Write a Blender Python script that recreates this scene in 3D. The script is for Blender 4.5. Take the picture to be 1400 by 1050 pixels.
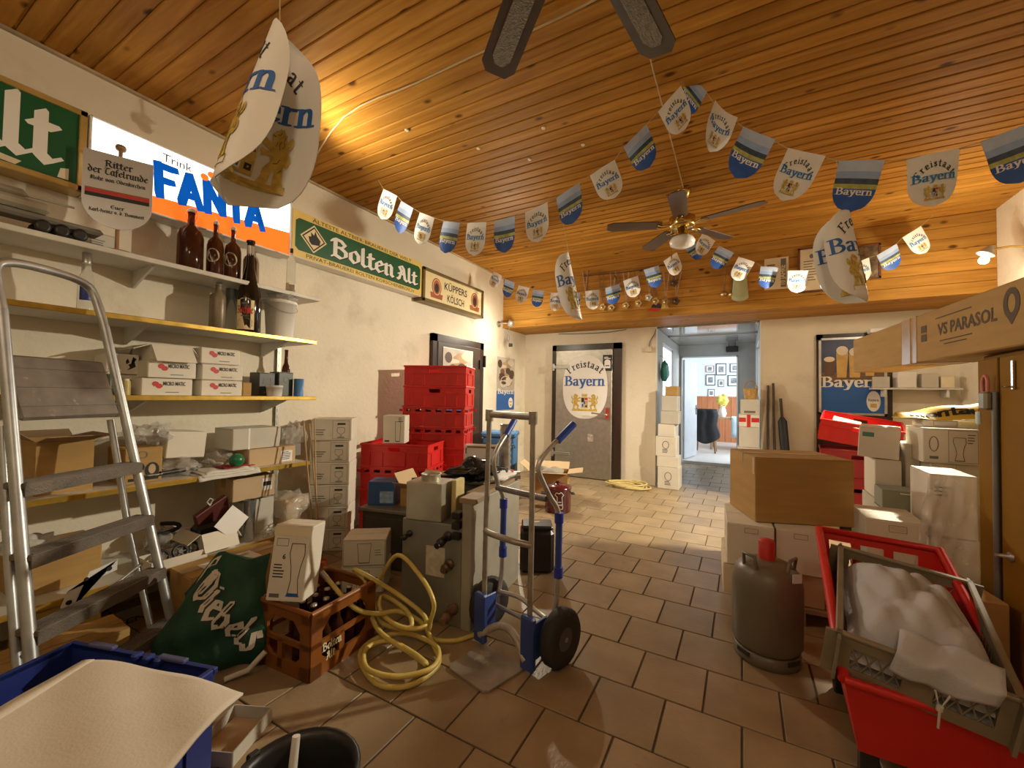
import bpy, bmesh, math, random
from mathutils import Vector, Matrix
for o in list(bpy.data.objects): bpy.data.objects.remove(o)
SC = bpy.context.scene; COL = SC.collection
R = random.Random(7); PI = math.pi
# ---------------------------------------------------------------- camera (calibrated from ceiling boards, shelves and floor joints)
FP, YAW, PITCH, ROLL, EYE = 565.75, .508354, .026752, .01664, 1.25
cy, sy, cp, sp = math.cos(YAW), math.sin(YAW), math.cos(PITCH), math.sin(PITCH)
CF = Vector((-sy*cp, cy*cp, sp)); r0 = Vector((cy, sy, 0)); u0 = r0.cross(CF)
CR = r0*math.cos(ROLL)+u0*math.sin(ROLL); CU = -r0*math.sin(ROLL)+u0*math.cos(ROLL); CE = Vector((0, 0, EYE))
cam = bpy.data.cameras.new('camera'); cam_o = bpy.data.objects.new('camera', cam); COL.objects.link(cam_o)
cam.sensor_fit = 'HORIZONTAL'; cam.sensor_width = 36; cam.lens = FP/1400*36; cam.clip_start = .02
m = Matrix((CR, CU, -CF)).transposed().to_4x4(); m.translation = CE; cam_o.matrix_world = m
SC.camera = cam_o
# ---------------------------------------------------------------- world, lights, exposure
vs = SC.view_settings; vs.view_transform = 'Standard'; vs.look = 'None'; vs.gamma = 1; vs.use_curve_mapping = False; vs.exposure = 0.0
W = bpy.data.worlds.new('world'); SC.world = W; W.use_nodes = True
W.node_tree.nodes['Background'].inputs[0].default_value = (.75, .85, 1, 1); W.node_tree.nodes['Background'].inputs[1].default_value = 1.0
def lamp(name, kind, loc, energy, col=(1, .78, .5), size=.1, aim=None, spot=None, blend=.5, size_y=None):
    l = bpy.data.lights.new(name, kind); l.energy = energy; l.color = col
    if kind == 'AREA':
        l.size = size
        if size_y: l.shape = 'RECTANGLE'; l.size_y = size_y
    else: l.shadow_soft_size = size
    if spot: l.spot_size = spot; l.spot_blend = blend
    o = bpy.data.objects.new(name, l); COL.objects.link(o); o.location = loc
    if aim: o.rotation_euler = (Vector(aim)-Vector(loc)).to_track_quat('-Z', 'Y').to_euler()
    return o
lamp('wall_lamp_light', 'SPOT', (1.60, 4.70, 2.40), 700, (1, .90, .70), .05, (-2.8, 3.4, -.9), 1.86, .8)
lamp('wall_lamp_spill', 'POINT', (1.56, 4.66, 2.36), 17, (1, .87, .64), .05)
lamp('corner_spot_light', 'SPOT', (-2.92, 5.02, 2.24), 130, (1, .9, .7), .04, (-.2, 3.2, 0), 2.6, .6)
lamp('corner_fill_light', 'POINT', (-2.72, 4.9, 2.15), 16, (1, .9, .7), .05)  # added point fill off the clip lamp, brightens corner and back wall
lamp('rear_fill_light', 'POINT', (.35, -.6, 2.7), 24, (1, .84, .6), .12)  # unseen fill added behind the camera, no fixture modelled
lamp('rear_left_fill_light', 'POINT', (-1.5, -.7, 2.6), 10, (1, .86, .64), .12)  # second unseen fill behind the camera, added to lift the left side
lamp('left_lamp_light', 'SPOT', (-2.47, 1.59, 2.755), 60, (1, .88, .66), .06, (-1.5, 2.3, 2.95), 2.7, .8)
lamp('far_room_daylight', 'AREA', (1.85, 10.6, 1.7), 190, (.84, .92, 1), 2.4, (-2, 10.6, 1.0), size_y=1.6)
# ---------------------------------------------------------------- placing helpers
def at(px, py, x=None, y=None, z=None, d=None):
    r = CF*FP+CR*(px-700)+CU*(525-py)
    if d is not None: k = d/FP
    elif x is not None: k = x/r.x
    elif y is not None: k = y/r.y
    else: k = (z-EYE)/r.z
    return CE+r*k
def depth(p): return (Vector(p)-CE).dot(CF)
def proj(p):
    v = Vector(p)-CE; k = v.dot(CF); return 700+FP*v.dot(CR)/k, 525-FP*v.dot(CU)/k, k
# ---------------------------------------------------------------- materials
MC = {}
def M(name, col=(.5, .5, .5), rough=.6, metal=0, var=.12, scale=6, bump=0, bscale=60, trans=0, emis=0, alpha=1, coat=0, spec=.5, stretch=None, dark=None, darkscale=3, rnd=0, darkpos=.55, sheen=0):
    if name in MC: return MC[name]
    m = bpy.data.materials.new(name); MC[name] = m; m.use_nodes = True
    nt = m.node_tree; b = nt.nodes['Principled BSDF']; L = nt.links.new
    b.inputs['Roughness'].default_value = rough; b.inputs['Metallic'].default_value = metal
    b.inputs['Specular IOR Level'].default_value = spec; b.inputs['Coat Weight'].default_value = coat
    b.inputs['Base Color'].default_value = (*col, 1)
    if trans: b.inputs['Transmission Weight'].default_value = trans; b.inputs['IOR'].default_value = 1.45
    if alpha < 1: b.inputs['Alpha'].default_value = alpha
    if emis: b.inputs['Emission Color'].default_value = (*col, 1); b.inputs['Emission Strength'].default_value = emis
    if sheen: b.inputs['Sheen Weight'].default_value = sheen
    if var or bump or dark or rnd:
        tc = nt.nodes.new('ShaderNodeTexCoord'); mp = nt.nodes.new('ShaderNodeMapping'); L(tc.outputs['Object'], mp.inputs['Vector'])
        if stretch: mp.inputs['Scale'].default_value = stretch
        oi = nt.nodes.new('ShaderNodeObjectInfo'); am = nt.nodes.new('ShaderNodeVectorMath'); am.operation = 'ADD'
        mu = nt.nodes.new('ShaderNodeMath'); mu.operation = 'MULTIPLY'; mu.inputs[1].default_value = 37
        L(oi.outputs['Random'], mu.inputs[0]); L(mp.outputs[0], am.inputs[0]); L(mu.outputs[0], am.inputs[1])
        V = am.outputs[0]
        n = nt.nodes.new('ShaderNodeTexNoise'); n.inputs['Scale'].default_value = scale; n.inputs['Detail'].default_value = 6; L(V, n.inputs['Vector'])
        rp = nt.nodes.new('ShaderNodeValToRGB'); e = rp.color_ramp.elements
        e[0].position = .3; e[1].position = .7
        e[0].color = (*[max(0, c*(1-var)) for c in col], 1); e[1].color = (*[min(1, c*(1+var)) for c in col], 1)
        L(n.outputs['Fac'], rp.inputs[0]); out = rp.outputs[0]
        if dark:
            n2 = nt.nodes.new('ShaderNodeTexNoise'); n2.inputs['Scale'].default_value = darkscale; n2.inputs['Detail'].default_value = 8; n2.inputs['Roughness'].default_value = .65; L(V, n2.inputs['Vector'])
            r2 = nt.nodes.new('ShaderNodeValToRGB'); r2.color_ramp.elements[0].position = darkpos; r2.color_ramp.elements[1].position = darkpos+.16
            r2.color_ramp.elements[0].color = (0, 0, 0, 1); r2.color_ramp.elements[1].color = (1, 1, 1, 1); L(n2.outputs['Fac'], r2.inputs[0])
            mx = nt.nodes.new('ShaderNodeMix'); mx.data_type = 'RGBA'; L(r2.outputs[0], mx.inputs[0]); L(out, mx.inputs[6]); mx.inputs[7].default_value = (*dark, 1); out = mx.outputs[2]
        if rnd:
            hv = nt.nodes.new('ShaderNodeHueSaturation'); mr = nt.nodes.new('ShaderNodeMapRange'); mr.inputs[3].default_value = 1-rnd; mr.inputs[4].default_value = 1+rnd
            L(oi.outputs['Random'], mr.inputs[0]); L(mr.outputs[0], hv.inputs['Value']); L(out, hv.inputs['Color']); out = hv.outputs[0]
        L(out, b.inputs['Base Color'])
        if emis: L(out, b.inputs['Emission Color'])
        if bump:
            n3 = nt.nodes.new('ShaderNodeTexNoise'); n3.inputs['Scale'].default_value = bscale; n3.inputs['Detail'].default_value = 4; L(V, n3.inputs['Vector'])
            bp = nt.nodes.new('ShaderNodeBump'); bp.inputs['Strength'].default_value = bump; bp.inputs['Distance'].default_value = .01; L(n3.outputs['Fac'], bp.inputs['Height']); L(bp.outputs[0], b.inputs['Normal'])
    return m
def wood(name, c0, c1, knot, rough=.35, axis=0, rnd=.14, kd=6.5, coat=.25):
    m = bpy.data.materials.new(name); m.use_nodes = True; nt = m.node_tree; L = nt.links.new; b = nt.nodes['Principled BSDF']
    b.inputs['Roughness'].default_value = rough; b.inputs['Coat Weight'].default_value = coat; b.inputs['Coat Roughness'].default_value = .25; b.inputs['Specular IOR Level'].default_value = .04
    tc = nt.nodes.new('ShaderNodeTexCoord'); oi = nt.nodes.new('ShaderNodeObjectInfo'); mu = nt.nodes.new('ShaderNodeMath'); mu.operation = 'MULTIPLY'; mu.inputs[1].default_value = 53
    L(oi.outputs['Random'], mu.inputs[0]); am = nt.nodes.new('ShaderNodeVectorMath'); am.operation = 'ADD'; L(tc.outputs['Object'], am.inputs[0]); L(mu.outputs[0], am.inputs[1])
    mp = nt.nodes.new('ShaderNodeMapping'); s = [9, 9, 9]; s[axis] = .7; mp.inputs['Scale'].default_value = s; L(am.outputs[0], mp.inputs[0])
    n = nt.nodes.new('ShaderNodeTexNoise'); n.inputs['Scale'].default_value = 3; n.inputs['Detail'].default_value = 8; n.inputs['Distortion'].default_value = .6; L(mp.outputs[0], n.inputs[0])
    rp = nt.nodes.new('ShaderNodeValToRGB'); rp.color_ramp.elements[0].position = .3; rp.color_ramp.elements[1].position = .72; rp.color_ramp.elements[0].color = (*c0, 1); rp.color_ramp.elements[1].color = (*c1, 1); L(n.outputs['Fac'], rp.inputs[0])
    mp2 = nt.nodes.new('ShaderNodeMapping'); s = [1, 1, 1]; s[axis] = .55; mp2.inputs['Scale'].default_value = s; L(am.outputs[0], mp2.inputs[0])
    v = nt.nodes.new('ShaderNodeTexVoronoi'); v.inputs['Scale'].default_value = kd; L(mp2.outputs[0], v.inputs['Vector'])
    kr = nt.nodes.new('ShaderNodeValToRGB'); kr.color_ramp.elements[0].position = .065; kr.color_ramp.elements[1].position = .15; kr.color_ramp.elements[0].color = (1, 1, 1, 1); kr.color_ramp.elements[1].color = (0, 0, 0, 1); L(v.outputs['Distance'], kr.inputs[0])
    mx = nt.nodes.new('ShaderNodeMix'); mx.data_type = 'RGBA'; L(kr.outputs[0], mx.inputs[0]); L(rp.outputs[0], mx.inputs[6]); mx.inputs[7].default_value = (*knot, 1)
    hv = nt.nodes.new('ShaderNodeHueSaturation'); mr = nt.nodes.new('ShaderNodeMapRange'); mr.inputs[3].default_value = 1-rnd; mr.inputs[4].default_value = 1+rnd
    L(oi.outputs['Random'], mr.inputs[0]); L(mr.outputs[0], hv.inputs['Value']); L(mx.outputs[2], hv.inputs['Color']); L(hv.outputs[0], b.inputs['Base Color'])
    bp = nt.nodes.new('ShaderNodeBump'); bp.inputs['Strength'].default_value = .15; bp.inputs['Distance'].default_value = .004; L(n.outputs['Fac'], bp.inputs['Height']); L(bp.outputs[0], b.inputs['Normal'])
    MC[name] = m; return m
def glassmat(name, col, rough=.05, trans=.9, ior=1.3):
    m = M(name, col, rough, 0, 0, trans=trans); m.node_tree.nodes['Principled BSDF'].inputs['IOR'].default_value = ior; return m
# palette
PLASTER = M('plaster', (.78, .71, .565), .85, var=.05, scale=2.2, bump=.25, bscale=35, dark=(.60, .53, .40), darkscale=1.3, darkpos=.56)
CEILW = wood('pine_ceiling', (.35, .15, .022), (.53, .265, .05), (.10, .04, .01), .5, coat=0)
BEAMW = wood('pine_beam', (.36, .165, .03), (.54, .28, .06), (.12, .05, .014), .48, coat=0)
TILE = M('clay_tile', (.32, .23, .13), .36, var=.16, scale=5, bump=.14, bscale=90, rnd=.12, dark=(.17, .12, .08), darkscale=4, darkpos=.62)
GROUT = M('grout', (.10, .075, .05), .9, var=.2)
CARD = M('brown_cardboard', (.45, .275, .09), .8, var=.08, scale=4, bump=.1, bscale=120, stretch=(1, 1, 6))
CARDD = M('brown_cardboard_inside', (.33, .21, .11), .85, var=.1)
CARDL = M('pale_cardboard', (.55, .40, .23), .8, var=.08, scale=4)
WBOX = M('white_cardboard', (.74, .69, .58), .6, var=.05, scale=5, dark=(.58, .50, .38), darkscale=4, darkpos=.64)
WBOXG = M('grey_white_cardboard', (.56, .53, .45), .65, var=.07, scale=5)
TAPE = M('packing_tape', (.46, .29, .12), .25, var=.06)
INK = M('black_ink', (.02, .02, .02), .6, var=0)
INKG = M('grey_ink', (.16, .15, .14), .6, var=0)
INKB = M('blue_ink', (.02, .12, .42), .5, var=0)
INKR = M('red_ink', (.55, .03, .02), .5, var=0)
GOLD = M('gold_ink', (.60, .42, .08), .45, var=.3, scale=60)
PAPER = M('white_paper', (.82, .80, .76), .5, var=.03)
PAPERY = M('aged_paper', (.74, .65, .45), .6, var=.08)
STEEL = M('galvanised_steel', (.42, .41, .37), .42, .75, var=.15, scale=5, bump=.06, bscale=40)
ALU = M('aluminium_tube', (.55, .54, .51), .36, .85, var=.14, scale=12)
CHROME = M('chrome', (.75, .73, .68), .15, 1, var=0)
BLACK = M('black_plastic', (.018, .017, .016), .4, var=.2)
DARKW = M('dark_stained_wood', (.035, .02, .014), .35, var=.3, scale=4, stretch=(4, 4, .4))
RED = M('red_plastic', (.64, .022, .018), .38, var=.08, scale=4)
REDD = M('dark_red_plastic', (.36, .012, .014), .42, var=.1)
BLUE = M('blue_plastic', (.018, .035, .22), .4, var=.12)
BLUEL = M('light_blue_plastic', (.06, .20, .44), .45, var=.1)
BRASS = M('brass', (.62, .44, .14), .22, 1, var=.1)
STRING = M('string', (.50, .38, .2), .8, var=.1)
RUBBER = M('rubber', (.025, .024, .023), .75, var=.2, bump=.2, bscale=50)
GLASSC = glassmat('clear_glass', (.88, .9, .88))
GLASSB = glassmat('brown_glass', (.10, .03, .012), .06, .55)
PLASTICBAG = M('clear_plastic_film', (.75, .72, .66), .18, var=.1, alpha=.34, spec=.8)
# ---------------------------------------------------------------- mesh helpers
class MB:
    def __init__(s): s.v = []; s.f = []; s.m = []; s.cm = 0; s.sm = []
    def mat(s, i): s.cm = i; return s
    def add(s, vs, fs, smooth=False, T=None):
        o = len(s.v); s.v += [tuple(T @ Vector(v)) if T else tuple(v) for v in vs]
        for f in fs: s.f.append([i+o for i in f]); s.m.append(s.cm); s.sm.append(smooth)
        return s
    def box(s, c, d, T=None, rz=0, bev=0):
        x, y, z = d[0]/2, d[1]/2, d[2]/2; b = min(bev, x*.9, y*.9, z*.9)
        Q = Matrix.Translation(c) @ Matrix.Rotation(rz, 4, 'Z'); Q = T @ Q if T else Q
        if b <= 0:
            vs = [(i*x, j*y, k*z) for k in (-1, 1) for j in (-1, 1) for i in (-1, 1)]
            return s.add(vs, [(0, 2, 3, 1), (4, 5, 7, 6), (0, 1, 5, 4), (2, 6, 7, 3), (0, 4, 6, 2), (1, 3, 7, 5)], False, Q)
        bm = bmesh.new(); bmesh.ops.create_cube(bm, size=1)
        for v in bm.verts: v.co = Vector((v.co.x*2*x, v.co.y*2*y, v.co.z*2*z))
        bmesh.ops.bevel(bm, geom=bm.edges[:], offset=b, segments=1, affect='EDGES')
        bm.verts.index_update(); vs = [v.co.copy() for v in bm.verts]; fs = [[v.index for v in f.verts] for f in bm.faces]; bm.free()
        return s.add(vs, fs, False, Q)
    def tube(s, pts, r, n=8, cap=True, closed=False, T=None):
        P = [Vector(p) for p in pts]; N = len(P); rs = r if isinstance(r, (list, tuple)) else [r]*N
        vs = []; prev = None
        for i in range(N):
            a = P[i-1] if (i > 0 or closed) else P[0]; b = P[(i+1) % N] if (i < N-1 or closed) else P[-1]
            t = (b-a); t = t.normalized() if t.length > 1e-9 else Vector((0, 0, 1))
            if prev is None: u = t.orthogonal().normalized()
            else:
                u = prev-t*prev.dot(t); u = u.normalized() if u.length > 1e-6 else t.orthogonal().normalized()
            prev = u; w = t.cross(u)
            for k in range(n):
                g = 2*PI*k/n; vs.append(P[i]+(u*math.cos(g)+w*math.sin(g))*rs[i])
        fs = []
        for i in range(N if closed else N-1):
            j = (i+1) % N
            for k in range(n): fs.append((i*n+k, i*n+(k+1) % n, j*n+(k+1) % n, j*n+k))
        s.add(vs, fs, True, T)
        if cap and not closed:
            s.add(vs[:n], [list(range(n))[::-1]], False, T); s.add(vs[-n:], [list(range(n))], False, T)
        return s
    def lathe(s, prof, n=20, T=None, c=(0, 0, 0), capb=True, capt=True):
        vs = []; fs = []; k = len(prof)
        for r, z in prof:
            for i in range(n): g = 2*PI*i/n; vs.append((c[0]+r*math.cos(g), c[1]+r*math.sin(g), c[2]+z))
        for j in range(k-1):
            for i in range(n): fs.append((j*n+i, j*n+(i+1) % n, (j+1)*n+(i+1) % n, (j+1)*n+i))
        s.add(vs, fs, True, T)
        if capb and prof[0][0] > 1e-5: s.add(vs[:n], [list(range(n))[::-1]], False, T)
        if capt and prof[-1][0] > 1e-5: s.add(vs[-n:], [list(range(n))], False, T)
        return s
    def prism(s, poly, h, T=None):
        n = len(poly); vs = [(x, y, 0) for x, y in poly]+[(x, y, h) for x, y in poly]
        return s.add(vs, [list(range(n))[::-1], [n+i for i in range(n)]]+[(i, (i+1) % n, n+(i+1) % n, n+i) for i in range(n)], False, T)
    def surf(s, fn, nu, nv, th=0, smooth=True, T=None):
        vs = [Vector(fn(i/nu, j/nv)) for j in range(nv+1) for i in range(nu+1)]
        fs = [(j*(nu+1)+i, j*(nu+1)+i+1, (j+1)*(nu+1)+i+1, (j+1)*(nu+1)+i) for j in range(nv) for i in range(nu)]
        if th:
            nn = [Vector((0, 0, 0)) for _ in vs]
            for f in fs:
                q = (vs[f[1]]-vs[f[0]]).cross(vs[f[3]]-vs[f[0]])
                for i in f: nn[i] += q
            o = len(vs); vs = vs+[v-(n.normalized()*th if n.length > 0 else n) for v, n in zip(vs, nn)]
            bd = [i for i in range(nu)]+[nu+j*(nu+1) for j in range(nv)]+[nv*(nu+1)+nu-i for i in range(nu)]+[(nv-j)*(nu+1) for j in range(nv)]
            fs = fs+[tuple(i+o for i in f[::-1]) for f in fs]+[(bd[k], bd[k]+o, bd[(k+1) % len(bd)]+o, bd[(k+1) % len(bd)]) for k in range(len(bd))]
        return s.add(vs, fs, smooth, T)
    def build(s, name, mats, parent=None, loc=None, rot=None):
        me = bpy.data.meshes.new(name); me.from_pydata(s.v, [], s.f)
        mats = mats if isinstance(mats, (list, tuple)) else [mats]
        for q in mats: me.materials.append(q)
        me.polygons.foreach_set('material_index', s.m); me.polygons.foreach_set('use_smooth', s.sm); me.update()
        bm = bmesh.new(); bm.from_mesh(me); bmesh.ops.recalc_face_normals(bm, faces=bm.faces[:]); bm.to_mesh(me); bm.free()
        return mobj(name, me, parent, loc, rot)
def mobj(name, me, parent=None, loc=None, rot=None):
    o = bpy.data.objects.new(name, me); COL.objects.link(o)
    if parent: o.parent = parent
    if loc is not None: o.location = loc
    if rot is not None: o.rotation_euler = rot if not isinstance(rot, (int, float)) else (0, 0, rot)
    return o
def tag(o, label=None, cat=None, group=None, kind=None):
    if label: o['label'] = label
    if cat: o['category'] = cat
    if group: o['group'] = group
    if kind: o['kind'] = kind
    return o
def thing(name, label, cat, loc=(0, 0, 0), rz=0, group=None, rot=None):
    o = bpy.data.objects.new(name, None); COL.objects.link(o); o.location = loc; o.rotation_euler = rot if rot else (0, 0, rz); o.empty_display_size = .05
    return tag(o, label, cat, group)
def TR(loc=(0, 0, 0), rx=0, ry=0, rz=0): return Matrix.Translation(loc) @ Matrix.Rotation(rz, 4, 'Z') @ Matrix.Rotation(ry, 4, 'Y') @ Matrix.Rotation(rx, 4, 'X')
def frame(o, ex, ey):   # matrix from a 2D face: origin, x axis, y axis
    ex = Vector(ex).normalized(); ey = Vector(ey); ey = (ey-ex*ey.dot(ex)).normalized(); ez = ex.cross(ey)
    m = Matrix((ex, ey, ez)).transposed().to_4x4(); m.translation = Vector(o); return m
def crom(P, n=6, closed=False):
    P = [Vector(p) for p in P]; N = len(P); out = []
    for i in range(N if closed else N-1):
        a = P[i-1] if (i > 0 or closed) else P[0]; b = P[i]; c = P[(i+1) % N]; d = P[(i+2) % N] if (i+2 < N or closed) else P[-1]
        for k in range(n):
            t = k/n; out.append(.5*((2*b)+(c-a)*t+(2*a-5*b+4*c-d)*t*t+(3*b-a-3*c+d)*t**3))
    if not closed: out.append(P[-1])
    return out
# ---------------------------------------------------------------- lettering (pen strokes swept by a nib) and printed emblems
def _p(s):
    out = []
    for st in s.split('|'):
        sm = st.startswith('~'); q = [tuple(float(c) for c in p.split(',')) for p in st.lstrip('~').split()]
        out.append((sm, q))
    return out
SERIF = {'a': (.84, '~.12,.8 .3,.98 .52,.92 .58,.7 .58,.12 .66,.02 .76,.06|~.58,.58 .3,.52 .12,.3 .18,.06 .36,.02 .58,.2'),
 'e': (.8, '.14,.52 .66,.52|~.66,.52 .64,.8 .42,.98 .18,.82 .12,.48 .22,.12 .46,.0 .7,.2'),
 'r': (.66, '.2,0 .2,.97|.04,.02 .4,.02|.04,.97 .2,.97|~.2,.7 .34,.93 .56,.93 .56,.86'),
 'n': (.95, '.2,0 .2,.97|.04,.02 .36,.02|.04,.97 .2,.97|~.2,.72 .4,.95 .6,.95 .7,.75 .7,.4|.7,.5 .7,0|.54,.02 .86,.02'),
 'y': (.9, '.14,.97 .46,.08|~.78,.97 .46,.0 .3,-.36 .1,-.38|0,.97 .32,.97|.62,.97 .92,.97'),
 'B': (1.1, '.22,0 .22,1.45|~.22,1.43 .6,1.42 .82,1.1 .58,.78 .22,.76|~.4,.76 .8,.66 .95,.38 .7,.04 .22,.02|.02,.02 .3,.02|.02,1.43 .3,1.43'),
 'F': (.95, '.22,0 .22,1.45|.22,1.42 .86,1.42 .86,1.2|.22,.76 .6,.76|.02,.02 .42,.02|.02,1.43 .22,1.43'),
 'i': (.44, '.22,0 .22,.97|.04,.02 .4,.02|.04,.97 .22,.97|.22,1.32 .22,1.38'),
 's': (.66, '~.56,.78 .36,.98 .14,.8 .3,.55 .52,.38 .5,.1 .28,.0 .08,.2'),
 't': (.58, '~.26,1.28 .26,.5 .28,.1 .4,.0 .54,.12|.04,.97 .52,.97')}
FRAK = {'o': (.78, '.12,.25 .12,.75 .4,1 .62,.72 .62,.25 .36,0 .12,.25'), 'l': (.45, '.12,1.5 .12,.15 .3,0 .42,.1'),
 't': (.5, '.16,1.3 .16,.15 .32,0 .48,.12|0,.95 .42,.95'), 'e': (.66, '.12,.25 .12,.72 .38,1 .58,.75 .14,.45|.12,.25 .34,0 .58,.2'),
 'n': (.78, '.05,.88 .16,1 .16,.08 .28,0|.16,.75 .45,1 .58,.82 .58,.12 .72,0'), 'i': (.38, '.05,.88 .16,1 .16,.12 .3,0|.16,1.28 .24,1.36'),
 'r': (.56, '.05,.88 .16,1 .16,.08 .3,0|.16,.75 .36,1 .52,.85'), 'a': (.75, '.55,.95 .3,1 .12,.72 .12,.22 .32,0 .55,.25|.55,1 .55,.1 .7,0'),
 'u': (.75, '.05,.9 .15,1 .15,.18 .34,0 .55,.22|.55,1 .55,.1 .7,0'), 'd': (.74, '.1,1.5 .55,.8 .58,.25 .34,0 .12,.25 .12,.72 .4,.98'),
 'b': (.74, '.12,1.5 .12,.2 .34,0 .58,.22 .58,.75 .4,1 .12,.75'), 'h': (.74, '.12,1.5 .12,0|.12,.75 .42,1 .58,.8 .58,.1 .4,-.25'),
 'k': (.68, '.12,1.5 .12,0|.12,.85 .42,1 .48,.75 .14,.6|.3,.6 .5,.1 .64,0'), 's': (.62, '.52,.85 .32,1 .14,.8 .5,.35 .5,.18 .28,0 .08,.15'),
 'f': (.48, '.5,1.4 .3,1.5 .18,1.3 .18,-.15|.02,.95 .42,.95'), 'c': (.6, '.52,.9 .36,1 .12,.72 .12,.22 .32,0 .54,.18'),
 'm': (1.1, '.05,.88 .16,1 .16,.08 .28,0|.16,.75 .4,1 .5,.82 .5,.05|.5,.75 .76,1 .88,.82 .88,.12 1,0'), 'v': (.72, '.05,.9 .16,1 .16,.3 .36,0 .58,.3 .58,.8 .36,1'),
 'z': (.62, '.08,.95 .55,.95 .1,.02 .55,.02'), 'w': (.98, '.05,.9 .16,1 .16,.2 .32,0 .46,.25 .46,1|.46,.2 .62,0 .84,.3 .84,.8 .64,1'),
 'g': (.74, '.55,.9 .34,1 .12,.75 .12,.25 .34,.05 .56,.25|.56,1 .56,-.2 .3,-.42 .1,-.28'), 'p': (.74, '.05,.9 .14,1 .14,-.4|.14,.75 .4,1 .58,.75 .58,.22 .34,0 .14,.2'),
 'B': (1.02, '.2,1.45 .2,.2 .05,.02|0,1.2 .15,1.45 .55,1.4 .78,1.15 .6,.85 .3,.8|.55,.82 .85,.6 .85,.25 .55,0 .2,.15'),
 'A': (1.0, '.05,.1 .2,0 .42,.9 .2,1.3 .45,1.45|.45,1.45 .62,1.2 .75,.15 .95,0|.15,.62 .7,.62'),
 'D': (1.0, '.15,1.3 .15,.15 .45,0 .85,.3 .85,1 .5,1.45 .1,1.2|.4,1.2 .4,.3'), 'R': (1.0, '.2,1.45 .2,.1 .05,0|0,1.25 .2,1.45 .6,1.4 .75,1.1 .55,.8 .25,.75|.5,.75 .7,.2 .95,0'),
 'T': (.86, '0,1.3 .2,1.45 .8,1.4|.5,1.4 .2,1 .2,.3 .5,0 .8,.2'), 'Z': (.85, '.1,1.3 .3,1.45 .75,1.35 .3,.8 .7,.6 .6,.15 .3,0 .08,.15'),
 'M': (1.2, '.05,0 .2,.1 .2,1.3 .35,1.45 .5,1.2 .5,.1|.5,1.2 .8,1.45 .95,1.2 .95,.1 1.1,0'), 'O': (1.0, '.15,.35 .15,1.1 .5,1.45 .85,1.1 .85,.35 .5,0 .15,.35'),
 'K': (.95, '.2,1.45 .2,0|.2,.7 .7,1.45|.35,.85 .85,0'), 'H': (.95, '.2,1.45 .2,0|.2,.75 .6,.95 .75,.7 .75,-.1'), 'E': (.9, '.75,1.3 .45,1.45 .15,1.1 .15,.35 .45,0 .8,.2|.2,.75 .65,.8'),
 '.': (.3, '.1,.02 .16,.08'), '-': (.45, '.05,.45 .4,.52'), ' ': (.45, None)}
FAT = {'F': (.95, '.15,0 .15,1.45|.15,1.4 .8,1.4|.15,.75 .65,.75'), 'A': (1.1, '.1,0 .5,1.45 .9,0|.28,.45 .72,.45'), 'N': (1.1, '.15,0 .15,1.45 .85,.1 .85,1.45'), 'T': (.95, '.45,0 .45,1.45|.05,1.4 .85,1.4'),
 'm': (1.3, '.1,0 .1,1|~.1,.7 .3,1 .5,.95 .55,.6 .55,0|~.55,.7 .75,1 .95,.95 1,.6 1,0'), 'o': (.95, '~.1,.5 .25,.92 .6,.92 .75,.5 .6,.06 .25,.06 .1,.5'), 'n': (.95, '.1,0 .1,1|~.1,.7 .35,1 .65,.92 .7,.5 .7,0'), 't': (.7, '.3,1.4 .3,.05 .6,.05|.02,.95 .6,.95'), 'a': (.95, '~.15,.9 .5,1 .7,.75 .7,0|~.7,.55 .3,.55 .1,.28 .3,.02 .7,.2'), 'u': (.95, '~.1,1 .1,.3 .35,0 .7,.25|.7,1 .7,0'), 'e': (.9, '~.12,.52 .68,.52 .6,.9 .3,.95 .1,.5 .3,.05 .65,.15'), 's': (.8, '~.62,.85 .35,1 .12,.78 .6,.28 .35,0 .08,.14')}
def hull(P):
    P = sorted(set((round(x, 6), round(y, 6)) for x, y in P))
    def half(Q):
        h = []
        for p in Q:
            while len(h) > 1 and (h[-1][0]-h[-2][0])*(p[1]-h[-2][1])-(h[-1][1]-h[-2][1])*(p[0]-h[-2][0]) <= 0: h.pop()
            h.append(p)
        return h
    a = half(P); b = half(P[::-1]); return a[:-1]+b[:-1]
def pen(text, style, h, angle=0, w=.22, t=.07, slant=0, gap=0):
    polys = []; x = 0; c, s = math.cos(angle), math.sin(angle)
    nib = [(c*i*w/2-s*j*t/2, s*i*w/2+c*j*t/2) for i in (-1, 1) for j in (-1, 1)]
    for ch in text:
        adv, st = style[ch] if ch in style else (.5, None)
        if st:
            for sm, q in _p(st):
                if sm: q = [(v.x, v.y) for v in crom([(a, b, 0) for a, b in q], 4)]
                for a, b in zip(q, q[1:]):
                    polys.append([(x+px+slant*py, py) for px, py in hull([(a[0]+i, a[1]+j) for i, j in nib]+[(b[0]+i, b[1]+j) for i, j in nib])])
        x += adv+gap
    k = h/1.45; return [[(a*k, b*k) for a, b in p] for p in polys], x*k
def serif(text, h): return pen(text, SERIF, h, .12, .25, .085, gap=.04)
def frak(text, h, w=.24): return pen(text, FRAK, h, .7, w, .09, gap=.02)
_FC = {}
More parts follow.
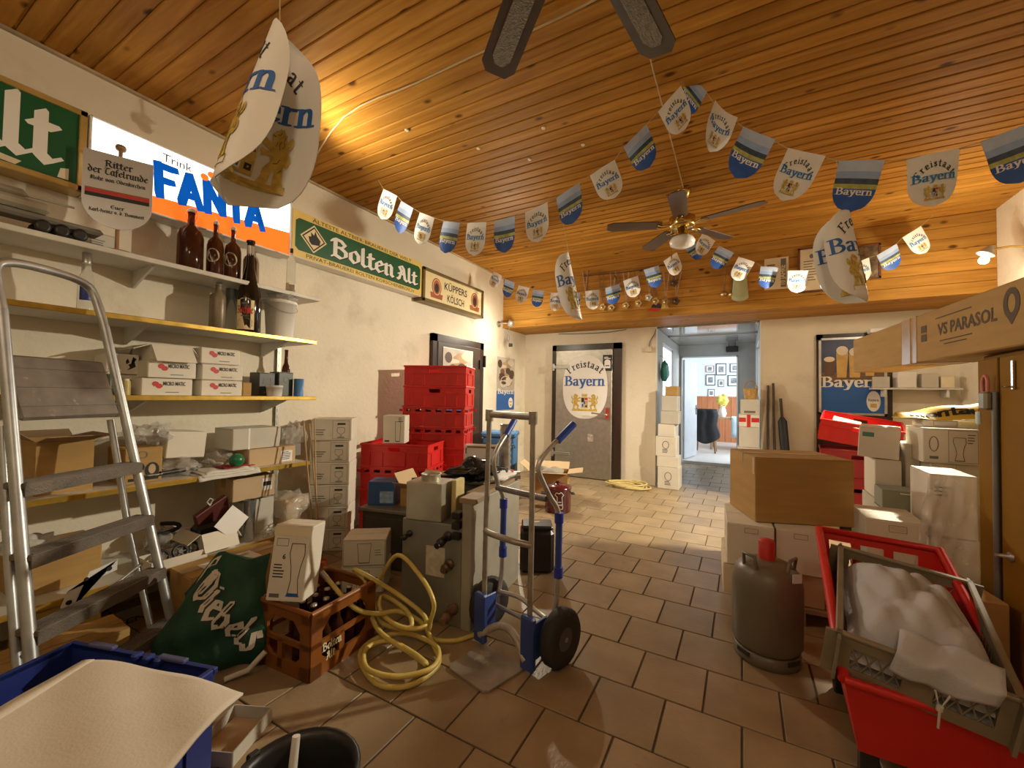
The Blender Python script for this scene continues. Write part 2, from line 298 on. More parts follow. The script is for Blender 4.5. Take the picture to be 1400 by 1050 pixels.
def sans(text, h, bold=0):
    k = (text, bold)
    if k not in _FC:
        c = bpy.data.curves.new('text', 'FONT'); c.body = text; c.size = 1; c.offset = bold; c.resolution_u = 2
        o = bpy.data.objects.new('text', c); COL.objects.link(o); dg = bpy.context.evaluated_depsgraph_get(); me = bpy.data.meshes.new_from_object(o.evaluated_get(dg))
        P = [[(me.vertices[i].co.x, me.vertices[i].co.y) for i in f.vertices] for f in me.polygons]
        bpy.data.objects.remove(o); bpy.data.meshes.remove(me); bpy.data.curves.remove(c); _FC[k] = P
    P = _FC[k]; s = h/.72; P = [[(a*s, b*s) for a, b in p] for p in P]
    return P, (max([a for p in P for a, b in p]) if P else 0)
def shift(P, dx=0, dy=0, s=1, rot=0, sx=1):
    c, n = math.cos(rot), math.sin(rot); return [[(dx+s*(a*sx*c-b*n), dy+s*(a*sx*n+b*c)) for a, b in p] for p in P]
def centre(Pw, cx, cy, fit=None):
    P, w = Pw; s = fit/w if fit else 1; return shift(P, cx-w*s/2, cy, s) if not fit else [[(cx-fit/2+a*s, cy+b) for a, b in p] for p in P]
def arch(text, h, cx, cyy, rad, spread, fn=None, gapk=1):   # letters set along an arc, top side
    fn = fn or serif; out = []; ws = [fn(ch, h)[1] for ch in text]; tot = sum(ws); a = spread/2; acc = 0
    for ch, w in zip(text, ws):
        g = PI/2+spread/2-spread*(acc+w/2)/tot; acc += w
        out += shift(shift(fn(ch, h)[0], -w/2, 0), cx+rad*math.cos(g), cyy+rad*math.sin(g), 1, g-PI/2)
    return out
def rect(x0, y0, x1, y1): return [(x0, y0), (x1, y0), (x1, y1), (x0, y1)]
def ell(cx, cyy, rx, ry, n=20, a0=0, a1=2*PI): return [(cx+rx*math.cos(a0+(a1-a0)*i/n), cyy+ry*math.sin(a0+(a1-a0)*i/n)) for i in range(n)]
def ring(cx, cyy, rx, ry, t, n=24): return [[(cx+(rx-k*t)*math.cos(g), cyy+(ry-k*t)*math.sin(g)) for k, g in ((0, a), (0, b), (1, b), (1, a))] for a, b in ((2*PI*i/n, 2*PI*(i+1)/n) for i in range(n))]
def border(x0, y0, x1, y1, t): return [rect(x0, y0, x1, y0+t), rect(x0, y1-t, x1, y1), rect(x0, y0+t, x0+t, y1-t), rect(x1-t, y0+t, x1, y1-t)]
def line(pts, w):
    out = []
    for (a, b), (c, d) in zip(pts, pts[1:]):
        l = math.hypot(c-a, d-b) or 1; nx, ny = -(d-b)/l*w/2, (c-a)/l*w/2; out.append([(a+nx, b+ny), (a-nx, b-ny), (c-nx, d-ny), (c+nx, d+ny)])
    return out
LION = [(.36, .96), (.40, 1), (.44, .97), (.50, 1), (.54, .96), (.60, .95), (.68, .90), (.72, .86), (.66, .84), (.69, .80), (.62, .78), (.66, .73), (.80, .76), (.93, .80), (.99, .77), (.94, .72), (.98, .68), (.88, .68), (.72, .64), (.70, .58), (.84, .58), (.93, .60), (.97, .55), (.92, .50), (.95, .46), (.84, .49), (.67, .49), (.64, .40), (.68, .33), (.80, .28), (.82, .20), (.74, .10), (.76, .05), (.90, .04), (.93, 0), (.62, 0), (.61, .06), (.66, .18), (.56, .24), (.46, .26), (.40, .18), (.34, .09), (.37, .04), (.46, .03), (.48, 0), (.18, 0), (.18, .05), (.24, .13), (.25, .26), (.24, .36), (.17, .34), (.10, .38), (.05, .46), (.08, .55), (.15, .60), (.14, .66), (.07, .68), (.02, .74), (.02, .82), (.07, .88), (.13, .86), (.10, .80), (.13, .75), (.20, .72), (.22, .63), (.18, .55), (.14, .48), (.18, .44), (.25, .47), (.27, .58), (.24, .66), (.27, .72), (.24, .80), (.28, .84), (.26, .90), (.32, .92)]
def crest(cx, cyy, w):   # (material, polygons): two golden lions holding a quartered shield under a crown
    h = .62*w; X = lambda u: cx+(u-.5)*w; Y = lambda v: cyy+v*w
    li = [(X(.01+.36*a), Y(.06+.54*b)) for a, b in LION]; ri = [(X(.99-.36*a), Y(.06+.54*b)) for a, b in LION][::-1]
    gold = [rect(X(.05), Y(0), X(.95), Y(.07)), li, ri, rect(X(.38), Y(.1), X(.62), Y(.48)), rect(X(.4), Y(.5), X(.6), Y(.55))]+[ell(X(.42+.053*i), Y(.575), .022*w, .03*w, 8) for i in range(4)]
    blk = [rect(X(.39), Y(.31), X(.49), Y(.46)), rect(X(.53), Y(.14), X(.6), Y(.2))]; red = [[(X(.51+.033*i), Y(.31)), (X(.543+.033*i), Y(.31)), (X(.526+.033*i), Y(.38))] for i in range(3)]+[rect(X(.51), Y(.38), X(.61), Y(.46))]
    wh = [rect(X(.51), Y(.305), X(.61), Y(.38)), rect(X(.39), Y(.12), X(.49), Y(.29))]; bl = [rect(X(.41), Y(.14), X(.47), Y(.26)), rect(X(.47), Y(.25), X(.53), Y(.34))]
    det = lambda s: [line([(X(.5+s*(.5-.01-.36*a)*-1 if s > 0 else .01+.36*a), Y(.06+.54*b)) for a, b in L], .008*w) for L in ([(.30, .86), (.34, .78), (.30, .72), (.36, .66)], [(.44, .93), (.48, .88), (.56, .88)], [(.40, .78), (.46, .72), (.42, .64)], [(.52, .76), (.54, .68)], [(.34, .50), (.44, .40), (.58, .38)], [(.28, .30), (.38, .24)], [(.70, .86), (.60, .84)])]
    dk = [q for L in det(-1) for q in L]; dk += [[(2*cx-a, b) for a, b in q][::-1] for q in dk]
    return [(GOLD, gold), (M('crest_brown', (.16, .09, .02), .6, var=0), dk), (INK, blk), (PAPER, wh), (INKR, red), (INKB, bl)]
def printed(name, layers, fn, parent, label=None, step=.0004, base=.0008):
    """flat print as thin polygons laid on a face: fn(x, y, off) -> 3D"""
    mb = MB(); mats = []
    for k, (mt, polys) in enumerate(layers):
        if mt not in mats: mats.append(mt)
        mb.mat(mats.index(mt))
        for i, p in enumerate(polys): mb.add([fn(x, y, base+step*k+(i % 24)*step*.035) for x, y in p], [list(range(len(p)))])
    me = bpy.data.meshes.new(name); me.from_pydata([tuple(v) for v in mb.v], [], mb.f)
    for q in mats: me.materials.append(q)
    me.polygons.foreach_set('material_index', mb.m); me.update()
    o = mobj(name, me, parent)
    if label: o['label'] = label
    return o
def onface(T): return lambda x, y, off: T @ Vector((x, y, off))
def front(w, y, z0=0): # frame on a face looking to -Y: x to the right, y up; origin at left bottom
    return frame((-w/2, y, z0), (1, 0, 0), (0, 0, 1))
# ---------------------------------------------------------------- carton builder
def carton(name, label, cat, w, d, h, loc, rz=0, mat=None, tape=True, prints=(), sideprints=(), openflaps=False, group=None, inner=None, tilt=None, parent=None, flapang=.6, tapemat=None):
    mat = mat or WBOX
    t = thing(name, label, cat, loc, rz, group, rot=(tilt[0], tilt[1], rz) if tilt else None)
    mb = MB(); th = .004
    if openflaps:
        for c, dd in (((0, -d/2+th/2, h/2), (w, th, h)), ((0, d/2-th/2, h/2), (w, th, h)), ((-w/2+th/2, 0, h/2), (th, d-2*th, h)), ((w/2-th/2, 0, h/2), (th, d-2*th, h)), ((0, 0, th/2), (w-2*th, d-2*th, th))): mb.box(c, dd)
        mb.build('body', mat, t)
        for k, (sx, sy, L, fw) in enumerate(((0, -1, w, d/2), (0, 1, w, d/2), (-1, 0, d, w*.4), (1, 0, d, w*.4))):
            a = flapang+.25*((k*7) % 3); f = MB(); rz2 = {(0, -1): 0, (0, 1): PI, (-1, 0): -PI/2, (1, 0): PI/2}[(sx, sy)]
            T = TR((sx*w/2, sy*d/2, h), 0, 0, rz2) @ Matrix.Rotation(-a+.0, 4, 'X')
            f.box((0, -fw/2, th/2), (L-.004, fw, th), T); f.build('flap', inner or mat, t)
    else:
        mb.box((0, 0, (h-.004)/2), (w, d, h-.004), bev=.004); mb.build('body', mat, t)
        for s in (-1, 1):
            f = MB(); f.box((0, s*(d/4), h-.002+.0005*s), (w-.004, d/2-.003, .004)); f.build('flap', mat, t)
        if tape:
            f = MB(); f.box((0, 0, h+.0012), (w-.002, min(.05, d*.3), .0012)); f.box((-w/2-.0008, 0, h-.03), (.0012, min(.05, d*.3), .06)); f.box((w/2+.0008, 0, h-.03), (.0012, min(.05, d*.3), .06)); f.build('tape', tapemat or TAPE, t)
    if prints: printed('print', prints, onface(front(w, -d/2-.0004)), t)
    if sideprints: printed('print', sideprints, onface(frame((w/2+.0004, -d/2, 0), (0, 1, 0), (0, 0, 1))), t)
    return t
def lines(x0, y0, x1, n, dy, t, r=None):   # rows of unreadably small print
    r = r or R; return [rect(x0, y0-i*dy-t, x0+(x1-x0)*r.uniform(.55, 1), y0-i*dy) for i in range(n)]
def glassprint(cx, y0, h, w, kind=0):
    if kind == 0: pr = [(-.36, 0), (-.30, .12), (-.22, .3), (-.30, .55), (-.48, .8), (-.42, 1)]
    elif kind == 1: pr = [(-.45, 0), (-.08, .03), (-.08, .35), (-.42, .5), (-.5, .75), (-.42, 1)]
    else: pr = [(-.38, 0), (-.42, .5), (-.5, 1)]
    L = [(cx+a*w, y0+b*h) for a, b in pr]; Rr = [(cx-a*w, y0+b*h) for a, b in pr]
    return line(L, .003)+line(Rr, .003)+line([L[0], Rr[0]], .006)+line([L[-1], Rr[-1]], .003)
# ================================================================ STRUCTURE
XL, XR, YB, YF, ZC, ZB = -3.18, 2.02, 6.15, -1.3, 3.02, 2.262
PXL, PXR, YD = -1.08, .2, 8.65          # passage
def struct(name, mb, mats, parent=None): 
    o = mb.build(name, mats, parent)
    if not parent: o['kind'] = 'structure'
    return o
# floor with running bond of clay tiles
mb = MB(); mb.box(((XL+XR)/2, (YF+YB)/2, -.03), (XR-XL, YB-YF, .05)); mb.box(((PXL+PXR)/2, (YB+YD)/2, -.03), (PXR-PXL, YD-YB, .05))
floor = struct('floor', mb, GROUT)
TW, TD, G = .276, .2945, .008
def tilemesh(sx, sy):
    q = MB(); q.box((0, 0, -.004), (sx, sy, .012), bev=.0018); o = q.build('floor_tile', TILE); me = o.data; bpy.data.objects.remove(o); return me
TM = tilemesh(TW-G, TD-G); cand = []
for j in range(-11, 26):
    y0 = 1.85+TD*(j); off = -.137 if j % 2 == 0 else -.275
    for i in range(-14, 10):
        x0 = off+i*TW; a, b, c, d = x0, x0+TW, y0, y0+TD
        if c < YB: lo, hi = XL, XR
        else: lo, hi = PXL, PXR
        a, b = max(a, lo), min(b, hi); c, d = max(c, YF), min(d, YD)
        if b-a > .03 and d-c > .03: cand.append((a, b, c, d))
def vis(t):
    x, y, k = proj(((t[0]+t[1])/2, (t[2]+t[3])/2, 0)); return k > .3 and -60 < x < 1460 and y < 1130
inv = sorted([t for t in cand if vis(t)], key=lambda t: depth(((t[0]+t[1])/2, (t[2]+t[3])/2, 0)))
big = set(inv[:300]); rest = MB()
for t in cand:
    a, b, c, d = t; full = abs(b-a-TW) < 1e-4 and abs(d-c-TD) < 1e-4; ctr = ((a+b)/2, (c+d)/2, 0)
    dz = R.uniform(-.0007, .0007)
    if t in big:
        mobj('floor_tile', TM if full else tilemesh(b-a-G, d-c-G), floor, (ctr[0], ctr[1], -.002+dz))
    else: rest.box((ctr[0], ctr[1], -.006+dz), (b-a-G, d-c-G, .012))
o = rest.build('floor_tiles', TILE, floor); o['kind'] = 'stuff'
# ceiling of pine boards
mb = MB(); mb.box(((XL+XR)/2, (YF+YB)/2, ZC+.06), (XR-XL, YB-YF, .06)); ceil = struct('ceiling', mb, M('ceiling_backing', (.05, .025, .01), .9, var=.1))
BW = .0935; bm_ = MB(); L_ = XR-XL
prof = [(-BW/2+.002, .012), (-BW/2+.002, .006), (-BW/2+.008, 0), (BW/2-.012, 0), (BW/2-.012, .007), (BW/2, .007), (BW/2, .012)]
n_ = len(prof); vs_ = [(s*L_/2, a, b) for s in (-1, 1) for a, b in prof]
bm_.add(vs_, [(i, i+1, n_+i+1, n_+i) for i in range(n_-1)]+[list(range(n_)), [n_+i for i in range(n_)][::-1]])
o = bm_.build('ceiling_board', CEILW); BM_ = o.data; bpy.data.objects.remove(o)
y = .726+BW/2-BW*21
while y < 5.42:
    mobj('ceiling_board', BM_, ceil, ((XL+XR)/2, y, ZC)); y += BW
# boxed beam in front of the back wall, boards on face and soffit
YBM = 5.40; mb = MB(); mb.box(((XL+XR)/2, (YBM+YB)/2+.02, (ZB+ZC)/2+.03), (XR-XL, YB-YBM-.06, ZC-ZB-.05)); beam = struct('trim_1', mb, M('beam_core', (.08, .04, .015), .9, var=.1))
beam['label'] = 'boxed pine beam running across the back of the ceiling'
nb = 7; hh = (ZC-ZB)/nb
for k in range(nb):
    q = MB(); q.box((0, 0, 0), (L_, .02, hh-.003), bev=.003); q.build('beam_board', BEAMW, beam, ((XL+XR)/2, YBM, ZB+hh*(k+.5)))
for k in range(6):
    q = MB(); q.box((0, 0, 0), (L_, .122, .018), bev=.003); q.build('soffit_board', BEAMW, beam, ((XL+XR)/2, YBM+.052+.125*k, ZB+.008))
# walls
TH = .12
mb = MB(); mb.box((XL-TH/2, (YF+YB)/2, 1.52), (TH, YB-YF+.24, 3.1)); struct('wall_left', mb, PLASTER)
mb = MB(); mb.box((XR+TH/2, (YF+YB)/2, 1.52), (TH, YB-YF+.24, 3.1)); struct('wall_right', mb, PLASTER)
mb = MB(); mb.box(((XL+XR)/2, YF-TH/2, 1.52), (XR-XL, TH, 3.1)); struct('wall_front', mb, PLASTER)
mb = MB(); mb.box(((XL+PXL)/2, YB+TH/2, 1.52), (PXL-XL, TH, 3.1)); mb.box(((PXR+XR)/2, YB+TH/2, 1.52), (XR-PXR, TH, 3.1)); mb.box(((PXL+PXR)/2, YB+TH/2, (ZB+3.07)/2+.01), (PXR-PXL, TH, 3.07-ZB)); struct('wall_back', mb, PLASTER)
# passage walls (window each side), ceiling
PASS = M('passage_paint', (.42, .41, .37), .6, var=.05)
for s, x, nm in ((-1, PXL, 'wall_passage_left'), (1, PXR, 'wall_passage_right')):
    mb = MB(); xx = x+s*TH/2; wy0, wy1, wz0, wz1 = 6.75, 7.9, 1.25, 2.1
    mb.box((xx, (YB+wy0)/2+.06, 1.13), (TH, wy0-YB-.12, 2.26)); mb.box((xx, (wy1+YD)/2, 1.13), (TH, YD-wy1, 2.26)); mb.box((xx, (wy0+wy1)/2, wz0/2), (TH, wy1-wy0, wz0)); mb.box((xx, (wy0+wy1)/2, (wz1+2.26)/2), (TH, wy1-wy0, 2.26-wz1)); struct(nm, mb, PASS)
    mb = MB(); mb.box((xx, (wy0+wy1)/2, wz0+.02), (.06, wy1-wy0, .04)); mb.box((xx, (wy0+wy1)/2, wz1-.02), (.06, wy1-wy0, .04)); mb.box((xx, wy0+.02, (wz0+wz1)/2), (.06, .04, wz1-wz0)); mb.box((xx, wy1-.02, (wz0+wz1)/2), (.06, .04, wz1-wz0)); mb.box((xx, (wy0+wy1)/2, (wz0+wz1)/2), (.04, .035, wz1-wz0-.06))
    wo = struct('window_%d' % (1 if s < 0 else 2), mb, M('window_paint', (.75, .75, .74), .5, var=.03))
    for k in (0, 1):
        q = MB(); q.box((xx, wy0+.3+.56*k, (wz0+wz1)/2), (.006, .5, wz1-wz0-.08)); q.build('pane', M('daylight_pane', (.78, .88, 1), .3, var=0, emis=3.5), wo)
mb = MB(); mb.box(((PXL+PXR)/2, (YB+YD)/2+.06, 2.29), (PXR-PXL+.2, YD-YB-.12, .05)); mb.box(((PXL+PXR)/2, YB+.09, 2.255), (PXR-PXL, .05, .025)); mb.box(((PXL+PXR)/2, YB+1.1, 2.255), (PXR-PXL, .04, .02))
struct('ceiling_passage', mb, M('glossy_panel', (.33, .31, .27), .12, var=.06, coat=.5))
# end wall of the passage with the opening to the far room
dx0 = at(931, 560, y=YD).x; dx1 = at(1009, 560, y=YD).x; dz1 = at(970, 487, y=YD).z
mb = MB(); mb.box(((-2.6+dx0)/2, YD+.06, 1.45), (dx0+2.6, .12, 2.9)); mb.box(((2.1+dx1)/2, YD+.06, 1.45), (2.1-dx1, .12, 2.9)); mb.box(((dx0+dx1)/2, YD+.06, (dz1+2.9)/2), (dx1-dx0, .12, 2.9-dz1)); struct('wall_passage_end', mb, PASS)
mb = MB()
for x in (dx0+.012, dx1-.012): mb.box((x, YD-.006, dz1/2), (.024, .03, dz1))
mb.box(((dx0+dx1)/2, YD-.006, dz1-.012), (dx1-dx0, .03, .024)); struct('trim_2', mb, M('door_trim_white', (.72, .72, .7), .4, var=.03))
# far room
FR = M('far_floor', (.62, .60, .57), .45, var=.06); 
mb = MB(); mb.box((-.25, 11.1, -.02), (4.7, 4.8, .12)); mb.box(((dx0+dx1)/2+.1, 8.72, .02), (dx1-dx0, .3, .07)); struct('floor_far_room', mb, FR)
mb = MB(); mb.box((-.25, 13.05, 1.45), (4.7, .1, 2.9)); struct('wall_far_room', mb, M('pale_blue_wall', (.72, .78, .80), .8, var=.03))
mb = MB(); mb.box((-2.6, 10.9, 1.45), (.1, 4.4, 2.9)); struct('wall_far_room_left', mb, M('pale_blue_wall'))
mb = MB(); mb.box((2.1, 10.9, 1.45), (.1, 4.4, 2.9)); struct('wall_far_room_right', mb, M('pale_blue_wall'))
mb = MB(); mb.box((-.25, 10.9, 2.93), (4.7, 4.5, .06)); struct('ceiling_far_room', mb, M('white_ceiling', (.8, .8, .78), .8, var=.02))
wz = at(985, 543, y=13.0).z
wn = MB(); wn.box((-.25, 12.985, wz+.0), (4.6, .05, .04)); wo = struct('trim_3', wn, M('wainscot_wood', (.46, .17, .07), .45, var=.15, scale=3, stretch=(8, 8, .5)))
wo['label'] = 'red brown plank wainscot on the far room wall'
for k in range(30):
    q = MB(); q.box((0, 0, 0), (.146, .025, wz), bev=.006); q.build('plank', MC['wainscot_wood'], wo, (-2.45+.15*k, 12.985, wz/2))
# open door leaf to far room
dl = thing('passage_door', 'grey door standing open at the end of the passage', 'door', (dx0+.03, YD+.14, 0.055), math.radians(78)); dl['kind'] = 'structure'
q = MB(); q.box((.38, 0, dz1/2-.05), (.76, .04, dz1-.1), bev=.004); q.build('leaf', M('grey_blue_paint', (.42, .44, .47), .35, var=.06), dl)
q = MB(); q.tube([(.7, -.02, .98), (.7, -.065, .98), (.58, -.065, .98)], .009); q.box((.7, -.024, .95), (.035, .008, .2)); q.build('handle', BLACK, dl)
# cold-store door in the back wall
fx0, fx1 = at(756, 560, y=YB).x, at(850, 560, y=YB).x; fz = at(800, 471, y=YB).z
cd = thing('door_2', 'riveted steel cold store door in a black frame on the back wall', 'door', ((fx0+fx1)/2, YB, 0)); cd['kind'] = 'structure'
fw = fx1-fx0; q = MB()
for s in (-1, 1): q.box((s*(fw/2-.035 if s < 0 else fw/2-.06), -.02, fz/2), (.07 if s < 0 else .12, .06, fz))
q.box((0, -.02, fz-.045), (fw, .06, .09)); q.build('door_frame', DARKW, cd)
DST = M('hammered_steel', (.44, .42, .36), .35, .8, var=.12, scale=14, bump=.35, bscale=120)
q = MB(); q.box((-.03, -.04, fz/2-.04), (fw-.2, .06, fz-.1), bev=.008); q.build('leaf', DST, cd)
for zz in (.35, fz-.35):
    q = MB(); q.box((-fw/2+.17, -.078, zz), (.3, .014, .05), bev=.004); q.box((-fw/2+.03, -.075, zz), (.04, .03, .11), bev=.004); q.build('hinge', STEEL, cd)
q = MB(); q.box((fw/2-.19, -.08, 1.0), (.06, .02, .17), bev=.004); q.tube([(fw/2-.19, -.09, .98), (fw/2-.19, -.13, .98), (fw/2-.42, -.13, 1.0)], .012); q.build('handle', CHROME, cd)
q = MB(); q.box((fw/2-.20, -.074, fz-.3), (.14, .002, .24)); s_ = q.build('sticker', INK, cd)
printed('sticker_print', [(PAPER, [rect(-.045, .04, .045, .14), ell(0, .14, .045, .03, 12)]+lines(-.05, .21, .05, 2, .02, .01)), (INK, [rect(-.03, .07, .03, .085)])], onface(frame((fw/2-.20, -.0755, fz-.42), (1, 0, 0), (0, 0, 1))), cd)
q = MB(); q.box((.1, -.074, .62), (.09, .002, .11)); q.build('sticker', M('worn_sticker', (.45, .38, .33), .5, var=.4, scale=30), cd)
q = MB(); q.box((fw/2-.2, -.074, 1.42), (.07, .002, .035)); q.build('sticker', M('worn_sticker'), cd)
# oval board on it
def oval_outline(w, h, n=36, e=2.4): 
    out = []
    for i in range(n):
        g = 2*PI*i/n; c, s = math.cos(g), math.sin(g); out.append((w/2*math.copysign(abs(c)**(2/e), c), h/2*math.copysign(abs(s)**(2/e), s)))
    return out
def bayern_art(w, h):
    return [(INK, arch('Freistaat', .105*h, 0, -.04*h, .37*h if w/h < .72 else .35*h, 1.62)), (INKB, centre(serif('Bayern', .15*h), 0, .02*h, w*.9))]+crest(0, -.38*h, w*.62)
op = at(799, 529, y=YB-.085); ov = thing('oval_sign', 'white oval Freistaat Bayern board with gold crest on the steel door', 'sign', (op.x, YB-.071, op.z))
oh = at(799, 486, y=YB-.085).z-at(799, 573, y=YB-.085).z; ow = at(830, 529, y=YB-.085).x-at(769, 529, y=YB-.085).x
q = MB(); q.prism(oval_outline(ow, oh), .006, frame((0, 0, 0), (1, 0, 0), (0, 0, 1))); q.build('board', PAPER, ov)
printed('lettering', bayern_art(ow, oh), onface(frame((0, -.0064, 0), (1, 0, 0), (0, 0, 1))), ov)
# dark door in the left wall, with posters later
ly0, ly1 = at(587, 500, x=XL).y, at(657, 500, x=XL).y; lz = at(620, 462, x=XL).z
ld = thing('door_1', 'dark wooden door with heavy frame in the left wall', 'door', (XL, (ly0+ly1)/2, 0)); ld['kind'] = 'structure'; lw = ly1-ly0
q = MB()
for s in (-1, 1): q.box((.02, s*(lw/2-.04), lz/2), (.06, .08, lz))
q.box((.02, 0, lz-.045), (.06, lw, .09)); q.build('door_frame', DARKW, ld)
q = MB(); q.box((.03, 0, lz/2-.04), (.05, lw-.17, lz-.09), bev=.005); q.build('leaf', M('dark_leaf', (.05, .03, .02), .4, var=.3, scale=4), ld)
q = MB(); q.box((.06, lw/2-.1, lz-.3), (.03, .05, .12)); q.box((.06, lw/2+.005, lz-.25), (.03, .03, .16)); q.build('hinge', BLACK, ld)
q = MB(); q.tube([(.05, -lw/2+.16, 1.02), (.10, -lw/2+.16, 1.02), (.10, -lw/2+.28, 1.02)], .01); q.build('handle', BRASS, ld)
# dark door in the back wall, right side
rx0, rx1 = at(1116, 560, y=YB).x, at(1219, 560, y=YB).x; rz_ = at(1166, 456, y=YB).z; rw = rx1-rx0
rd = thing('door_3', 'black and maroon door in the back wall behind red crates', 'door', ((rx0+rx1)/2, YB, 0)); rd['kind'] = 'structure'
q = MB()
for s in (-1, 1): q.box((s*(rw/2-.03), -.015, rz_/2), (.06, .05, rz_))
q.box((0, -.015, rz_-.03), (rw, .05, .06)); q.build('door_frame', DARKW, rd)
q = MB(); q.box((0, -.02, rz_/2-.03), (rw-.12, .04, rz_-.07), bev=.004); q.build('leaf', M('maroon_leaf', (.09, .012, .012), .4, var=.3), rd)
# thin cable and trim where ceiling meets left wall
mb = MB(); mb.box((XL+.012, (YF+5.39)/2, ZC-.008), (.024, 5.39-YF, .014)); struct('trim_4', mb, M('dusty_trim', (.5, .40, .26), .7, var=.3, scale=3))
# ================================================================ LEFT WALL: signs
GREEN = M('sign_green', (.012, .10, .035), .35, var=.08); CREAM = M('sign_cream', (.82, .70, .40), .4, var=.05); YEL = M('sign_yellow', (.80, .60, .16), .4, var=.06)
WSIGN = M('sign_white', (.85, .83, .76), .4, var=.02)
def wallsign(name, label, y0, y1, z0, z1, dep, bodymat, facemat, fmat=None, ft=.025):
    t = thing(name, label, 'sign', (XL, (y0+y1)/2, z0)); w, h = y1-y0, z1-z0
    q = MB(); q.box((dep/2, 0, h/2), (dep, w, h), bev=.004); q.build('body', bodymat, t)
    q = MB(); q.box((dep+.001, 0, h/2), (.004, w-.012, h-.012)); q.build('face', facemat, t)
    if fmat:
        q = MB()
        for c, d in (((dep+.006, 0, ft/2), (.02, w, ft)), ((dep+.006, 0, h-ft/2), (.02, w, ft)), ((dep+.006, -w/2+ft/2, h/2), (.02, ft, h)), ((dep+.006, w/2-ft/2, h/2), (.02, ft, h))): q.box(c, d, bev=.003)
        q.build('frame', fmat, t)
    return t, w, h, onface(frame((dep+.0032, -w/2, 0), (0, 1, 0), (0, 0, 1)))
GFR = M('gold_frame', (.55, .38, .12), .35, .4, var=.15)
t, w, h, fn = wallsign('lightbox_sign', 'green Alt beer sign in a gold frame at the left edge', -.65, .782, 2.285, 2.715, .12, GFR, GREEN, GFR, .03)
printed('lettering', [(WSIGN, shift(frak('Alt', .27, .27)[0], w-.47, .10))], fn, t)
printed('seal', [(PAPERY, [[(w-.36, .045), (w-.24, .035), (w-.22, .06), (w-.35, .075)], [(w-.10, .04), (w-.06, .04), (w-.06, .10), (w-.09, .09)]])], fn, t)
FWH = M('lit_white_acrylic', (1, .98, .92), .7, var=0, spec=.1, emis=2.4); FOR_ = M('lit_orange_acrylic', (.95, .14, .015), .7, var=0, spec=.1, emis=1.2); FBL = M('lit_blue_letters', (0, .11, .60), .7, var=0, spec=.1, emis=.45)
t, w, h, fn = wallsign('lightbox_sign', 'lit white and orange Trink Fanta light box above the shelf', .789, 1.925, 2.288, 2.715, .12, M('lightbox_case', (.75, .74, .7), .4, var=.03), FWH, M('lightbox_rim', (.78, .77, .72), .4, var=.03), .012)
printed('orange_band', [(FOR_, [[(.012, .012), (w-.012, .012), (w-.012, .185), (.012, .085)]])], fn, t)
printed('lettering', [(FBL, shift(pen('FANTA', FAT, .185, .2, .34, .28, slant=-.05, gap=-.02)[0], .295, .125, rot=.02)), (FOR_, [ell(.545, .345, .024, .022), ell(.585, .375, .024, .022), ell(.63, .35, .024, .022)]), (INKG, shift(sans('Trink', .05, .01)[0], .32, .34))], fn, t, base=.002)
# Bolten Alt
t, w, h, fn = wallsign('enamel_sign', 'long green and yellow Bolten Alt brewery sign', 1.935, 3.43, 2.305, 2.68, .12, WSIGN, YEL)
cc = .035; gp = [(.03, .085), (.06, .06), (w-.06, .06), (w-.03, .085), (w-.03, h-.085), (w-.06, h-.06), (.06, h-.06), (.03, h-.085)]
printed('green_panel', [(GREEN, [gp])], fn, t)
dmd = [(.07, h/2), (.19, h/2-.115), (.31, h/2), (.19, h/2+.115)]
printed('emblem', [(CREAM, [dmd]), (INK, [[(.085, h/2), (.19, h/2-.1), (.295, h/2), (.19, h/2+.1)]]), (CREAM, [[(.1, h/2), (.19, h/2-.086), (.28, h/2), (.19, h/2+.086)]]), (INK, [[(.15, h/2-.03), (.17, h/2-.05), (.24, h/2-.04), (.25, h/2), (.215, h/2+.035), (.2, h/2+.07), (.19, h/2+.03), (.16, h/2+.05), (.165, h/2+.015), (.14, h/2+.01)]])], fn, t, base=.0014)
bl = frak('Bolten', .155, .25); al = frak('Alt', .14, .25)
printed('lettering', [(INK, shift(bl[0], .366, h/2-.088, sx=.72/bl[1])+shift(al[0], 1.125, h/2-.088, sx=.30/al[1])), (WSIGN, shift(bl[0], .36, h/2-.08, sx=.72/bl[1])+shift(al[0], 1.12, h/2-.08, sx=.30/al[1]))], fn, t, base=.0014)
printed('small_lettering', [(INK, centre(sans('ÄLTESTE ALTBIER-BRAUEREI DER WELT', .032), w/2, h-.05, 1.15)+centre(sans('PRIVAT-BRAUEREI BOLTEN KORSCHENBROICH', .032), w/2, .018, 1.25))], fn, t)
# Küppers Kölsch
t, w, h, fn = wallsign('enamel_sign', 'small cream Küppers Kölsch sign in a bronze frame', 3.44, 4.645, 2.27, 2.645, .12, M('bronze_case', (.20, .14, .05), .4, .4, var=.2), CREAM, M('bronze_case'), .035)
printed('lettering', [(INK, centre(sans('KÜPPERS', .085, .015), w/2, h/2+.02, .46)+centre(sans('KÖLSCH', .085, .015), w/2, h/2-.115, .34))], fn, t)
MEDAL = M('medal_red', (.40, .10, .04), .5, var=.2)
for cx in (.24, w-.2):
    printed('medallion', [(MEDAL, [ell(cx, h/2+.01, .085, .105), [(cx-.1, h/2-.12), (cx+.1, h/2-.12), (cx+.11, h/2-.06), (cx-.11, h/2-.06)]]), (CREAM, ring(cx, h/2+.01, .07, .09, .008)), (INK, [ell(cx, h/2, .035, .055)])], fn, t)
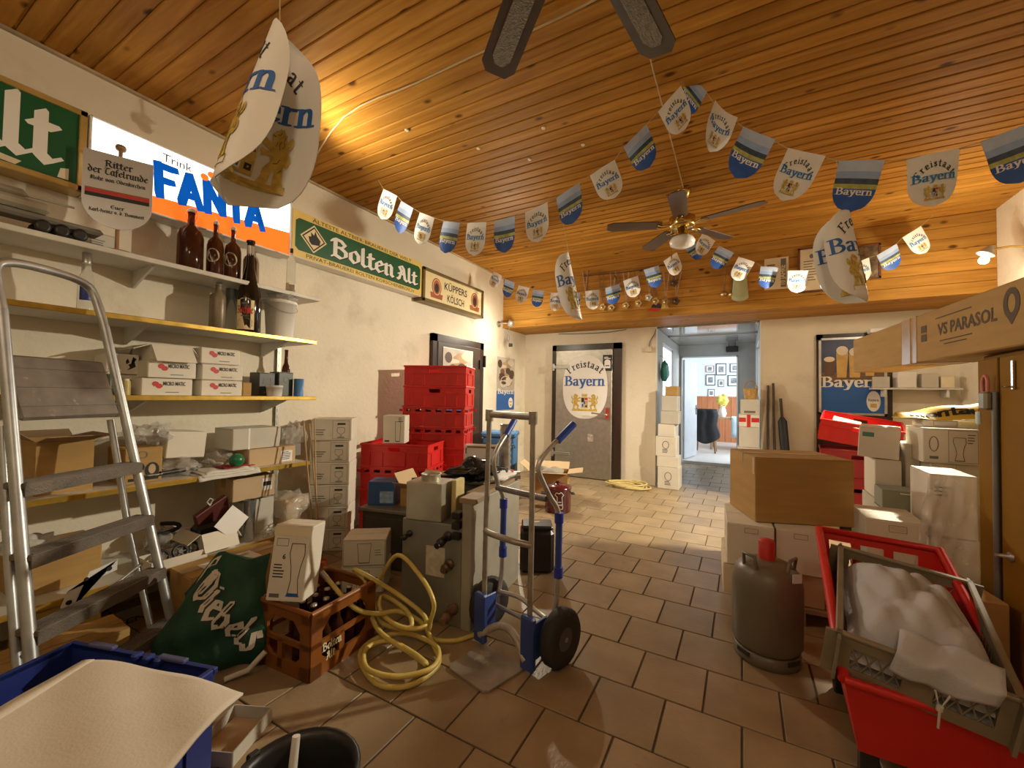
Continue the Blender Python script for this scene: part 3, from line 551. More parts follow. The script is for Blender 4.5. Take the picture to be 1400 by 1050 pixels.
# ================================================================ shelves
SHW = M('shelf_white', (.62, .60, .54), .5, var=.1, scale=3); GEDGE = M('gold_edge', (.55, .36, .06), .3, .5, var=.25, scale=14); BRK = M('bracket_white', (.66, .65, .6), .4, var=.05)
SZ = {}
def shelf(label, zt, xf, y0, y1, edge, th=.024, key=None):
    t = thing('wall_shelf', label, 'shelf', (XL, 0, zt-th)); d = xf-XL; SZ[key] = zt
    q = MB(); q.box((d/2, (y0+y1)/2, th/2), (d-.006, y1-y0, th), bev=.002); q.build('board', SHW, t)
    if edge: q = MB(); q.box((d-.002, (y0+y1)/2, th/2), (.01, y1-y0+.006, th+.004), bev=.003); q.box((d/2, y1+.002, th/2), (d, .006, th+.002)); q.build('edge_strip', edge, t)
    for y in (y0+.25, (y0+y1)/2+.12, y1-.18):
        q = MB(); T = frame((.004, y, 0), (1, 0, 0), (0, 0, 1)); q.prism([(0, -.1), (.012, -.1), (d*.8, -.008), (d*.8, 0), (0, 0)], .012, T); q.build('bracket', BRK, t)
    return t
shelf('upper white wall shelf carrying brown swing-top bottles', 1.974, -2.86, -.2, 2.05, M('shelf_edge_white', (.60, .58, .50), .45, var=.15), key=1)
shelf('gold edged wall shelf carrying the white bucket', 1.632, -2.80, -.2, 1.99, GEDGE, key=2)
shelf('gold edged wall shelf carrying the white carton rows', 1.214, -2.80, -.2, 2.0, GEDGE, key=3)
shelf('gold edged wall shelf heaped with bags and tools', .750, -2.72, -.2, 1.91, GEDGE, key=4)
shelf('lowest gold edged wall shelf with open carton and glasses', .282, -2.72, -.2, 1.90, GEDGE, key=5)
q = MB(); q.box((XL+.012, 1.93, .95), (.022, .03, 1.55)); 
for k in range(30): q.box((XL+.024, 1.93, .25+.05*k), (.004, .008, .022))
tag(q.build('shelf_upright', M('upright_metal', (.35, .33, .28), .4, .6, var=.1)), 'slotted metal shelf upright near the shelf ends', 'shelf upright')
# ---------------------------------------------------------------- bottles
def bottle(name, label, prof, mat, loc, parts=(), group=None, cat='bottle', n=16):
    t = thing(name, label, cat, loc, R.uniform(0, 1), group); q = MB(); q.lathe(prof, n); q.build('body', mat, t)
    for p in parts:
        k = p[0]
        if k == 'band':
            q = MB(); r, z0, z1, m2, a0, a1, nm = p[1:]
            q.surf(lambda u, v: (r*math.cos(a0+(a1-a0)*u), r*math.sin(a0+(a1-a0)*u), z0+(z1-z0)*v), 12, 1); q.build(nm, m2, t)
        elif k == 'cap': q = MB(); q.lathe(p[1], 12); q.build('cap', p[2], t)
        elif k == 'swing':
            z, r = p[1:]; q = MB(); q.lathe([(r*.9, z), (r*1.25, z+.006), (r*1.25, z+.016), (r*.6, z+.03), (0.0001, z+.033)], 12); q.build('stopper', M('porcelain', (.7, .66, .58), .3, var=.1), t)
            q = MB(); q.tube([(r*1.3, 0, z-.05), (r*1.9, 0, z-.015), (r*1.4, 0, z+.02), (0, 0, z+.034), (-r*1.4, 0, z+.02), (-r*1.9, 0, z-.015), (-r*1.3, 0, z-.05)], .0022, 6); q.build('wire_bail', CHROME, t)
    return t
def bprof(R_, H, neck, rn, sh=.16): return [(R_*.92, 0), (R_, .012), (R_, H-neck-sh*H), (R_*.85, H-neck-sh*H*.5), (rn*1.15, H-neck), (rn, H-neck*.5), (rn, H-.012), (rn*1.15, H-.01), (rn*1.1, H)]
def shelfpos(px, py, x): p = at(px, py, x=x); return p
def sp(px, key, x, wpx, pytop, pybase=None):
    """shelf item: centre pixel, shelf key, x; returns y, radius, height"""
    z = SZ[key]; 
    # find y so that the point (x, y, z) projects to px
    lo, hi = -.2, 4.5
    for _ in range(40):
        mid = (lo+hi)/2
        if proj((x, mid, z))[0] < px: lo = mid
        else: hi = mid
    y = lo; d = depth((x, y, z)); r = wpx*d/FP/2*math.cos(math.atan((px-700)/FP))
    zt = at(px, pytop, x=x).z; return y, r, zt-z
facecam = math.atan2(-1, 1)
lab = M('cream_label', (.72, .62, .42), .5, var=.1, scale=40)
y, r, h = sp(259, 1, -3.0, 38, 283); bottle('swing_top_bottle', 'largest brown swing-top bottle on the upper shelf', bprof(r, h-.03, .08, .018, .2), GLASSB, (-3.0, y, SZ[1]), [('swing', h-.035, .017)])
for px, wp, pt, x, ll in ((293, 24, 300, -2.98, 'brown swing-top bottle with round label, nearer the large bottle'), (317, 24, 308, -2.97, 'brown swing-top bottle with round label, beside the tall Zischke bottle')):
    y, r, h = sp(px, 1, x, wp, pt); t = bottle('swing_top_bottle', ll, bprof(r, h-.03, .08, .013, .18), GLASSB, (x, y, SZ[1]), [('swing', h-.035, .013)], 'brown swing-top bottles'); t.rotation_euler.z = 0
    printed('paper_label', [(lab, [ell(0, 0, r*.82, r*.95)]), (INKG, ring(0, 0, r*.7, r*.8, .003)), (INKG, [rect(-r*.4, -.006, r*.4, .006)])], (lambda r, zc: lambda a, b, off: Vector(((r+off+.0005)*math.cos(a/r-.75), (r+off+.0005)*math.sin(a/r-.75), zc+b)))(r, h*.36), t)
y, r, h = sp(341, 1, -3.02, 20, 330); bottle('swing_top_bottle', 'slim brown swing-top bottle half behind the Zischke bottle', bprof(r, h-.02, .07, .012), GLASSB, (-3.02, y, SZ[1]), [('swing', h-.03, .012)], 'brown swing-top bottles')
y, r, h = sp(397, 1, -2.95, 13, 340); bottle('small_bottle', 'small clear bottle with dark cap at the shelf end', bprof(r, h, .05, .009), GLASSC, (-2.95, y, SZ[1]), [('cap', [(.011, h-.03), (.011, h+.003), (.0001, h+.004)], BLACK), ('band', r+.001, .03, .08, lab, 0, 5, 'paper_label')])
y, r, h = sp(116, 2, -2.92, 27, 345); bottle('clear_bottle', 'clear spirits bottle with blue label beside the ladder', bprof(r*.9, h-.01, .09, .017, .2), GLASSC, (-2.92, y, SZ[2]), [('cap', [(.02, h-.055), (.02, h), (.0001, h+.001)], ALU), ('band', r*.9+.001, .06, .13, BLUE, -2, .2, 'blue_label'), ('band', r*.9+.0015, .07, .11, PAPER, .4, 1.2, 'paper_label')])
y, r, h = sp(297, 2, -2.98, 25, 390); bottle('stoneware_bottle', 'grey brown stoneware flagon on the second shelf', [(r*.9, 0), (r, .01), (r, h*.68), (r*.9, h*.78), (r*.4, h*.86), (r*.36, h*.97), (r*.45, h)], M('stoneware', (.20, .15, .09), .35, var=.2, scale=10), (-2.98, y, SZ[2]), [('cap', [(r*.4, h), (r*.4, h+.015), (.0001, h+.02)], ALU)], cat='bottle')
y, r, h = sp(315, 2, -3.03, 17, 395); bottle('glass_jar', 'narrow clear glass jar beside the stoneware flagon', [(r, 0), (r, h), (r*.9, h), (r*.9, .006)], GLASSC, (-3.03, y, SZ[2]), (), cat='jar')
y, r, h = sp(339, 2, -2.9, 36, 328); r *= .97; pr = [(r*.9, 0), (r, .012), (r, h*.36), (r*.92, h*.44), (r*.6, h*.58), (r*.36, h*.72), (r*.30, h*.86), (r*.3, h*.97), (r*.38, h*.975), (r*.36, h)]
t = bottle('wine_bottle', 'tall dark Zischke bottle with cream label', pr, M('dark_bottle_glass', (.012, .008, .006), .08, var=0, coat=.5), (-2.9, y, SZ[2]), [('band', r*.31, h*.8, h*.94, M('silver_foil', (.5, .47, .42), .3, .7, var=.3), 0, 6.28, 'foil_neck')]); t.rotation_euler.z = 0
cyl = (lambda r: lambda a, b, off: Vector(((r+off+.0008)*math.cos(a/r-.8), (r+off+.0008)*math.sin(a/r-.8), .02+b)))(r)
printed('paper_label', [(CREAM, [[(r*(-.75+.25*i), .0) for i in range(7)]+[(r*(.75-.25*i), h*.31+(.012 if 1 < i < 5 else 0)) for i in range(7)]])], cyl, t)
printed('label_lettering', [(INKR, centre(frak('Zischke', h*.075, .26), 0, h*.17, r*1.35)), (M('label_green', (.12, .2, .05), .5, var=.2), [rect(-r*.6, h*.03, r*.6, h*.1), [(-r*.5, h*.1), (r*.5, h*.1), (r*.2, h*.125), (-r*.1, h*.115)]]), (INKG, [rect(-r*.3, h*.135, r*.3, h*.148), rect(-r*.25, h*.265, r*.25, h*.28)])], cyl, t, base=.0016)
y, r, h = sp(382, 2, -2.96, 45, 412); t = thing('plastic_bucket', 'white plastic bucket stuffed with a clear bag', 'bucket', (-2.96, y, SZ[2]))
q = MB(); q.lathe([(r*.82, 0), (r*.98, h*.9), (r*1.05, h*.9), (r*1.07, h*.97), (r*1.04, h), (r*.98, h), (r*.95, h*.95), (r*.8, .01)], 24, capt=False); q.build('body', M('white_plastic', (.70, .68, .62), .35, var=.05), t)
q = MB(); q.tube([(r*1.07*math.cos(a), r*1.07*math.sin(a), h*.92-.07*math.sin((a+1.6)/3.14*PI)*1.0) for a in [-1.57+.26*i for i in range(13)]], .002, 6); q.build('wire_handle', STEEL, t)
def lump(name, mat, c, sx, sy, sz, seed, parent=None, amp=.25, nu=18, nv=10, flat=True, fr=2.2):
    rr = random.Random(seed); ph = [(rr.uniform(-3, 3), rr.uniform(-3, 3), rr.uniform(-3, 3), rr.uniform(0, 6)) for _ in range(9)]
    q = MB()
    def f(u, v):
        a = 2*PI*u; b = PI*(v-.5); d = Vector((math.cos(a)*math.cos(b), math.sin(a)*math.cos(b), math.sin(b)))
        k = 1+amp*sum(math.sin(fr*(p[0]*d.x+p[1]*d.y+p[2]*d.z)+p[3]) for p in ph)/3.2
        z = d.z*k*sz; z = max(z, -sz*.98) if flat else z
        return (c[0]+d.x*k*sx, c[1]+d.y*k*sy, c[2]+z)
    q.surf(f, nu, nv); return q.build(name, mat, parent)
lump('bag', PLASTICBAG, (0, 0, h+.02), r*.95, r*.95, .06, 3, t, .3, 26, 14, fr=3.4)
# shield on a stand, toy lorry and tank on the upper shelf
p = at(163, 258, x=-2.95); t = thing('shield_trophy', 'grey shield plaque in old German script on a turned stand', 'trophy', (-2.95, p.y, SZ[1]), math.radians(62))
q = MB(); q.lathe([(.075, 0), (.075, .012), (.03, .02), (.009, .03), (.009, .56), (.02, .565), (.024, .58), (.02, .592), (.003, .6)], 16); q.build('stand', M('turned_wood', (.32, .2, .1), .4, var=.2), t)
w, h = .28, .40; sh = [(-w/2, h)]+[(w/2, h*.98)]+[(w/2*math.cos(a), .14-.14*math.sin(a)*1.0+0) for a in [PI/14*i for i in range(0, 15)]]
q = MB(); q.prism(sh, .006, frame((0, -.012, .13), (1, 0, 0), (0, 0, 1))); q.build('plaque', M('plaque_grey', (.52, .51, .48), .3, .2, var=.05), t)
pf = onface(frame((0, -.0184, .13), (1, 0, 0), (0, 0, 1)))
printed('lettering', [(INK, centre(frak('Ritter', .034), 0, .325, .11)+centre(frak('der Tafelrunde', .034), 0, .283, .24)+centre(frak('Mohr von Odenkirchen', .02), 0, .245, .22)+centre(frak('Euer', .018), 0, .105, .055)+centre(frak('Karl-Heinz v. d. Bommert', .018), 0, .078, .22)), (INK, [rect(-w/2+.012, .155, w/2-.012, .175)]), (INKR, [rect(-w/2+.012, .175, w/2-.012, .195)]), (M('soft_brown', (.25, .13, .08), .5, var=.1), [rect(-w/2+.012, .195, w/2-.012, .2)])], pf, t)
p = at(30, 312, x=-2.97); t = thing('toy_lorry', 'grey model lorry loaded with a tank on the upper shelf', 'toy', (-2.92, p.y-.08, SZ[1]), PI/2); t.scale = (1.25, 1.25, 1.4); GRY = M('model_grey', (.5, .48, .42), .35, .3, var=.15)
for nm, c, d, m2 in (('cab', (-.21, 0, .075), (.075, .09, .085), GRY), ('bonnet', (-.265, 0, .052), (.05, .08, .045), GRY), ('trailer', (.06, 0, .05), (.42, .085, .022), M('model_dark', (.2, .19, .16), .5, var=.2)), ('tank_hull', (.02, 0, .085), (.2, .08, .04), M('model_olive', (.3, .28, .21), .5, var=.2)), ('tank_turret', (.02, 0, .118), (.085, .06, .03), M('model_olive'))):
    q = MB(); q.box(c, d, bev=.012); q.build(nm, m2, t)
q = MB(); q.tube([(.06, 0, .12), (.19, 0, .125)], .004, 8); q.build('tank_gun', MC['model_olive'], t)
q = MB(); q.box((-.212, 0, .095), (.05, .092, .03)); q.build('window', BLACK, t)
for x in (-.25, -.12, .1, .15, .2):
    for s in (-1, 1):
        q = MB(); q.lathe([(.014, -.008), (.022, -.006), (.022, .006), (.014, .008)], 12, TR((x, s*.042, .022), PI/2)); q.build('wheel', BLACK, t)
p = at(112, 330, x=-3.05); t = carton('model_box', 'flat printed picture box behind the model lorry', 'box', .3, .06, .12, (-3.08, p.y, SZ[1]), PI/2, WBOXG, False, prints=[(INKG, [rect(.03, .03, .15, .1)]+lines(.18, .08, .27, 4, .012, .004))])
# ================================================================ third shelf: white cartons with red dots, jars
MMI = lambda w, h: [(INKR, [ell(w*.26, h*.68, .016, .014, 12), ell(w*.33, h*.56, .016, .014, 12)]), (INK, shift(sans('MICRO MATIC', .022, .02)[0], w*.40, h*.6, sx=(w*.45)/max(.01, sans('MICRO MATIC', .022, .02)[1])))]+[(INKG, [rect(w*.45, h*.18, w*.72, h*.22)])]
def shelfbox(name, label, cat, px0, px1, z0, h, xf, dep, mat=None, prints=None, group=None, **k):
    a = at(px0, 540, x=xf); z = z0
    def yof(px):
        lo, hi = -.5, 6
        for _ in range(40):
            m_ = (lo+hi)/2
            if proj((xf, m_, z+h/2))[0] < px: lo = m_
            else: hi = m_
        return lo
    y0, y1 = yof(px0), yof(px1); w = y1-y0
    return carton(name, label, cat, w, dep, h, (xf-dep/2, (y0+y1)/2, z), PI/2, mat, prints=prints(w, h) if prints else (), group=group, **k), w
z3 = SZ[3]
def zat(px, py, x): return at(px, py, x=x).z
BXH = .097
for k, (a, b, ll) in enumerate(((275, 331, 'white Micro Matic carton, bottom of the right shelf stack'), (276, 332, 'white Micro Matic carton, middle of the right shelf stack'), (275, 328, 'white Micro Matic carton, top of the right shelf stack'))):
    shelfbox('parts_carton', ll, 'carton', a, b, z3+k*(BXH+.002), BXH, -2.86, .26, WBOX, MMI, 'white parts cartons on the third shelf', tape=False)
for k, (a, b, ll) in enumerate(((193, 263, 'white Micro Matic carton, bottom of the left shelf stack'), (202, 268, 'white Micro Matic carton, second of the left shelf stack'))):
    shelfbox('parts_carton', ll, 'carton', a, b, z3+k*(BXH+.003), BXH, -2.85, .26, WBOX, MMI, 'white parts cartons on the third shelf', tape=False)
t, w = shelfbox('parts_carton', 'white Micro Matic carton with lid open atop the left stack', 'carton', 206, 262, z3+2*(BXH+.003), .085, -2.88, .24, WBOX, MMI, 'white parts cartons on the third shelf', openflaps=True, flapang=-.9)
q = MB(); q.box((0, 0, .04), (w*.7, .15, .05), bev=.01); q.build('contents', BLACK, t)
for k, ll in ((0, 'white carton with black thistle print standing on the shelf, lower'), (1, 'white carton with black thistle print, upper of two behind the stack')):
    t, w = shelfbox('printed_carton', ll, 'carton', 150-5*k, 193-3*k, z3+k*.115, .112, -2.98, .17, WBOX, lambda w, h: [(INK, [[(w*.62, h*.2), (w*.72, h*.35), (w*.66, h*.5), (w*.8, h*.55), (w*.76, h*.7), (w*.92, h*.78), (w*.8, h*.88), (w*.9, h*.4), (w*.78, h*.3)], [(w*.6, h*.5), (w*.7, h*.6), (w*.64, h*.8), (w*.58, h*.65)]]), (INKG, [rect(w*.05, h*.1, w*.2, h*.14), rect(w*.05, h*.2, w*.25, h*.24)])], 'thistle print cartons', tape=False)
for px, wp, pt, ll, m2 in ((160, 10, 505, 'small dark bottle with white cap beside the shelf cartons', BLACK), (172, 13, 518, 'small jar of yellowish paste beside the shelf cartons', M('yellow_paste', (.5, .4, .15), .4, var=.2)), (148, 13, 508, 'small dark green jar at the ladder side of the shelf', M('dark_green', (.05, .07, .03), .4, var=.2))):
    y, r, h = sp(px, 3, -2.88, wp, pt); bottle('small_bottle' if px == 160 else 'small_jar', ll, [(r, 0), (r, h*.6), (r*.6, h*.75), (r*.6, h*.9)] if px == 160 else [(r, 0), (r, h*.85), (r*.9, h*.9)], m2, (-2.88, y, z3), [('cap', [(r*.65, h*.88), (r*.65, h), (.0001, h)], PAPER)], cat='bottle' if px == 160 else 'jar')
t, w = shelfbox('small_carton', 'little brown carton beside the right carton stack', 'carton', 332, 344, z3, .09, -2.87, .1, CARD, None, tape=False)
t, w = shelfbox('glass_carton', 'black gift carton with a wine glass picture on the third shelf', 'carton', 354, 376, z3, .165, -2.92, .12, M('black_card', (.035, .03, .025), .4, var=.2), lambda w, h: [(INKG, glassprint(w/2, h*.15, h*.6, w*.5, 1))], tape=False)
t, w = shelfbox('glass_carton', 'dark green gift carton near the shelf end', 'carton', 381, 401, z3, .175, -2.9, .12, M('dark_green_card', (.05, .06, .045), .4, var=.2), lambda w, h: [(INKG, ring(w/2, h*.7, w*.2, w*.2, .004))], tape=False)
y, r, h = sp(375, 3, -2.84, 23, 527); bottle('plastic_tub', 'small white lidded tub on the third shelf', [(r*.9, 0), (r, h*.8), (r*1.04, h*.8), (r*1.04, h)], M('white_plastic', (.7, .68, .62), .35, var=.05), (-2.84, y, z3), (), cat='tub')
y, r, h = sp(408, 3, -2.87, 14, 518); bottle('blue_tape_roll', 'small blue roll at the end of the third shelf', [(r, 0), (r, h), (r*.5, h), (r*.5, .003)], BLUEL, (-2.87, y, z3), (), cat='tape roll')
y, r, h = sp(392, 3, -3.0, 12, 478); bottle('dark_bottle', 'dark bottle standing behind the gift cartons', bprof(r, h, .1, .012), GLASSB, (-3.02, y, z3), ())
# ================================================================ fourth shelf
z4, z5 = SZ[4], SZ[5]
def sbox(name, label, cat, px0, px1, pyt, z0, xf, dep, mat=None, prints=None, **k):
    return shelfbox(name, label, cat, px0, px1, z0, max(.02, zat((px0+px1)/2, pyt, xf)-z0), xf, dep, mat, prints, **k)
sbox('open_carton', 'open brown carton behind the ladder on the fourth shelf', 'carton', 48, 128, 603, z4, -2.82, .3, CARD, None, openflaps=True, inner=CARDD, flapang=.2)
t, w = sbox('picture_carton', 'brown carton with black oval pictures right of the ladder', 'carton', 170, 222, 612, z4, -2.78, .22, CARD, lambda w, h: [(INK, [ell(w*.3, h*.45, w*.22, h*.16, 16), ell(w*.72, h*.35, w*.2, h*.22, 16), rect(w*.1, h*.08, w*.9, h*.16)]), (CARDL, [ell(w*.3, h*.48, w*.12, h*.09, 12), ell(w*.72, h*.38, w*.1, h*.14, 12)]), (INKG, ring(w*.45, h*.8, w*.14, h*.1, .004))], tape=False)
t = thing('plastic_bag', 'crumpled clear plastic bag lying on the picture carton', 'bag', (-2.9, at(203, 612, x=-2.9).y, zat(196, 612, -2.78)+.002)); lump('film', PLASTICBAG, (0, 0, .055), .1, .10, .055, 5, t, .35, 26, 14, fr=3.5)
# dark slatted crate behind ladder
yy0, yy1 = at(20, 690, x=-2.75).y, at(135, 680, x=-2.75).y; t = thing('punched_tray', 'dark punched metal tray behind the ladder steps', 'tray', (-2.78, (yy0+yy1)/2-.12, z5+.3), PI/2)
bpy.data.objects.remove(t)
# white flat box, tools, cloths
t, w = sbox('flat_carton', 'flat white lidded carton on the bags of the fourth shelf', 'carton', 226, 280, 590, z4+.10, -2.86, .2, WBOX, None, tape=False)
t.rotation_euler.y = .08; printed('print', [(INKR, [ell(0, 0, .03, .02)]), (INKG, [rect(-.06, -.04, .06, -.03)])], onface(TR((0, 0, .065))), t)
def bagthing(name, label, cat, px, py, x, sx, sy, sz, zb, seed, mat=PLASTICBAG, amp=.3, fr=3.0): 
    p = at(px, py, x=x); t = thing(name, label, cat, (x, p.y, zb)); lump('film', mat, (0, 0, sz), sx, sy, sz, seed, t, amp, 26, 14, fr=fr); return t
t = bagthing('plastic_bag', 'clear bag of fittings under the flat white carton', 'bag', 247, 630, -2.88, .1, .085, .048, z4, 8)
for k in range(5):
    q = MB(); q.box((-.05+.02*k, -.08+.035*k, .03), (.03, .025, .02), rz=k, bev=.004); q.build('fitting', WBOXG if k % 2 else BLACK, t)
t = thing('hand_tool', 'black handled scraper on the fourth shelf', 'tool', (-2.79, at(238, 632, x=-2.79).y, z4+.02), .2); 
q = MB(); q.tube([(0, -.07, .02), (0, .06, .02)], .012, 8); q.build('handle', BLACK, t); q = MB(); q.box((0, -.1, .02), (.03, .07, .004)); q.build('blade', STEEL, t)
t = bagthing('plastic_bag', 'dusty clear bag of parts beside the green ball', 'bag', 297, 630, -2.92, .10, .075, .055, z4, 11)
for k in range(4):
    q = MB(); q.lathe([(.012, 0), (.012, .03), (.006, .03), (.006, .045)], 8, TR((-.03+.025*k, -.04+.03*k, .03), .7*k)); q.build('fitting', M('white_plastic'), t)
p = at(325, 623, x=-2.76); q = MB(); r = .043; q.lathe([(.0001, -r)]+[(r*math.cos(a), r*math.sin(a)) for a in [-1.3+.26*i for i in range(11)]]+[(.0001, r)], 18)
tag(q.build('green_ball', M('green_plastic', (.015, .16, .06), .3, var=.05), None, (-2.77, p.y, z4+.02+r)), 'green ball on the folded cloths of the fourth shelf', 'ball')
# folded cloths hanging over the edge
def drape(name, mat, y0, y1, x0, x1, z, hang, seed, parent, th=.006):
    rr = random.Random(seed); a, b = rr.uniform(0, 6), rr.uniform(0, 6); q = MB(); L1 = x1-x0
    def f(u, v):
        s = u*(L1+hang); yq = y0+(y1-y0)*v; wv = .006*math.sin(v*9+a)+.004*math.sin(v*17+u*6+b)
        if s < L1: return (x0+s, yq, z+.006+wv*.6)
        k = s-L1; return (x1+.006+.5*abs(wv)+.02*min(1, k/.03), yq, z+.006-k+wv*.2)
    q.surf(f, 16, 16, th); return q.build(name, mat, parent)
CLO = M('cloth_white', (.68, .66, .60), .85, var=.06, bump=.2, bscale=200)
yc0, yc1 = at(268, 655, x=-2.74).y, at(352, 645, x=-2.74).y
for k in range(3):
    t = thing('folded_cloth', ['lowest white cloth folded over the shelf edge', 'middle white cloth folded on the shelf edge', 'uppermost white cloth folded on the shelf edge'][k], 'cloth', (0, 0, 0), group='folded white cloths'); t.location = (-2.75, (yc0+yc1)/2, z4+.007*k)
    drape('cloth', CLO, -(yc1-yc0)/2+.02*k, (yc1-yc0)/2-.03*k, -.18, .02, 0, .03-.01*k, k, t, .004)
t = thing('red_cloth', 'red cloth lying under the green ball', 'cloth', (-2.77, p.y+.01, z4+.022)); drape('cloth', M('red_cloth', (.42, .03, .03), .8, var=.15), -.09, .09, -.12, .02, 0, .0, 9, t, .004)
t, w = sbox('labelled_carton', 'brown carton with white label at the fourth shelf end', 'carton', 340, 404, 612, z4, -2.78, .24, CARDL, lambda w, h: [(PAPER, [rect(w*.66, h*.12, w*.92, h*.75)]), (INK, lines(w*.69, h*.68, w*.89, 5, h*.1, h*.04))], tape=False)
hz = zat(372, 612, -2.78)
t, w = sbox('grey_carton', 'grey strapped carton on the labelled carton', 'carton', 318, 384, 585, hz+.002, -2.8, .22, WBOXG, lambda w, h: [(PAPER, [rect(w*.3, 0, w*.34, h)])], tape=False)
t = bagthing('plastic_bag', 'clear plastic packaging at the end of the fourth shelf', 'bag', 402, 612, -2.86, .09, .06, .075, hz+.002, 15)
t, w = sbox('clear_tub', 'translucent plastic tub at the fourth shelf end', 'tub', 390, 412, 585, z4, -3.03, .1, M('translucent_grey', (.45, .43, .38), .3, var=.1, alpha=.6), None, tape=False)
# ================================================================ fifth shelf
t, w = sbox('light_carton', 'light brown taped carton on the white carton, lowest shelf', 'carton', 318, 376, 652, z5+.255, -2.82, .22, CARDL, lambda w, h: [(PAPER, [rect(w*.68, h*.3, w*.92, h*.85)]), (INK, [rect(w*.7, h*.5, w*.9, h*.7)])])
t, w = sbox('white_carton', 'plain white carton beneath the light brown taped carton', 'carton', 332, 374, 690, z5, -2.86, .2, WBOXG, None, tape=False); 
bpy.data.objects.remove(t.children[0]) if False else None
def setz(t, h0, h1): t.scale.z = h1/h0
setz(t, zat(347, 690, -2.84)-z5, .25)
t = bagthing('plastic_bag', 'large clear bag at the end of the lowest shelf', 'bag', 397, 690, -2.9, .13, .13, .12, z5, 21, amp=.22)
q = MB(); q.box((0, 0, .1), (.16, .18, .19), bev=.01); q.build('contents', CARDL, t)
y, r, h = sp(341, 5, -2.76, 18, 684); bottle('drinking_glass', 'tall clear drinking glass on the lowest shelf', [(r*.8, 0), (r, h), (r*.92, h), (r*.72, .01)], GLASSC, (-2.77, y, z5), (), cat='glass')
t = thing('wire_trivet', 'small white lattice trivet leaning on the lowest shelf', 'trivet', (-2.75, at(366, 725, x=-2.75).y, z5)); q = MB()
for k in range(6): a = PI/3*k; q.tube([(0.01+.02*math.sin(b)*.3, .035*math.cos(a)+.017*math.cos(b), .045+.03*math.sin(a)+.015*math.sin(b)) for b in [PI/6*i for i in range(12)]], .003, 5, closed=True)
q.build('lattice', M('white_plastic'), t)
t, w = sbox('parts_carton', 'opened white Micro Matic carton on the lowest shelf', 'carton', 274, 322, 726, z5, -2.75, .22, WBOX, MMI, openflaps=True, flapang=-1.1); 
q = MB(); q.box((0, .02, .1), (.16, .1, .1), bev=.02); q.build('contents', BLACK, t)
t = thing('brown_book', 'dark brown folder tipped on top of the opened carton', 'folder', (-2.88, at(290, 695, x=-2.88).y, z5+.2), rot=(.5, .35, .3)); q = MB(); q.box((0, 0, 0), (.03, .2, .15), bev=.004); q.build('cover', M('oxblood', (.09, .02, .015), .5, var=.2), t); q = MB(); q.tube([(.0, .0, .075), (.005, .02, .11), (0, .01, .13), (-.005, -.01, .11), (0, 0, .075)], .004, 6); q.build('cord', PAPER, t)
t = thing('white_card', 'blank white card standing in the opened carton', 'card', (-2.745, at(317, 715, x=-2.745).y, z5+.16), rot=(.75, -.2, 0)); q = MB(); q.box((0, 0, 0), (.003, .15, .13)); q.build('sheet', PAPER, t)
t = thing('parts_tray', 'shallow white tray holding black castors', 'tray', (-2.80, at(237, 755, x=-2.8).y, z5), PI/2); q = MB()
for c, d in (((0, 0, .003), (.26, .17, .005)), ((0, -.085, .025), (.26, .004, .05)), ((0, .085, .025), (.26, .004, .05)), ((-.13, 0, .025), (.004, .17, .05)), ((.13, 0, .025), (.004, .17, .05))): q.box(c, d)
q.build('tray', WBOX, t)
for k, (cx, cyy) in enumerate(((-.07, -.04), (.02, -.03), (.08, -.02))):
    c = thing('castor', ['black spoked castor wheel in the tray, left', 'black spoked castor wheel in the tray, middle', 'black spoked castor wheel in the tray, right'][k], 'wheel', tuple(t.matrix_basis @ Vector((cx, cyy, .012))), PI/2, 'castors in the tray')
    T = TR((0, 0, .042), 1.1); q = MB(); q.tube([(.034*math.cos(a), .034*math.sin(a), 0) for a in [PI/9*i for i in range(18)]], .008, 8, closed=True, T=T); q.build('tyre', BLACK, c)
    q = MB(); q.lathe([(.012, -.01), (.012, .01)], 10, T); [q.box((0, 0, 0), (.064, .005, .008), T, rz=PI/3*i) for i in range(3)]; q.build('spokes', INKG, c)
t = bagthing('plastic_bag', 'clear bag of dark pipe behind the castor tray', 'bag', 226, 715, -3.02, .08, .085, .07, z5+.0, 31)
q = MB(); q.tube([(.05*math.cos(a)*1.0, .07*math.sin(a), .06+.01*a) for a in [.5*i for i in range(20)]], .012, 8); q.build('hose', RUBBER, t)
# items behind the ladder, lower shelf
t, w = sbox('yellow_carton', 'yellow printed carton marked B behind the ladder', 'carton', 38, 140, 757, .002, -2.74, .28, M('yellow_card', (.50, .33, .07), .6, var=.15), lambda w, h: [(INK, shift(sans('B', .11, .03)[0], w*.5, h*.62)+shift(sans('ZUTATEN', .05, .02)[0], w*.45, h*.2)), (MEDAL, [ell(w*.2, h*.35, w*.16, h*.14)])], tape=False)
setz(t, zat(89, 757, -2.74)-.002, .245)
t, w = sbox('brown_carton', 'brown carton lying on the shelf behind the ladder', 'carton', 20, 140, 700, z5, -2.86, .26, CARD, None)
setz(t, max(.02, zat(80, 700, -2.86)-z5), .2)
t = thing('angle_plate', 'white drilled corner plate hung behind the ladder step', 'bracket', (-2.70, at(130, 745, x=-2.7).y, .30), PI/2, rot=(0, 0, PI/2))
q = MB(); T = frame((0, -.01, 0), (1, 0, 0), (0, 0, 1)); q.prism([(-.09, .02), (.08, .06), (.08, .11), (-.02, .085), (-.07, -.06), (-.11, -.045)], .005, T); q.build('plate', PAPER, t)
printed('hole', [(INK, [ell(.05, .075, .011, .011, 10), ell(-.085, -.03, .011, .011, 10), ell(-.03, .055, .009, .009, 10)])], onface(frame((0, -.0155, 0), (1, 0, 0), (0, 0, 1))), t)
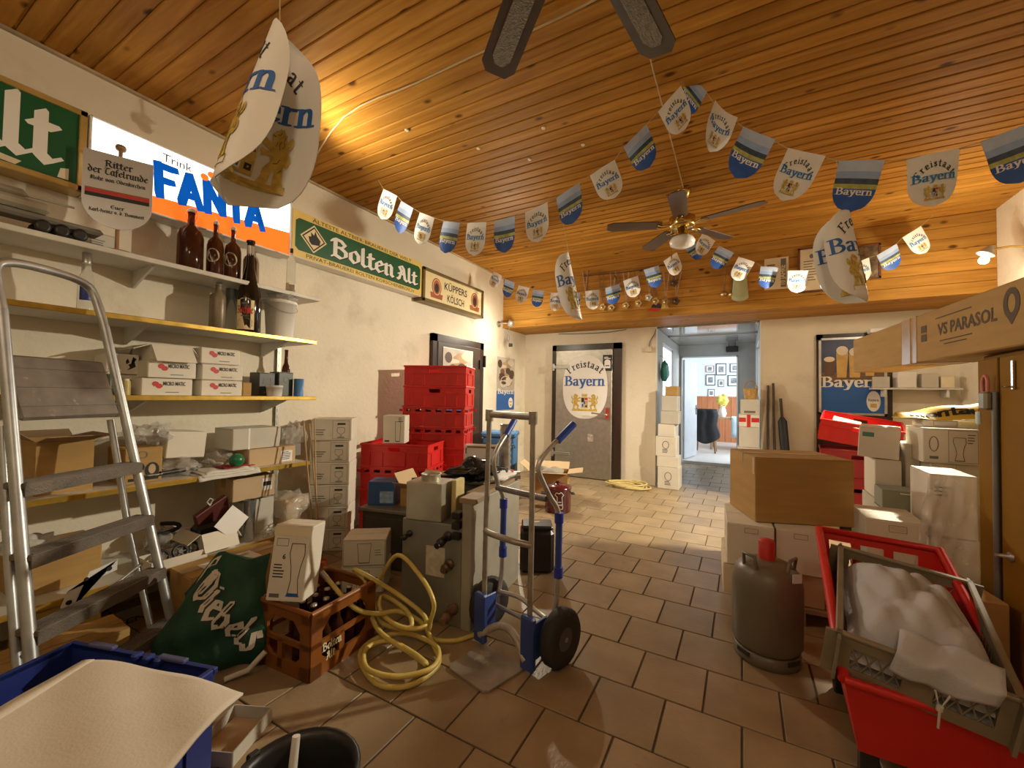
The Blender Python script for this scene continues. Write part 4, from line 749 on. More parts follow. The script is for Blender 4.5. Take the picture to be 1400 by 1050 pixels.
t = bagthing('plastic_bag', 'white plastic bag on the shelf behind the ladder', 'bag', 45, 715, -2.8, .07, .09, .05, z5+.202, 41, M('milky_film', (.7, .69, .64), .3, var=.1, alpha=.8))
# ================================================================ floor along the shelf
t = carton('big_carton', 'large brown carton with white shipping label under the shelf', 'carton', .52, .24, .285, (-2.57, 1.34, 0), math.radians(88), CARD, True, prints=[(PAPER, [])], sideprints=[])
printed('shipping_label', [(PAPER, [rect(-.17, -.09, .1, .05)]), (INK, lines(-.0, .02, .08, 3, .012, .006)+[rect(-.12+.008*k, -.02, -.116+.008*k, .02) for k in range(8)])], onface(TR((0, -.02, .288))), t)
printed('arrows', [(INK, [[(.2, .06), (.215, .06), (.215, .12), (.23, .12), (.2075, .15), (.185, .12), (.2, .12)], [(.15, .06), (.165, .06), (.165, .12), (.18, .12), (.1575, .15), (.135, .12), (.15, .12)]])], onface(frame((0, -.1208, 0), (1, 0, 0), (0, 0, 1))), t)
carton('low_carton', 'brown carton on the floor behind the ladder foot', 'carton', .38, .22, .15, (-2.58, .66, 0), math.radians(88), CARD, True)
t = bagthing('chips_bag', 'red and white snack bag beside the large carton', 'bag', 368, 822, -2.2, .08, .1, .05, .22, 51, M('red_white_foil', (.55, .12, .06), .3, var=.5, scale=14, dark=(.75, .7, .6), darkscale=9, darkpos=.5), .3)
t.location = (-2.27, 1.60, .152)
carton('under_carton', 'flat white carton under the red snack bag', 'carton', .24, .2, .15, (-2.28, 1.61, 0), math.radians(70), WBOXG, False)
carton('small_white_carton', 'small white carton standing by the glass cartons', 'carton', .13, .12, .12, (-2.45, 1.74, 0), .4, WBOX, False)
# stack of six glass cartons at the shelf end
for k in range(6):
    w, d, h = .30, .24, .172
    carton('glass_carton', ['white goblet carton, bottom of the tall stack', 'white goblet carton, second from bottom of the tall stack', 'white goblet carton, third from bottom of the tall stack', 'white goblet carton, fourth from bottom of the tall stack', 'white goblet carton, second from top of the tall stack', 'white goblet carton, top of the tall stack'][k], 'carton', w, d, h, (-2.92+R.uniform(-.006, .006), 2.27, k*.1735), math.radians(38)+R.uniform(-.03, .03), WBOX, False,
        prints=[(INKG, glassprint(w*.73, h*.14, h*.45, .06, 1)+border(w*.52, h*.08, w*.94, h*.92, .002)+lines(w*.1, h*.5, w*.42, 3, .018, .006)), (INK, [rect(w*.64, h*.72, w*.84, h*.8)])], group='goblet cartons in the tall stack')
for k in range(2):
    w, d, h = .26, .22, .165
    carton('mug_carton', ['white tumbler carton, lower of the pair behind the beer crate', 'white tumbler carton, upper of the pair behind the beer crate'][k], 'carton', w, d, h, (-2.13, 1.93, k*.167), math.radians(33+4*k), WBOX, False, prints=[(INKG, glassprint(w*.5, h*.12, h*.72, .085, 2)+lines(w*.75, h*.6, w*.95, 3, .015, .004)+border(w*.02, h*.03, w*.98, h*.97, .002))], group='tumbler cartons')
for k, (p0, p1) in enumerate((((415, 575), (428, 735)), ((423, 580), (437, 738)), ((430, 572), (433, 720)))):
    a, b = at(*p0, x=-2.66+.01*k), at(*p1, x=-2.5+.01*k); b2 = a+(b-a)*((a.z)/(a.z-b.z)); b2.z = .004
    q = MB(); q.tube([tuple(a), tuple(b2)], .005, 6); tag(q.build('bamboo_stick', M('bamboo', (.42, .28, .12), .5, var=.2)), ['leftmost bamboo stick leaning at the shelf end', 'middle bamboo stick leaning at the shelf end', 'rightmost bamboo stick leaning at the shelf end'][k], 'stick', 'bamboo sticks')
# ================================================================ step ladder (folded, leaning on the shelves)
LS = Vector((-.487, .873, 0)); LT = Vector((-.873, -.487, 0)); FT = Vector((-2.35, .99, 0))
LM = Matrix((LS, -LT, Vector((0, 0, 1)))).transposed().to_4x4(); LM.translation = FT
t = thing('step_ladder', 'worn aluminium step ladder leaning by the shelves', 'ladder', FT); t.matrix_world = LM
LA = M('ladder_aluminium', (.46, .48, .49), .4, .8, var=.2, scale=9); LD = M('ladder_step', (.15, .125, .10), .55, .2, var=.25, scale=12, bump=.3, bscale=160)
lp = lambda k, z, b=0: Vector((-(0 if k else .58-.13*z/1.17), -.27*z+b, z))     # k=1 far rail, 0 near rail; y forward
for k in (0, 1):
    q = MB(); pts = [lp(k, 0.02), lp(k, .6), lp(k, 1.2), lp(k, 1.55)]
    q.tube([tuple(p) for p in pts], .019, 12); q.build('rail', LA, t)
    q = MB(); q.lathe([(.025, 0), (.024, .05)], 12, TR(tuple(lp(k, 0)))); q.build('rubber_foot', RUBBER, t)
    q = MB(); o = Vector((.02 if k == 0 else -.03, -.075, 0)); q.tube([tuple(lp(k, .03)+o), tuple(lp(k, .6)+o), tuple(lp(k, 1.1)+o*.7)], .014, 10); q.build('rear_leg', LA, t)
q = MB(); a, b = lp(1, 1.55), lp(0, 1.55); mid = [a, a+Vector((-.012, -.05, .16)), a+Vector((-.07, -.06, .205)), (a+b)/2+Vector((0, -.06, .215)), b+Vector((.07, -.06, .205)), b+Vector((.012, -.05, .16)), b]
q.tube([tuple(p) for p in crom(mid, 6)], .018, 12); q.build('safety_rail', LA, t)
for k, zz in enumerate((.14, .385, .635, .885)):
    a, b = lp(0, zz), lp(1, zz); q = MB(); c = (a+b)/2; L = (b-a).length
    q.box((c.x, c.y-.01, zz), (L, .085, .022), bev=.003)
    for j in range(6): q.box((c.x, c.y-.042+.013*j, zz+.012), (L-.02, .005, .004))
    q.box((c.x, c.y+.031, zz-.018), (L, .004, .04)); q.build('step', LD, t)
q = MB(); T = TR((-.235, -.30, 1.13), math.radians(-70)); 
q.box((0, -.125, 0), (.40, .27, .022), T, bev=.01)
for j in range(3): q.box((0, -.045-.08*j, .0125), (.39, .004, .003), T)
q.build('platform', M('platform_worn', (.16, .13, .10), .55, .1, var=.25, scale=12, dark=(.5, .45, .38), darkscale=16, darkpos=.63), t)
q = MB(); q.tube([tuple(lp(0, .3)+Vector((.02, -.06, 0))), tuple(lp(1, .42)+Vector((-.02, -.06, 0)))], .007, 8); q.build('brace', LA, t)
# ================================================================ crate builder
def crate(name, label, w, d, h, loc, rz, mat, group=None, slots=False, cat='crate', rot=None, rimmat=None, lattice=False, ribs=True, t=None, taper=0):
    t = t or thing(name, label, cat, loc, rz, group, rot); th = .008
    def wall(q, L, T):   # wall of length L, height h, in x-z plane, with a hand hole
        hw, hz0, hz1 = .055, h*.66, h*.66+.035
        if slots:
            n = max(3, int(L/.1)); s0, s1 = h*.72, h*.84; q.box((0, 0, s0/2), (L, th, s0), T); q.box((0, 0, (s1+h)/2), (L, th, h-s1), T); st = L/n
            for i in range(n+1): q.box((-L/2+i*st, 0, (s0+s1)/2), (.045 if 0 < i < n else .07, th, s1-s0), T)
        else:
            q.box((0, 0, hz0/2), (L, th, hz0), T); q.box((0, 0, (hz1+h)/2), (L, th, h-hz1), T)
            for s in (-1, 1): q.box((s*(L/2+hw)/2, 0, (hz0+hz1)/2), (L/2-hw, th, hz1-hz0), T)
    q = MB(); q.box((0, 0, th/2), (w-.02, d-.02, th))
    for L, T in ((w, TR((0, -d/2+th/2, 0))), (w, TR((0, d/2-th/2, 0))), (d-2*th, TR((-w/2+th/2, 0, 0), 0, 0, PI/2)), (d-2*th, TR((w/2-th/2, 0, 0), 0, 0, PI/2))): wall(q, L, T)
    q.build('body', mat, t)
    q = MB()
    for c, dd in (((0, -d/2, h-.009), (w+.016, .016, .018)), ((0, d/2, h-.009), (w+.016, .016, .018)), ((-w/2, 0, h-.009), (.016, d-.016, .018)), ((w/2, 0, h-.009), (.016, d-.016, .018))): q.box(c, dd, bev=.003)
    q.build('rim', rimmat or mat, t)
    if ribs:
        q = MB()
        for s in (-1, 1):
            for x in (-w*.36, -w*.17, w*.17, w*.36): q.box((x, s*(d/2+.003), h*.34), (.008, .008, h*.66))
            q.box((0, s*(d/2+.003), h*.64), (w*.96, .008, .008)); q.box((s*(w/2+.003), 0, h*.62), (.008, d*.9, .008))
            for y in (-d*.3, d*.3): q.box((s*(w/2+.003), y, h*.34), (.008, .008, h*.6))
        q.build('ribs', mat, t)
    return t
# ---------------------------------------------------------------- foreground left: blue crate, sheet, tray, bucket
u = Vector((.956, .294, 0)); v = Vector((.294, -.956, 0)); c0 = Vector((-1.925, .515, 0)); ctr = c0+u*.28+v*.20
t = crate('blue_crate', 'dark blue stacking crate in the front left corner', .56, .40, .415, (ctr.x, ctr.y, 0), math.atan2(.294, .956), BLUE, ribs=True)
q = MB()
for k in range(3): q.box((.0+.045*k, .19, .412), (.022, .03, .022), bev=.004)
q.build('stacking_lugs', BLUE, t)
for k in range(2):
    q = MB(); q.box((-.15+.28*k, .197, .42), (.1, .02, .012), bev=.003); q.build('hand_grip', M('scuffed_blue', (.10, .11, .26), .5, var=.2), t)
SHEET = M('white_fleece', (.66, .60, .50), .8, var=.05, scale=3, bump=.15, bscale=150)
A, B, C, D = at(112, 906, z=.445), at(332, 946, z=.43), at(215, 1075, z=.44), at(-140, 1065, z=.445)
def sheetf(u, v):
    p = (A*(1-u)+B*u)*(1-v)+(D*(1-u)+C*u)*v; p = Vector(p); p.z += .005*math.sin(u*5+v*3)+.005*math.sin(u*11-v*7)+.005*math.sin(v*4)-.02*max(0, u-.85)+.004*abs(math.sin(4*u+5*v))
    p += Vector((0, .012*math.sin(u*3.1), 0)); return p-ctr
t = thing('white_sheet', 'big white fabric sheet draped over the blue crate', 'cloth', (ctr.x, ctr.y, 0)); q = MB(); q.surf(sheetf, 30, 24, .006); q.build('sheet', SHEET, t)
q = MB(); q.surf(lambda u, v: sheetf(.015+.06*u, v)+Vector((0, 0, .004)), 2, 24, .004); q.build('hem', SHEET, t)
t = thing('card_tray', 'small empty white cardboard tray on the floor tiles', 'tray', (-1.585, .845, 0), math.radians(25)); q = MB()
for c, d in (((0, 0, .003), (.15, .2, .005)), ((0, -.1, .025), (.15, .004, .05)), ((0, .1, .025), (.15, .004, .05)), ((-.075, 0, .025), (.004, .2, .05)), ((.075, 0, .025), (.004, .2, .05))): q.box(c, d)
q.build('tray', WBOXG, t); q = MB(); q.box((0, 0, .007), (.14, .19, .003)); q.build('lining', CARDL, t)
t = thing('black_bucket', 'black builder bucket at the bottom edge of the view', 'bucket', (-.965, .665, 0)); q = MB()
q.lathe([(.10, 0), (.138, .28), (.150, .28), (.152, .30), (.142, .305), (.132, .28), (.097, .012)], 28, capt=False); q.lathe([(.0001, .011), (.097, .012)], 28, capb=False, capt=False); q.build('body', BLACK, t)
q = MB(); q.box((.148, .02, .292), (.02, .03, .03), bev=.004); q.box((-.148, -.02, .292), (.02, .03, .03), bev=.004); q.build('lug', BLACK, t)
q = MB(); q.tube([(.15*math.cos(a), .15*math.sin(a)*.98+.0, .29-.02*math.sin(a)) for a in [PI*i/14+PI for i in range(15)]], .004, 6); q.build('wire_handle', STEEL, t)
b0, b1 = at(403, 1062, z=.22), at(405, 1006, z=.36); t = thing('brush', 'white handled brush standing in the black bucket', 'brush', (-.985, .64, .014)); o0 = Vector(t.location)
q = MB(); q.tube([(0.01, .0, .05), tuple(b1-o0)], [.013, .010], 8); q.build('handle', M('white_plastic'), t); q = MB(); q.box((.01, 0, .03), (.05, .04, .06), bev=.01); q.build('bristles', M('bristle', (.5, .45, .3), .9, var=.2), t)
# ---------------------------------------------------------------- green Diebels bag
gc = Vector((-2.11, 1.02, 0)); t = thing('fabric_bag', 'crumpled dark green Diebels bag leaning on the cartons', 'bag', gc, math.radians(38)); DG = M('green_fabric', (.006, .055, .026), .7, var=.2, scale=7, bump=.3, bscale=60)
rr = random.Random(4)
def bagf(u, v):      # front sheet leaning back
    x = (u-.5)*(.45-.08*v+.04*math.sin(v*6)); z = .02+.46*v*(1-.06*math.cos(u*7)-.10*(1-u)*v-.22*max(0, .32-u)/.32*v); bul = .11*math.sin(PI*min(1, max(0, v)))*math.sin(PI*u)**.6
    wr = .012*math.sin(9*u+5*v)+.010*math.sin(15*v-6*u+1)+.006*math.sin(25*u+11*v)
    return Vector((x+.03*v, -.07+.14*v-bul*.75+wr, z+.012*math.sin(8*u)*v))
def bagb(u, v):
    p = bagf(u, v); return Vector((p.x, -.03+.14*v+.04*math.sin(PI*v)*math.sin(PI*u), p.z)) if 0 < u < 1 and 0 < v < 1 else p
q = MB(); q.surf(bagf, 34, 26); q.surf(lambda u, v: bagb(1-u, v), 34, 26); q.build('body', DG, t)
def bagmap(x, y, off):
    p = bagf(x, y); e = .01; n = (bagf(x+e, y)-p).cross(bagf(x, y+e)-p).normalized(); return p+n*(off+.003)
DL = pen('Diebels', FRAK, .40, .75, .27, .12, gap=.06); kx = .62/DL[1]
def subdiv(polys, mx=.03):
    out = []
    for p in polys:
        cx, cyy = sum(a for a, b in p)/len(p), sum(b for a, b in p)/len(p); pts = []
        for (a, b), (c, d) in zip(p, p[1:]+p[:1]):
            n = max(1, int(math.hypot(c-a, d-b)/mx)); pts += [(a+(c-a)*i/n, b+(d-b)*i/n) for i in range(n)]
        out += [[(cx, cyy), pts[i], pts[(i+1) % len(pts)]] for i in range(len(pts))]
    return out
dl = shift(DL[0], .25, .70, .62, math.radians(-41)); dk = shift(DL[0], .262, .686, .62, math.radians(-41))
clampin = lambda P: [[(min(.985, max(.015, a)), min(.985, max(.015, b))) for a, b in p] for p in P]
printed('lettering', [(INK, subdiv(clampin(dk))), (M('bag_cream', (.62, .58, .48), .7, var=.08), subdiv(clampin(dl)))], bagmap, t, 'cream blackletter print', step=.0012, base=.001)
printed('label_patch', [(MC['bag_cream'], subdiv([[(.16, .93), (.40, .965), (.38, .90), (.30, .91), (.24, .87), (.15, .88)]]))], bagmap, t)
q = MB(); q.tube([(.12, -.135, .014), (.20, -.11, .03), (.255, -.075, .085)], .012, 8); q.build('strap', MC['bag_cream'], t)
# ---------------------------------------------------------------- beer crate with bottles, tall glass carton
OB = M('amber_crate', (.24, .078, .012), .4, var=.12); cw, cdp, chh = .33, .38, .285; BC = Vector((-1.80, 1.345, 0)); BR_ = math.radians(4)
t = thing('beer_crate', 'amber plastic beer crate full of bottles', 'crate', BC, BR_)
def beerwall(q, L, T):
    th = .014; q.box((0, 0, .03), (L, th, .06), T); q.box((0, 0, chh-.022), (L, th, .044), T); q.box((0, 0, chh*.5), (L, th, .022), T)
    for s in (-1, 1): q.box((s*(L/2-.028), 0, chh/2), (.056, th, chh), T)
    q.box((-L*.06, 0, chh*.28), (.03, th, chh*.45), T)
    for s in (-1, 1):
        q.prism([(s*(L/2-.056), chh-.044), (s*(L/2-.056), chh-.09), (s*(L/2-.1), chh-.044)], th, T @ frame((0, th/2, 0), (1, 0, 0), (0, 0, 1))); q.prism([(s*(L/2-.056), .06), (s*(L/2-.056), .09), (s*(L/2-.09), .06)], th, T @ frame((0, th/2, 0), (1, 0, 0), (0, 0, 1)))
for L, T in ((cw, TR((0, -cdp/2, 0))), (cw, TR((0, cdp/2, 0))), (cdp, TR((-cw/2, 0, 0), 0, 0, PI/2)), (cdp, TR((cw/2, 0, 0), 0, 0, PI/2))):
    q = MB(); beerwall(q, L, T); q.build('side', OB, t)
q = MB(); q.box((0, 0, .008), (cw-.01, cdp-.01, .014)); q.build('base', OB, t)
q = MB()
for s in (-1, 1):
    q.tube([(s*cw/2, -cdp/2, chh), (s*cw/2, cdp/2, chh)], .012, 8); q.tube([(-cw/2, s*cdp/2, chh), (cw/2, s*cdp/2, chh)], .012, 8)
q.build('rim', OB, t)
printed('lettering', [(PAPERY, shift(frak('Bolten', .035, .26)[0], .04, .1)+shift(frak('Alt', .035, .26)[0], .06, .055))], onface(frame((cw/2+.0075, -cdp/2+.02, 0), (0, 1, 0), (0, 0, 1))), t)
kk = 0
for i in range(4):
    for j in range(5):
        p = TR(BC, 0, 0, BR_) @ Vector((-cw/2+.05+.0765*i, -cdp/2+.048+.071*j, .016))
        if (i, j) in ((0, 0), (1, 0), (0, 1)): continue
        b = bottle('beer_bottle', 'brown crown-capped beer bottle standing in the amber crate', bprof(.030, .235, .07, .013, .2), GLASSB, p, [('cap', [(.015, .23), (.0145, .238), (.0001, .239)], M('crown_cap', (.55, .52, .45), .3, .6, var=.2))], 'beer bottles in the amber crate', n=10)
w, d, h = .165, .15, .33
t = carton('wheat_glass_carton', 'tall white wheat beer glass carton on the amber crate', 'carton', w, d, h, (-1.83, 1.215, .299), math.radians(30), WBOX, False, tilt=(math.radians(-7), math.radians(3)), prints=[(INK, glassprint(w*.7, h*.08, h*.68, .07, 0)+shift(sans('6', .022, .02)[0], w*.3, h*.55)+lines(w*.1, h*.48, w*.4, 5, .013, .005)), (INKG, border(w*.1, h*.72, w*.42, h*.82, .002)+[rect(w*.08, h*.05, w*.35, h*.1)]), (INKB, [[(w*.7-.03, h*.07), (w*.7+.03, h*.07), (w*.7+.024, h*.115), (w*.7-.024, h*.115)]]), (PAPERY, [rect(0, h*.86, w, h-.005)])])
# ---------------------------------------------------------------- yellow garden hose
HP = [(448, 792, .31), (483, 830, .20), (514, 839, .14), (546, 836, .11), (577, 852, .07), (593, 882, .03), (599, 909, .016), (561, 937, .014), (514, 934, .014), (492, 896, .014), (514, 873, .016), (556, 866, .03), (597, 884, .04), (592, 912, .042), (546, 925, .042), (503, 915, .042), (500, 888, .04), (530, 876, .05), (565, 893, .07), (583, 908, .06), (562, 893, .06), (517, 861, .08), (502, 820, .17), (500, 795, .27), (484, 779, .32), (505, 789, .31), (546, 814, .19), (580, 842, .12), (577, 858, .10), (545, 856, .10), (520, 835, .11), (524, 815, .13), (556, 835, .13), (560, 858, .09), (520, 850, .07), (510, 812, .12), (517, 797, .17), (543, 759, .36), (575, 788, .31), (593, 824, .22), (588, 852, .10), (590, 872, .016), (620, 876, .012), (648, 868, .012)]
hp = crom([at(a, b, z=c) for a, b, c in HP], 6); q = MB(); q.tube([tuple(p) for p in hp], .0115, 8)
t = thing('garden_hose', 'tangled pale yellow hose looped in front of the steel cooler', 'hose', (-1.4, 1.45, 0)); o_ = q.build('hose', M('yellow_hose', (.62, .49, .13), .4, var=.1, scale=20), t, (1.4, -1.45, 0))
q = MB(); a, b = hp[0], hp[1]; q.tube([tuple(a+Vector((1.4, -1.45, 0))), tuple(a+(a-b).normalized()*.05+Vector((1.4, -1.45, 0)))], .013, 8); q.build('coupling', STEEL, t)
# ---------------------------------------------------------------- steel beer cooler
t = thing('beer_cooler', 'galvanised steel beer cooler cabinet behind the hand truck', 'cooler', (-1.515, 2.15, 0), math.radians(7)); SG = M('cooler_steel', (.30, .30, .26), .45, .55, var=.18, scale=4, bump=.05, bscale=30)
q = MB(); q.box((-.03, 0, .27), (.39, .68, .54), bev=.006); q.build('body', SG, t)
q = MB(); q.box((.195, 0, .335), (.06, .70, .67), bev=.005); q.build('side_panel', M('side_panel_grey', (.36, .34, .28), .5, .3, var=.12), t)
q = MB(); q.box((.195, -.27, .68), (.1, .16, .03), bev=.004); q.box((.16, .05, .68), (.1, .5, .02)); q.build('top_rail', M('worn_wood', (.28, .2, .12), .7, var=.25, scale=6), t)
for k in range(3):
    q = MB(); q.box((.135, -.34, .49+.055*k), (.05, .06, .035), bev=.004); q.build('terminal', BLACK, t)
for k, (x, z, l, r) in enumerate(((.08, .48, .12, .02), (.09, .33, .07, .022), (.12, .1, .12, .024), (-.17, .46, .08, .014))):
    q = MB(); q.lathe([(r*1.3, 0), (r*1.3, .012), (r, .012), (r, l*.6), (r*1.15, l*.6), (r*1.15, l*.75), (r*.8, l*.75), (r*.8, l)], 14, TR((x, -.34, z), PI/2+.15)); q.build('pipe_stub', [BLACK, M('old_brass', (.16, .11, .06), .4, .6, var=.3), M('rusty', (.17, .09, .05), .7, var=.4), BLACK][k], t)
q = MB(); q.box((.0, -.342, .33), (.12, .002, .16)); pl = q.build('type_plate', M('worn_plate', (.55, .51, .42), .5, var=.25, scale=20), t)
q = MB(); q.box((.0, .08, .58), (.33, .45, .08)); q.build('inner_tray', M('dark_inner', (.05, .045, .04), .6, var=.3), t)
t = thing('drain_box', 'small square steel funnel box on the cooler front', 'steel box', tuple(TR((-1.515, 2.15, 0), 0, 0, .12) @ Vector((-.09, -.26, .541))), math.radians(12)); q = MB(); q.box((0, 0, .105), (.22, .17, .21), bev=.004); q.build('body', M('bright_galvanised', (.50, .47, .38), .38, .7, var=.15, scale=7), t); q = MB(); q.lathe([(.055, .21), (.055, .245), (.06, .248), (.052, .248), (.05, .215)], 20); q.build('collar', MC['bright_galvanised'], t)
ct = TR((-1.515, 2.15, 0), 0, 0, .12)
t = thing('wire_brush_board', 'worn yellow board wedged beside the steel funnel box', 'board', tuple(ct @ Vector((.055, -.2, .541))), .1); q = MB(); q.box((0, 0, .11), (.03, .1, .22), bev=.004); q.build('board', M('old_yellow', (.5, .4, .18), .6, var=.25), t)
for k, (x, y, z, L, a, r, m2, ll) in enumerate(((-.05, .0, .655, .42, .9, .035, BLACK, 'black rubber pipe lying across the cooler'), (-.02, -.02, .648, .34, 1.2, .028, STEEL, 'dull steel pipe lying on the cooler'), (.05, .06, .648, .36, .6, .028, ALU, 'bright duct pipe lying on the cooler'))):
    q = MB(); c, s = math.cos(a), math.sin(a); q.tube([(-c*L/2, -s*L/2, 0), (c*L/2, s*L/2, .02)], r, 12, cap=False); q.tube([(-c*L/2, -s*L/2, 0), (c*L/2, s*L/2, .02)], r*.85, 12, cap=False)
    tag(q.build('pipe', m2, None, tuple(ct @ Vector((x-.10+.06*k, y+.1*k, z+.035)))), ll, 'pipe')
t = thing('black_sack', 'black plastic sack heaped on the pipes of the cooler', 'sack', tuple(ct @ Vector((.03, .13, .70)))); lump('sack', M('black_film', (.012, .012, .012), .22, var=.2), (0, 0, .06), .13, .16, .07, 61, t, .3, 26, 14, fr=3)
t = thing('white_rag', 'dirty white rag beside the black sack', 'cloth', tuple(ct @ Vector((.15, .18, .69)))); lump('rag', CLO, (0, 0, .025), .06, .14, .03, 63, t, .3)
t = thing('red_rag', 'little red rag at the end of the cooler top', 'cloth', tuple(ct @ Vector((.17, .33, .69)))); lump('rag', M('red_cloth'), (0, 0, .02), .05, .07, .022, 64, t, .3)
# ---------------------------------------------------------------- dark cabinet with cartons
t = thing('low_cabinet', 'low dark steel cabinet behind the tumbler cartons', 'cabinet', (-2.17, 2.38, 0), math.radians(12)); q = MB(); q.box((0, 0, .2), (.58, .40, .4), bev=.006); q.build('body', M('dark_steel', (.10, .085, .065), .45, .5, var=.25, scale=4), t)
q = MB(); q.box((0, -.01, .412), (.61, .43, .024), bev=.004); q.build('top', M('dull_top', (.24, .22, .18), .4, .5, var=.2), t); q = MB(); q.box((0, -.203, .19), (.52, .008, .34), bev=.003); q.build('door', MC['dark_steel'], t)
w, d, h = .2, .17, .17; carton('blue_carton', 'bright blue glass carton on the low cabinet', 'carton', w, d, h, (-2.36, 2.29, .425), math.radians(28), M('blue_card', (.04, .12, .32), .4, var=.1), False, prints=[(M('pale_blue_print', (.3, .45, .7), .5, var=.3, scale=30), [rect(w*.45, h*.1, w*.95, h*.6)])])
carton('crushed_carton', 'crushed open brown carton on the low cabinet', 'carton', .30, .24, .13, (-2.06, 2.42, .425), math.radians(8), CARD, False, openflaps=True, inner=CARDL, flapang=.5)
# ---------------------------------------------------------------- red crates
for k in range(7):
    low = k < 5; lab_ = ['red crate, bottom of the tall stack by the dark door', 'red crate, second of the tall stack by the dark door', 'red crate, third of the tall stack by the dark door', 'slotted red crate, fourth of the tall stack by the dark door', 'slotted red crate, third from top of the tall stack', 'solid red crate, second from top of the tall stack', 'solid red crate topping the tall stack by the dark door'][k]
    crate('red_crate', lab_, .62, .42, .198, (-2.73+(.0 if low else .01), 3.37, .13+k*.2), math.radians(23), RED if not low else M('red_plastic_b', (.56, .024, .02), .42, var=.1), 'red stacking crates', slots=(k in (3, 4)))
q = MB()
for s in (-1, 0, 1): q.box((s*.26, 0, .045), (.1, .42, .09))
for s in (-1, 0, 1): q.box((0, s*.17, .11), (.62, .1, .03))
tag(q.build('wood_pallet', M('pallet_wood', (.32, .22, .12), .8, var=.25), None, (-2.73, 3.37, 0), math.radians(23)), 'small wooden pallet under the tall red crate stack', 'pallet')
for k in range(4): crate('red_crate', ['red crate, bottom of the low stack before the tall one', 'red crate, second of the low stack before the tall one', 'red crate below the top of the low stack', 'red crate topping the low stack, carrying a white carton'][k], .62, .42, .198, (-2.74, 2.88, .005+k*.2), math.radians(20), RED, 'red stacking crates', slots=(k == 2))
w, d, h = .19, .17, .245; carton('tumbler_carton', 'white glass carton standing on the low red crate stack', 'carton', w, d, h, (-2.72, 2.76, .807), math.radians(30), WBOX, False, prints=[(INK, glassprint(w*.68, h*.08, h*.7, .05, 2)+[rect(w*.08, h*.06, w*.3, h*.12)]+lines(w*.7, h*.92, w*.95, 3, .014, .005))])
t = thing('paper_bundle', 'bundle of white paper towels propped on the red crate', 'paper bundle', tuple(ct @ Vector((-.05, .30, .622))), math.radians(22)); q = MB(); q.box((0, 0, .13), (.24, .07, .28), TR((0, 0, .01), -.12), bev=.012); q.build('bundle', PAPER, t); printed('stain', [(M('brown_stain', (.3, .14, .08), .6, var=.3), [rect(-.1, .24, .1, .253), rect(-.11, .20, -.1, .24), rect(.09, .20, .105, .24)])], onface(TR((0, 0, .01), -.12) @ frame((0, -.0355, 0), (1, 0, 0), (0, 0, 1))), t)
t = thing('foil_duct', 'crumpled silver foil duct piece on the tall red crates', 'duct', (-2.30, 3.32, .932)); 
bpy.data.objects.remove(t)
t = thing('foil_duct', 'crumpled silver foil hose piece beside the paper towels', 'duct', tuple(ct @ Vector((.11, .36, .545)))); q = MB(); q.lathe([(.035+.006*(i % 2), .02*i) for i in range(26)], 14, capt=False); q.build('duct', M('foil', (.5, .48, .44), .35, .8, var=.3, scale=20), t)
# ---------------------------------------------------------------- behind: blue cool box, carton, enamel pot, black tool case
bp_ = at(694, 682, z=0); t = thing('cool_box', 'blue plastic cool box standing by the left wall', 'cool box', (-2.72, 4.60, 0), math.radians(22)); q = MB(); q.box((0, 0, .36), (.42, .36, .72), bev=.02); q.build('body', BLUEL, t); q = MB(); q.box((0, 0, .75), (.45, .39, .07), bev=.02); q.build('lid', BLUEL, t); q = MB(); q.tube([(-.21, -.19, .6), (-.21, -.22, .64), (.21, -.22, .64), (.21, -.19, .6)], .01, 8); q.build('handle', M('darker_blue', (.03, .12, .3), .45, var=.1), t)
t = carton('stuffed_carton', 'open brown carton stuffed with rags by the cool box', 'carton', .44, .34, .33, (-2.06, 4.70, 0), math.radians(18), CARD, False, openflaps=True, inner=CARDL, flapang=.15, prints=[(PAPER, [rect(.2, .15, .26, .17)])])
lump('contents', M('grey_rags', (.3, .27, .22), .8, var=.3), (0, 0, .3), .16, .12, .07, 71, t)
pt = at(765, 697, z=0); t = thing('enamel_pot', 'maroon enamel preserving pot with lid and chef print', 'pot', (-1.755, 4.22, 0), math.radians(28)); MR = M('maroon_enamel', (.10, .012, .014), .2, var=.1, coat=.4)
q = MB(); q.lathe([(.13, 0), (.14, .01), (.14, .24), (.148, .25), (.142, .255)], 28); q.build('body', MR, t); q = MB(); q.lathe([(.148, .253), (.14, .275), (.06, .295), (.02, .298), (.02, .31), (.035, .32), (.0001, .33)], 28); q.build('lid', MR, t)
for s in (-1, 1): q = MB(); q.tube([(s*.14, -.03, .19), (s*.175, -.03, .19), (s*.175, .03, .19), (s*.14, .03, .19)], .008, 8); q.build('handle', BLACK, t)
pf = lambda a, b, off: Vector((math.sin(a/.14)*(.141+off), -math.cos(a/.14)*(.141+off), b))
printed('chef_print', [(PAPER, line([(-.02, .13), (-.02, .18), (-.045, .2), (-.03, .225), (0, .215), (.02, .23), (.05, .2), (.03, .18), (.04, .06)], .006)+centre(sans('Rheinländer', .018, .02), -.03, .12, .11)+centre(sans('avanti', .02, .02), 0, .09, .06)+centre(sans('Küchengut', .014, .01), 0, .05, .08))], pf, t)
kp = at(722, 776, z=0); t = thing('tool_case', 'black tool bag with yellow mark behind the hand truck', 'tool bag', (-1.30, 2.74, 0), math.radians(28)); q = MB(); q.box((0, 0, .15), (.24, .2, .30), bev=.025); q.build('body', BLACK, t); q = MB(); q.box((0, 0, .315), (.22, .18, .03), bev=.01); q.build('lid', BLACK, t)
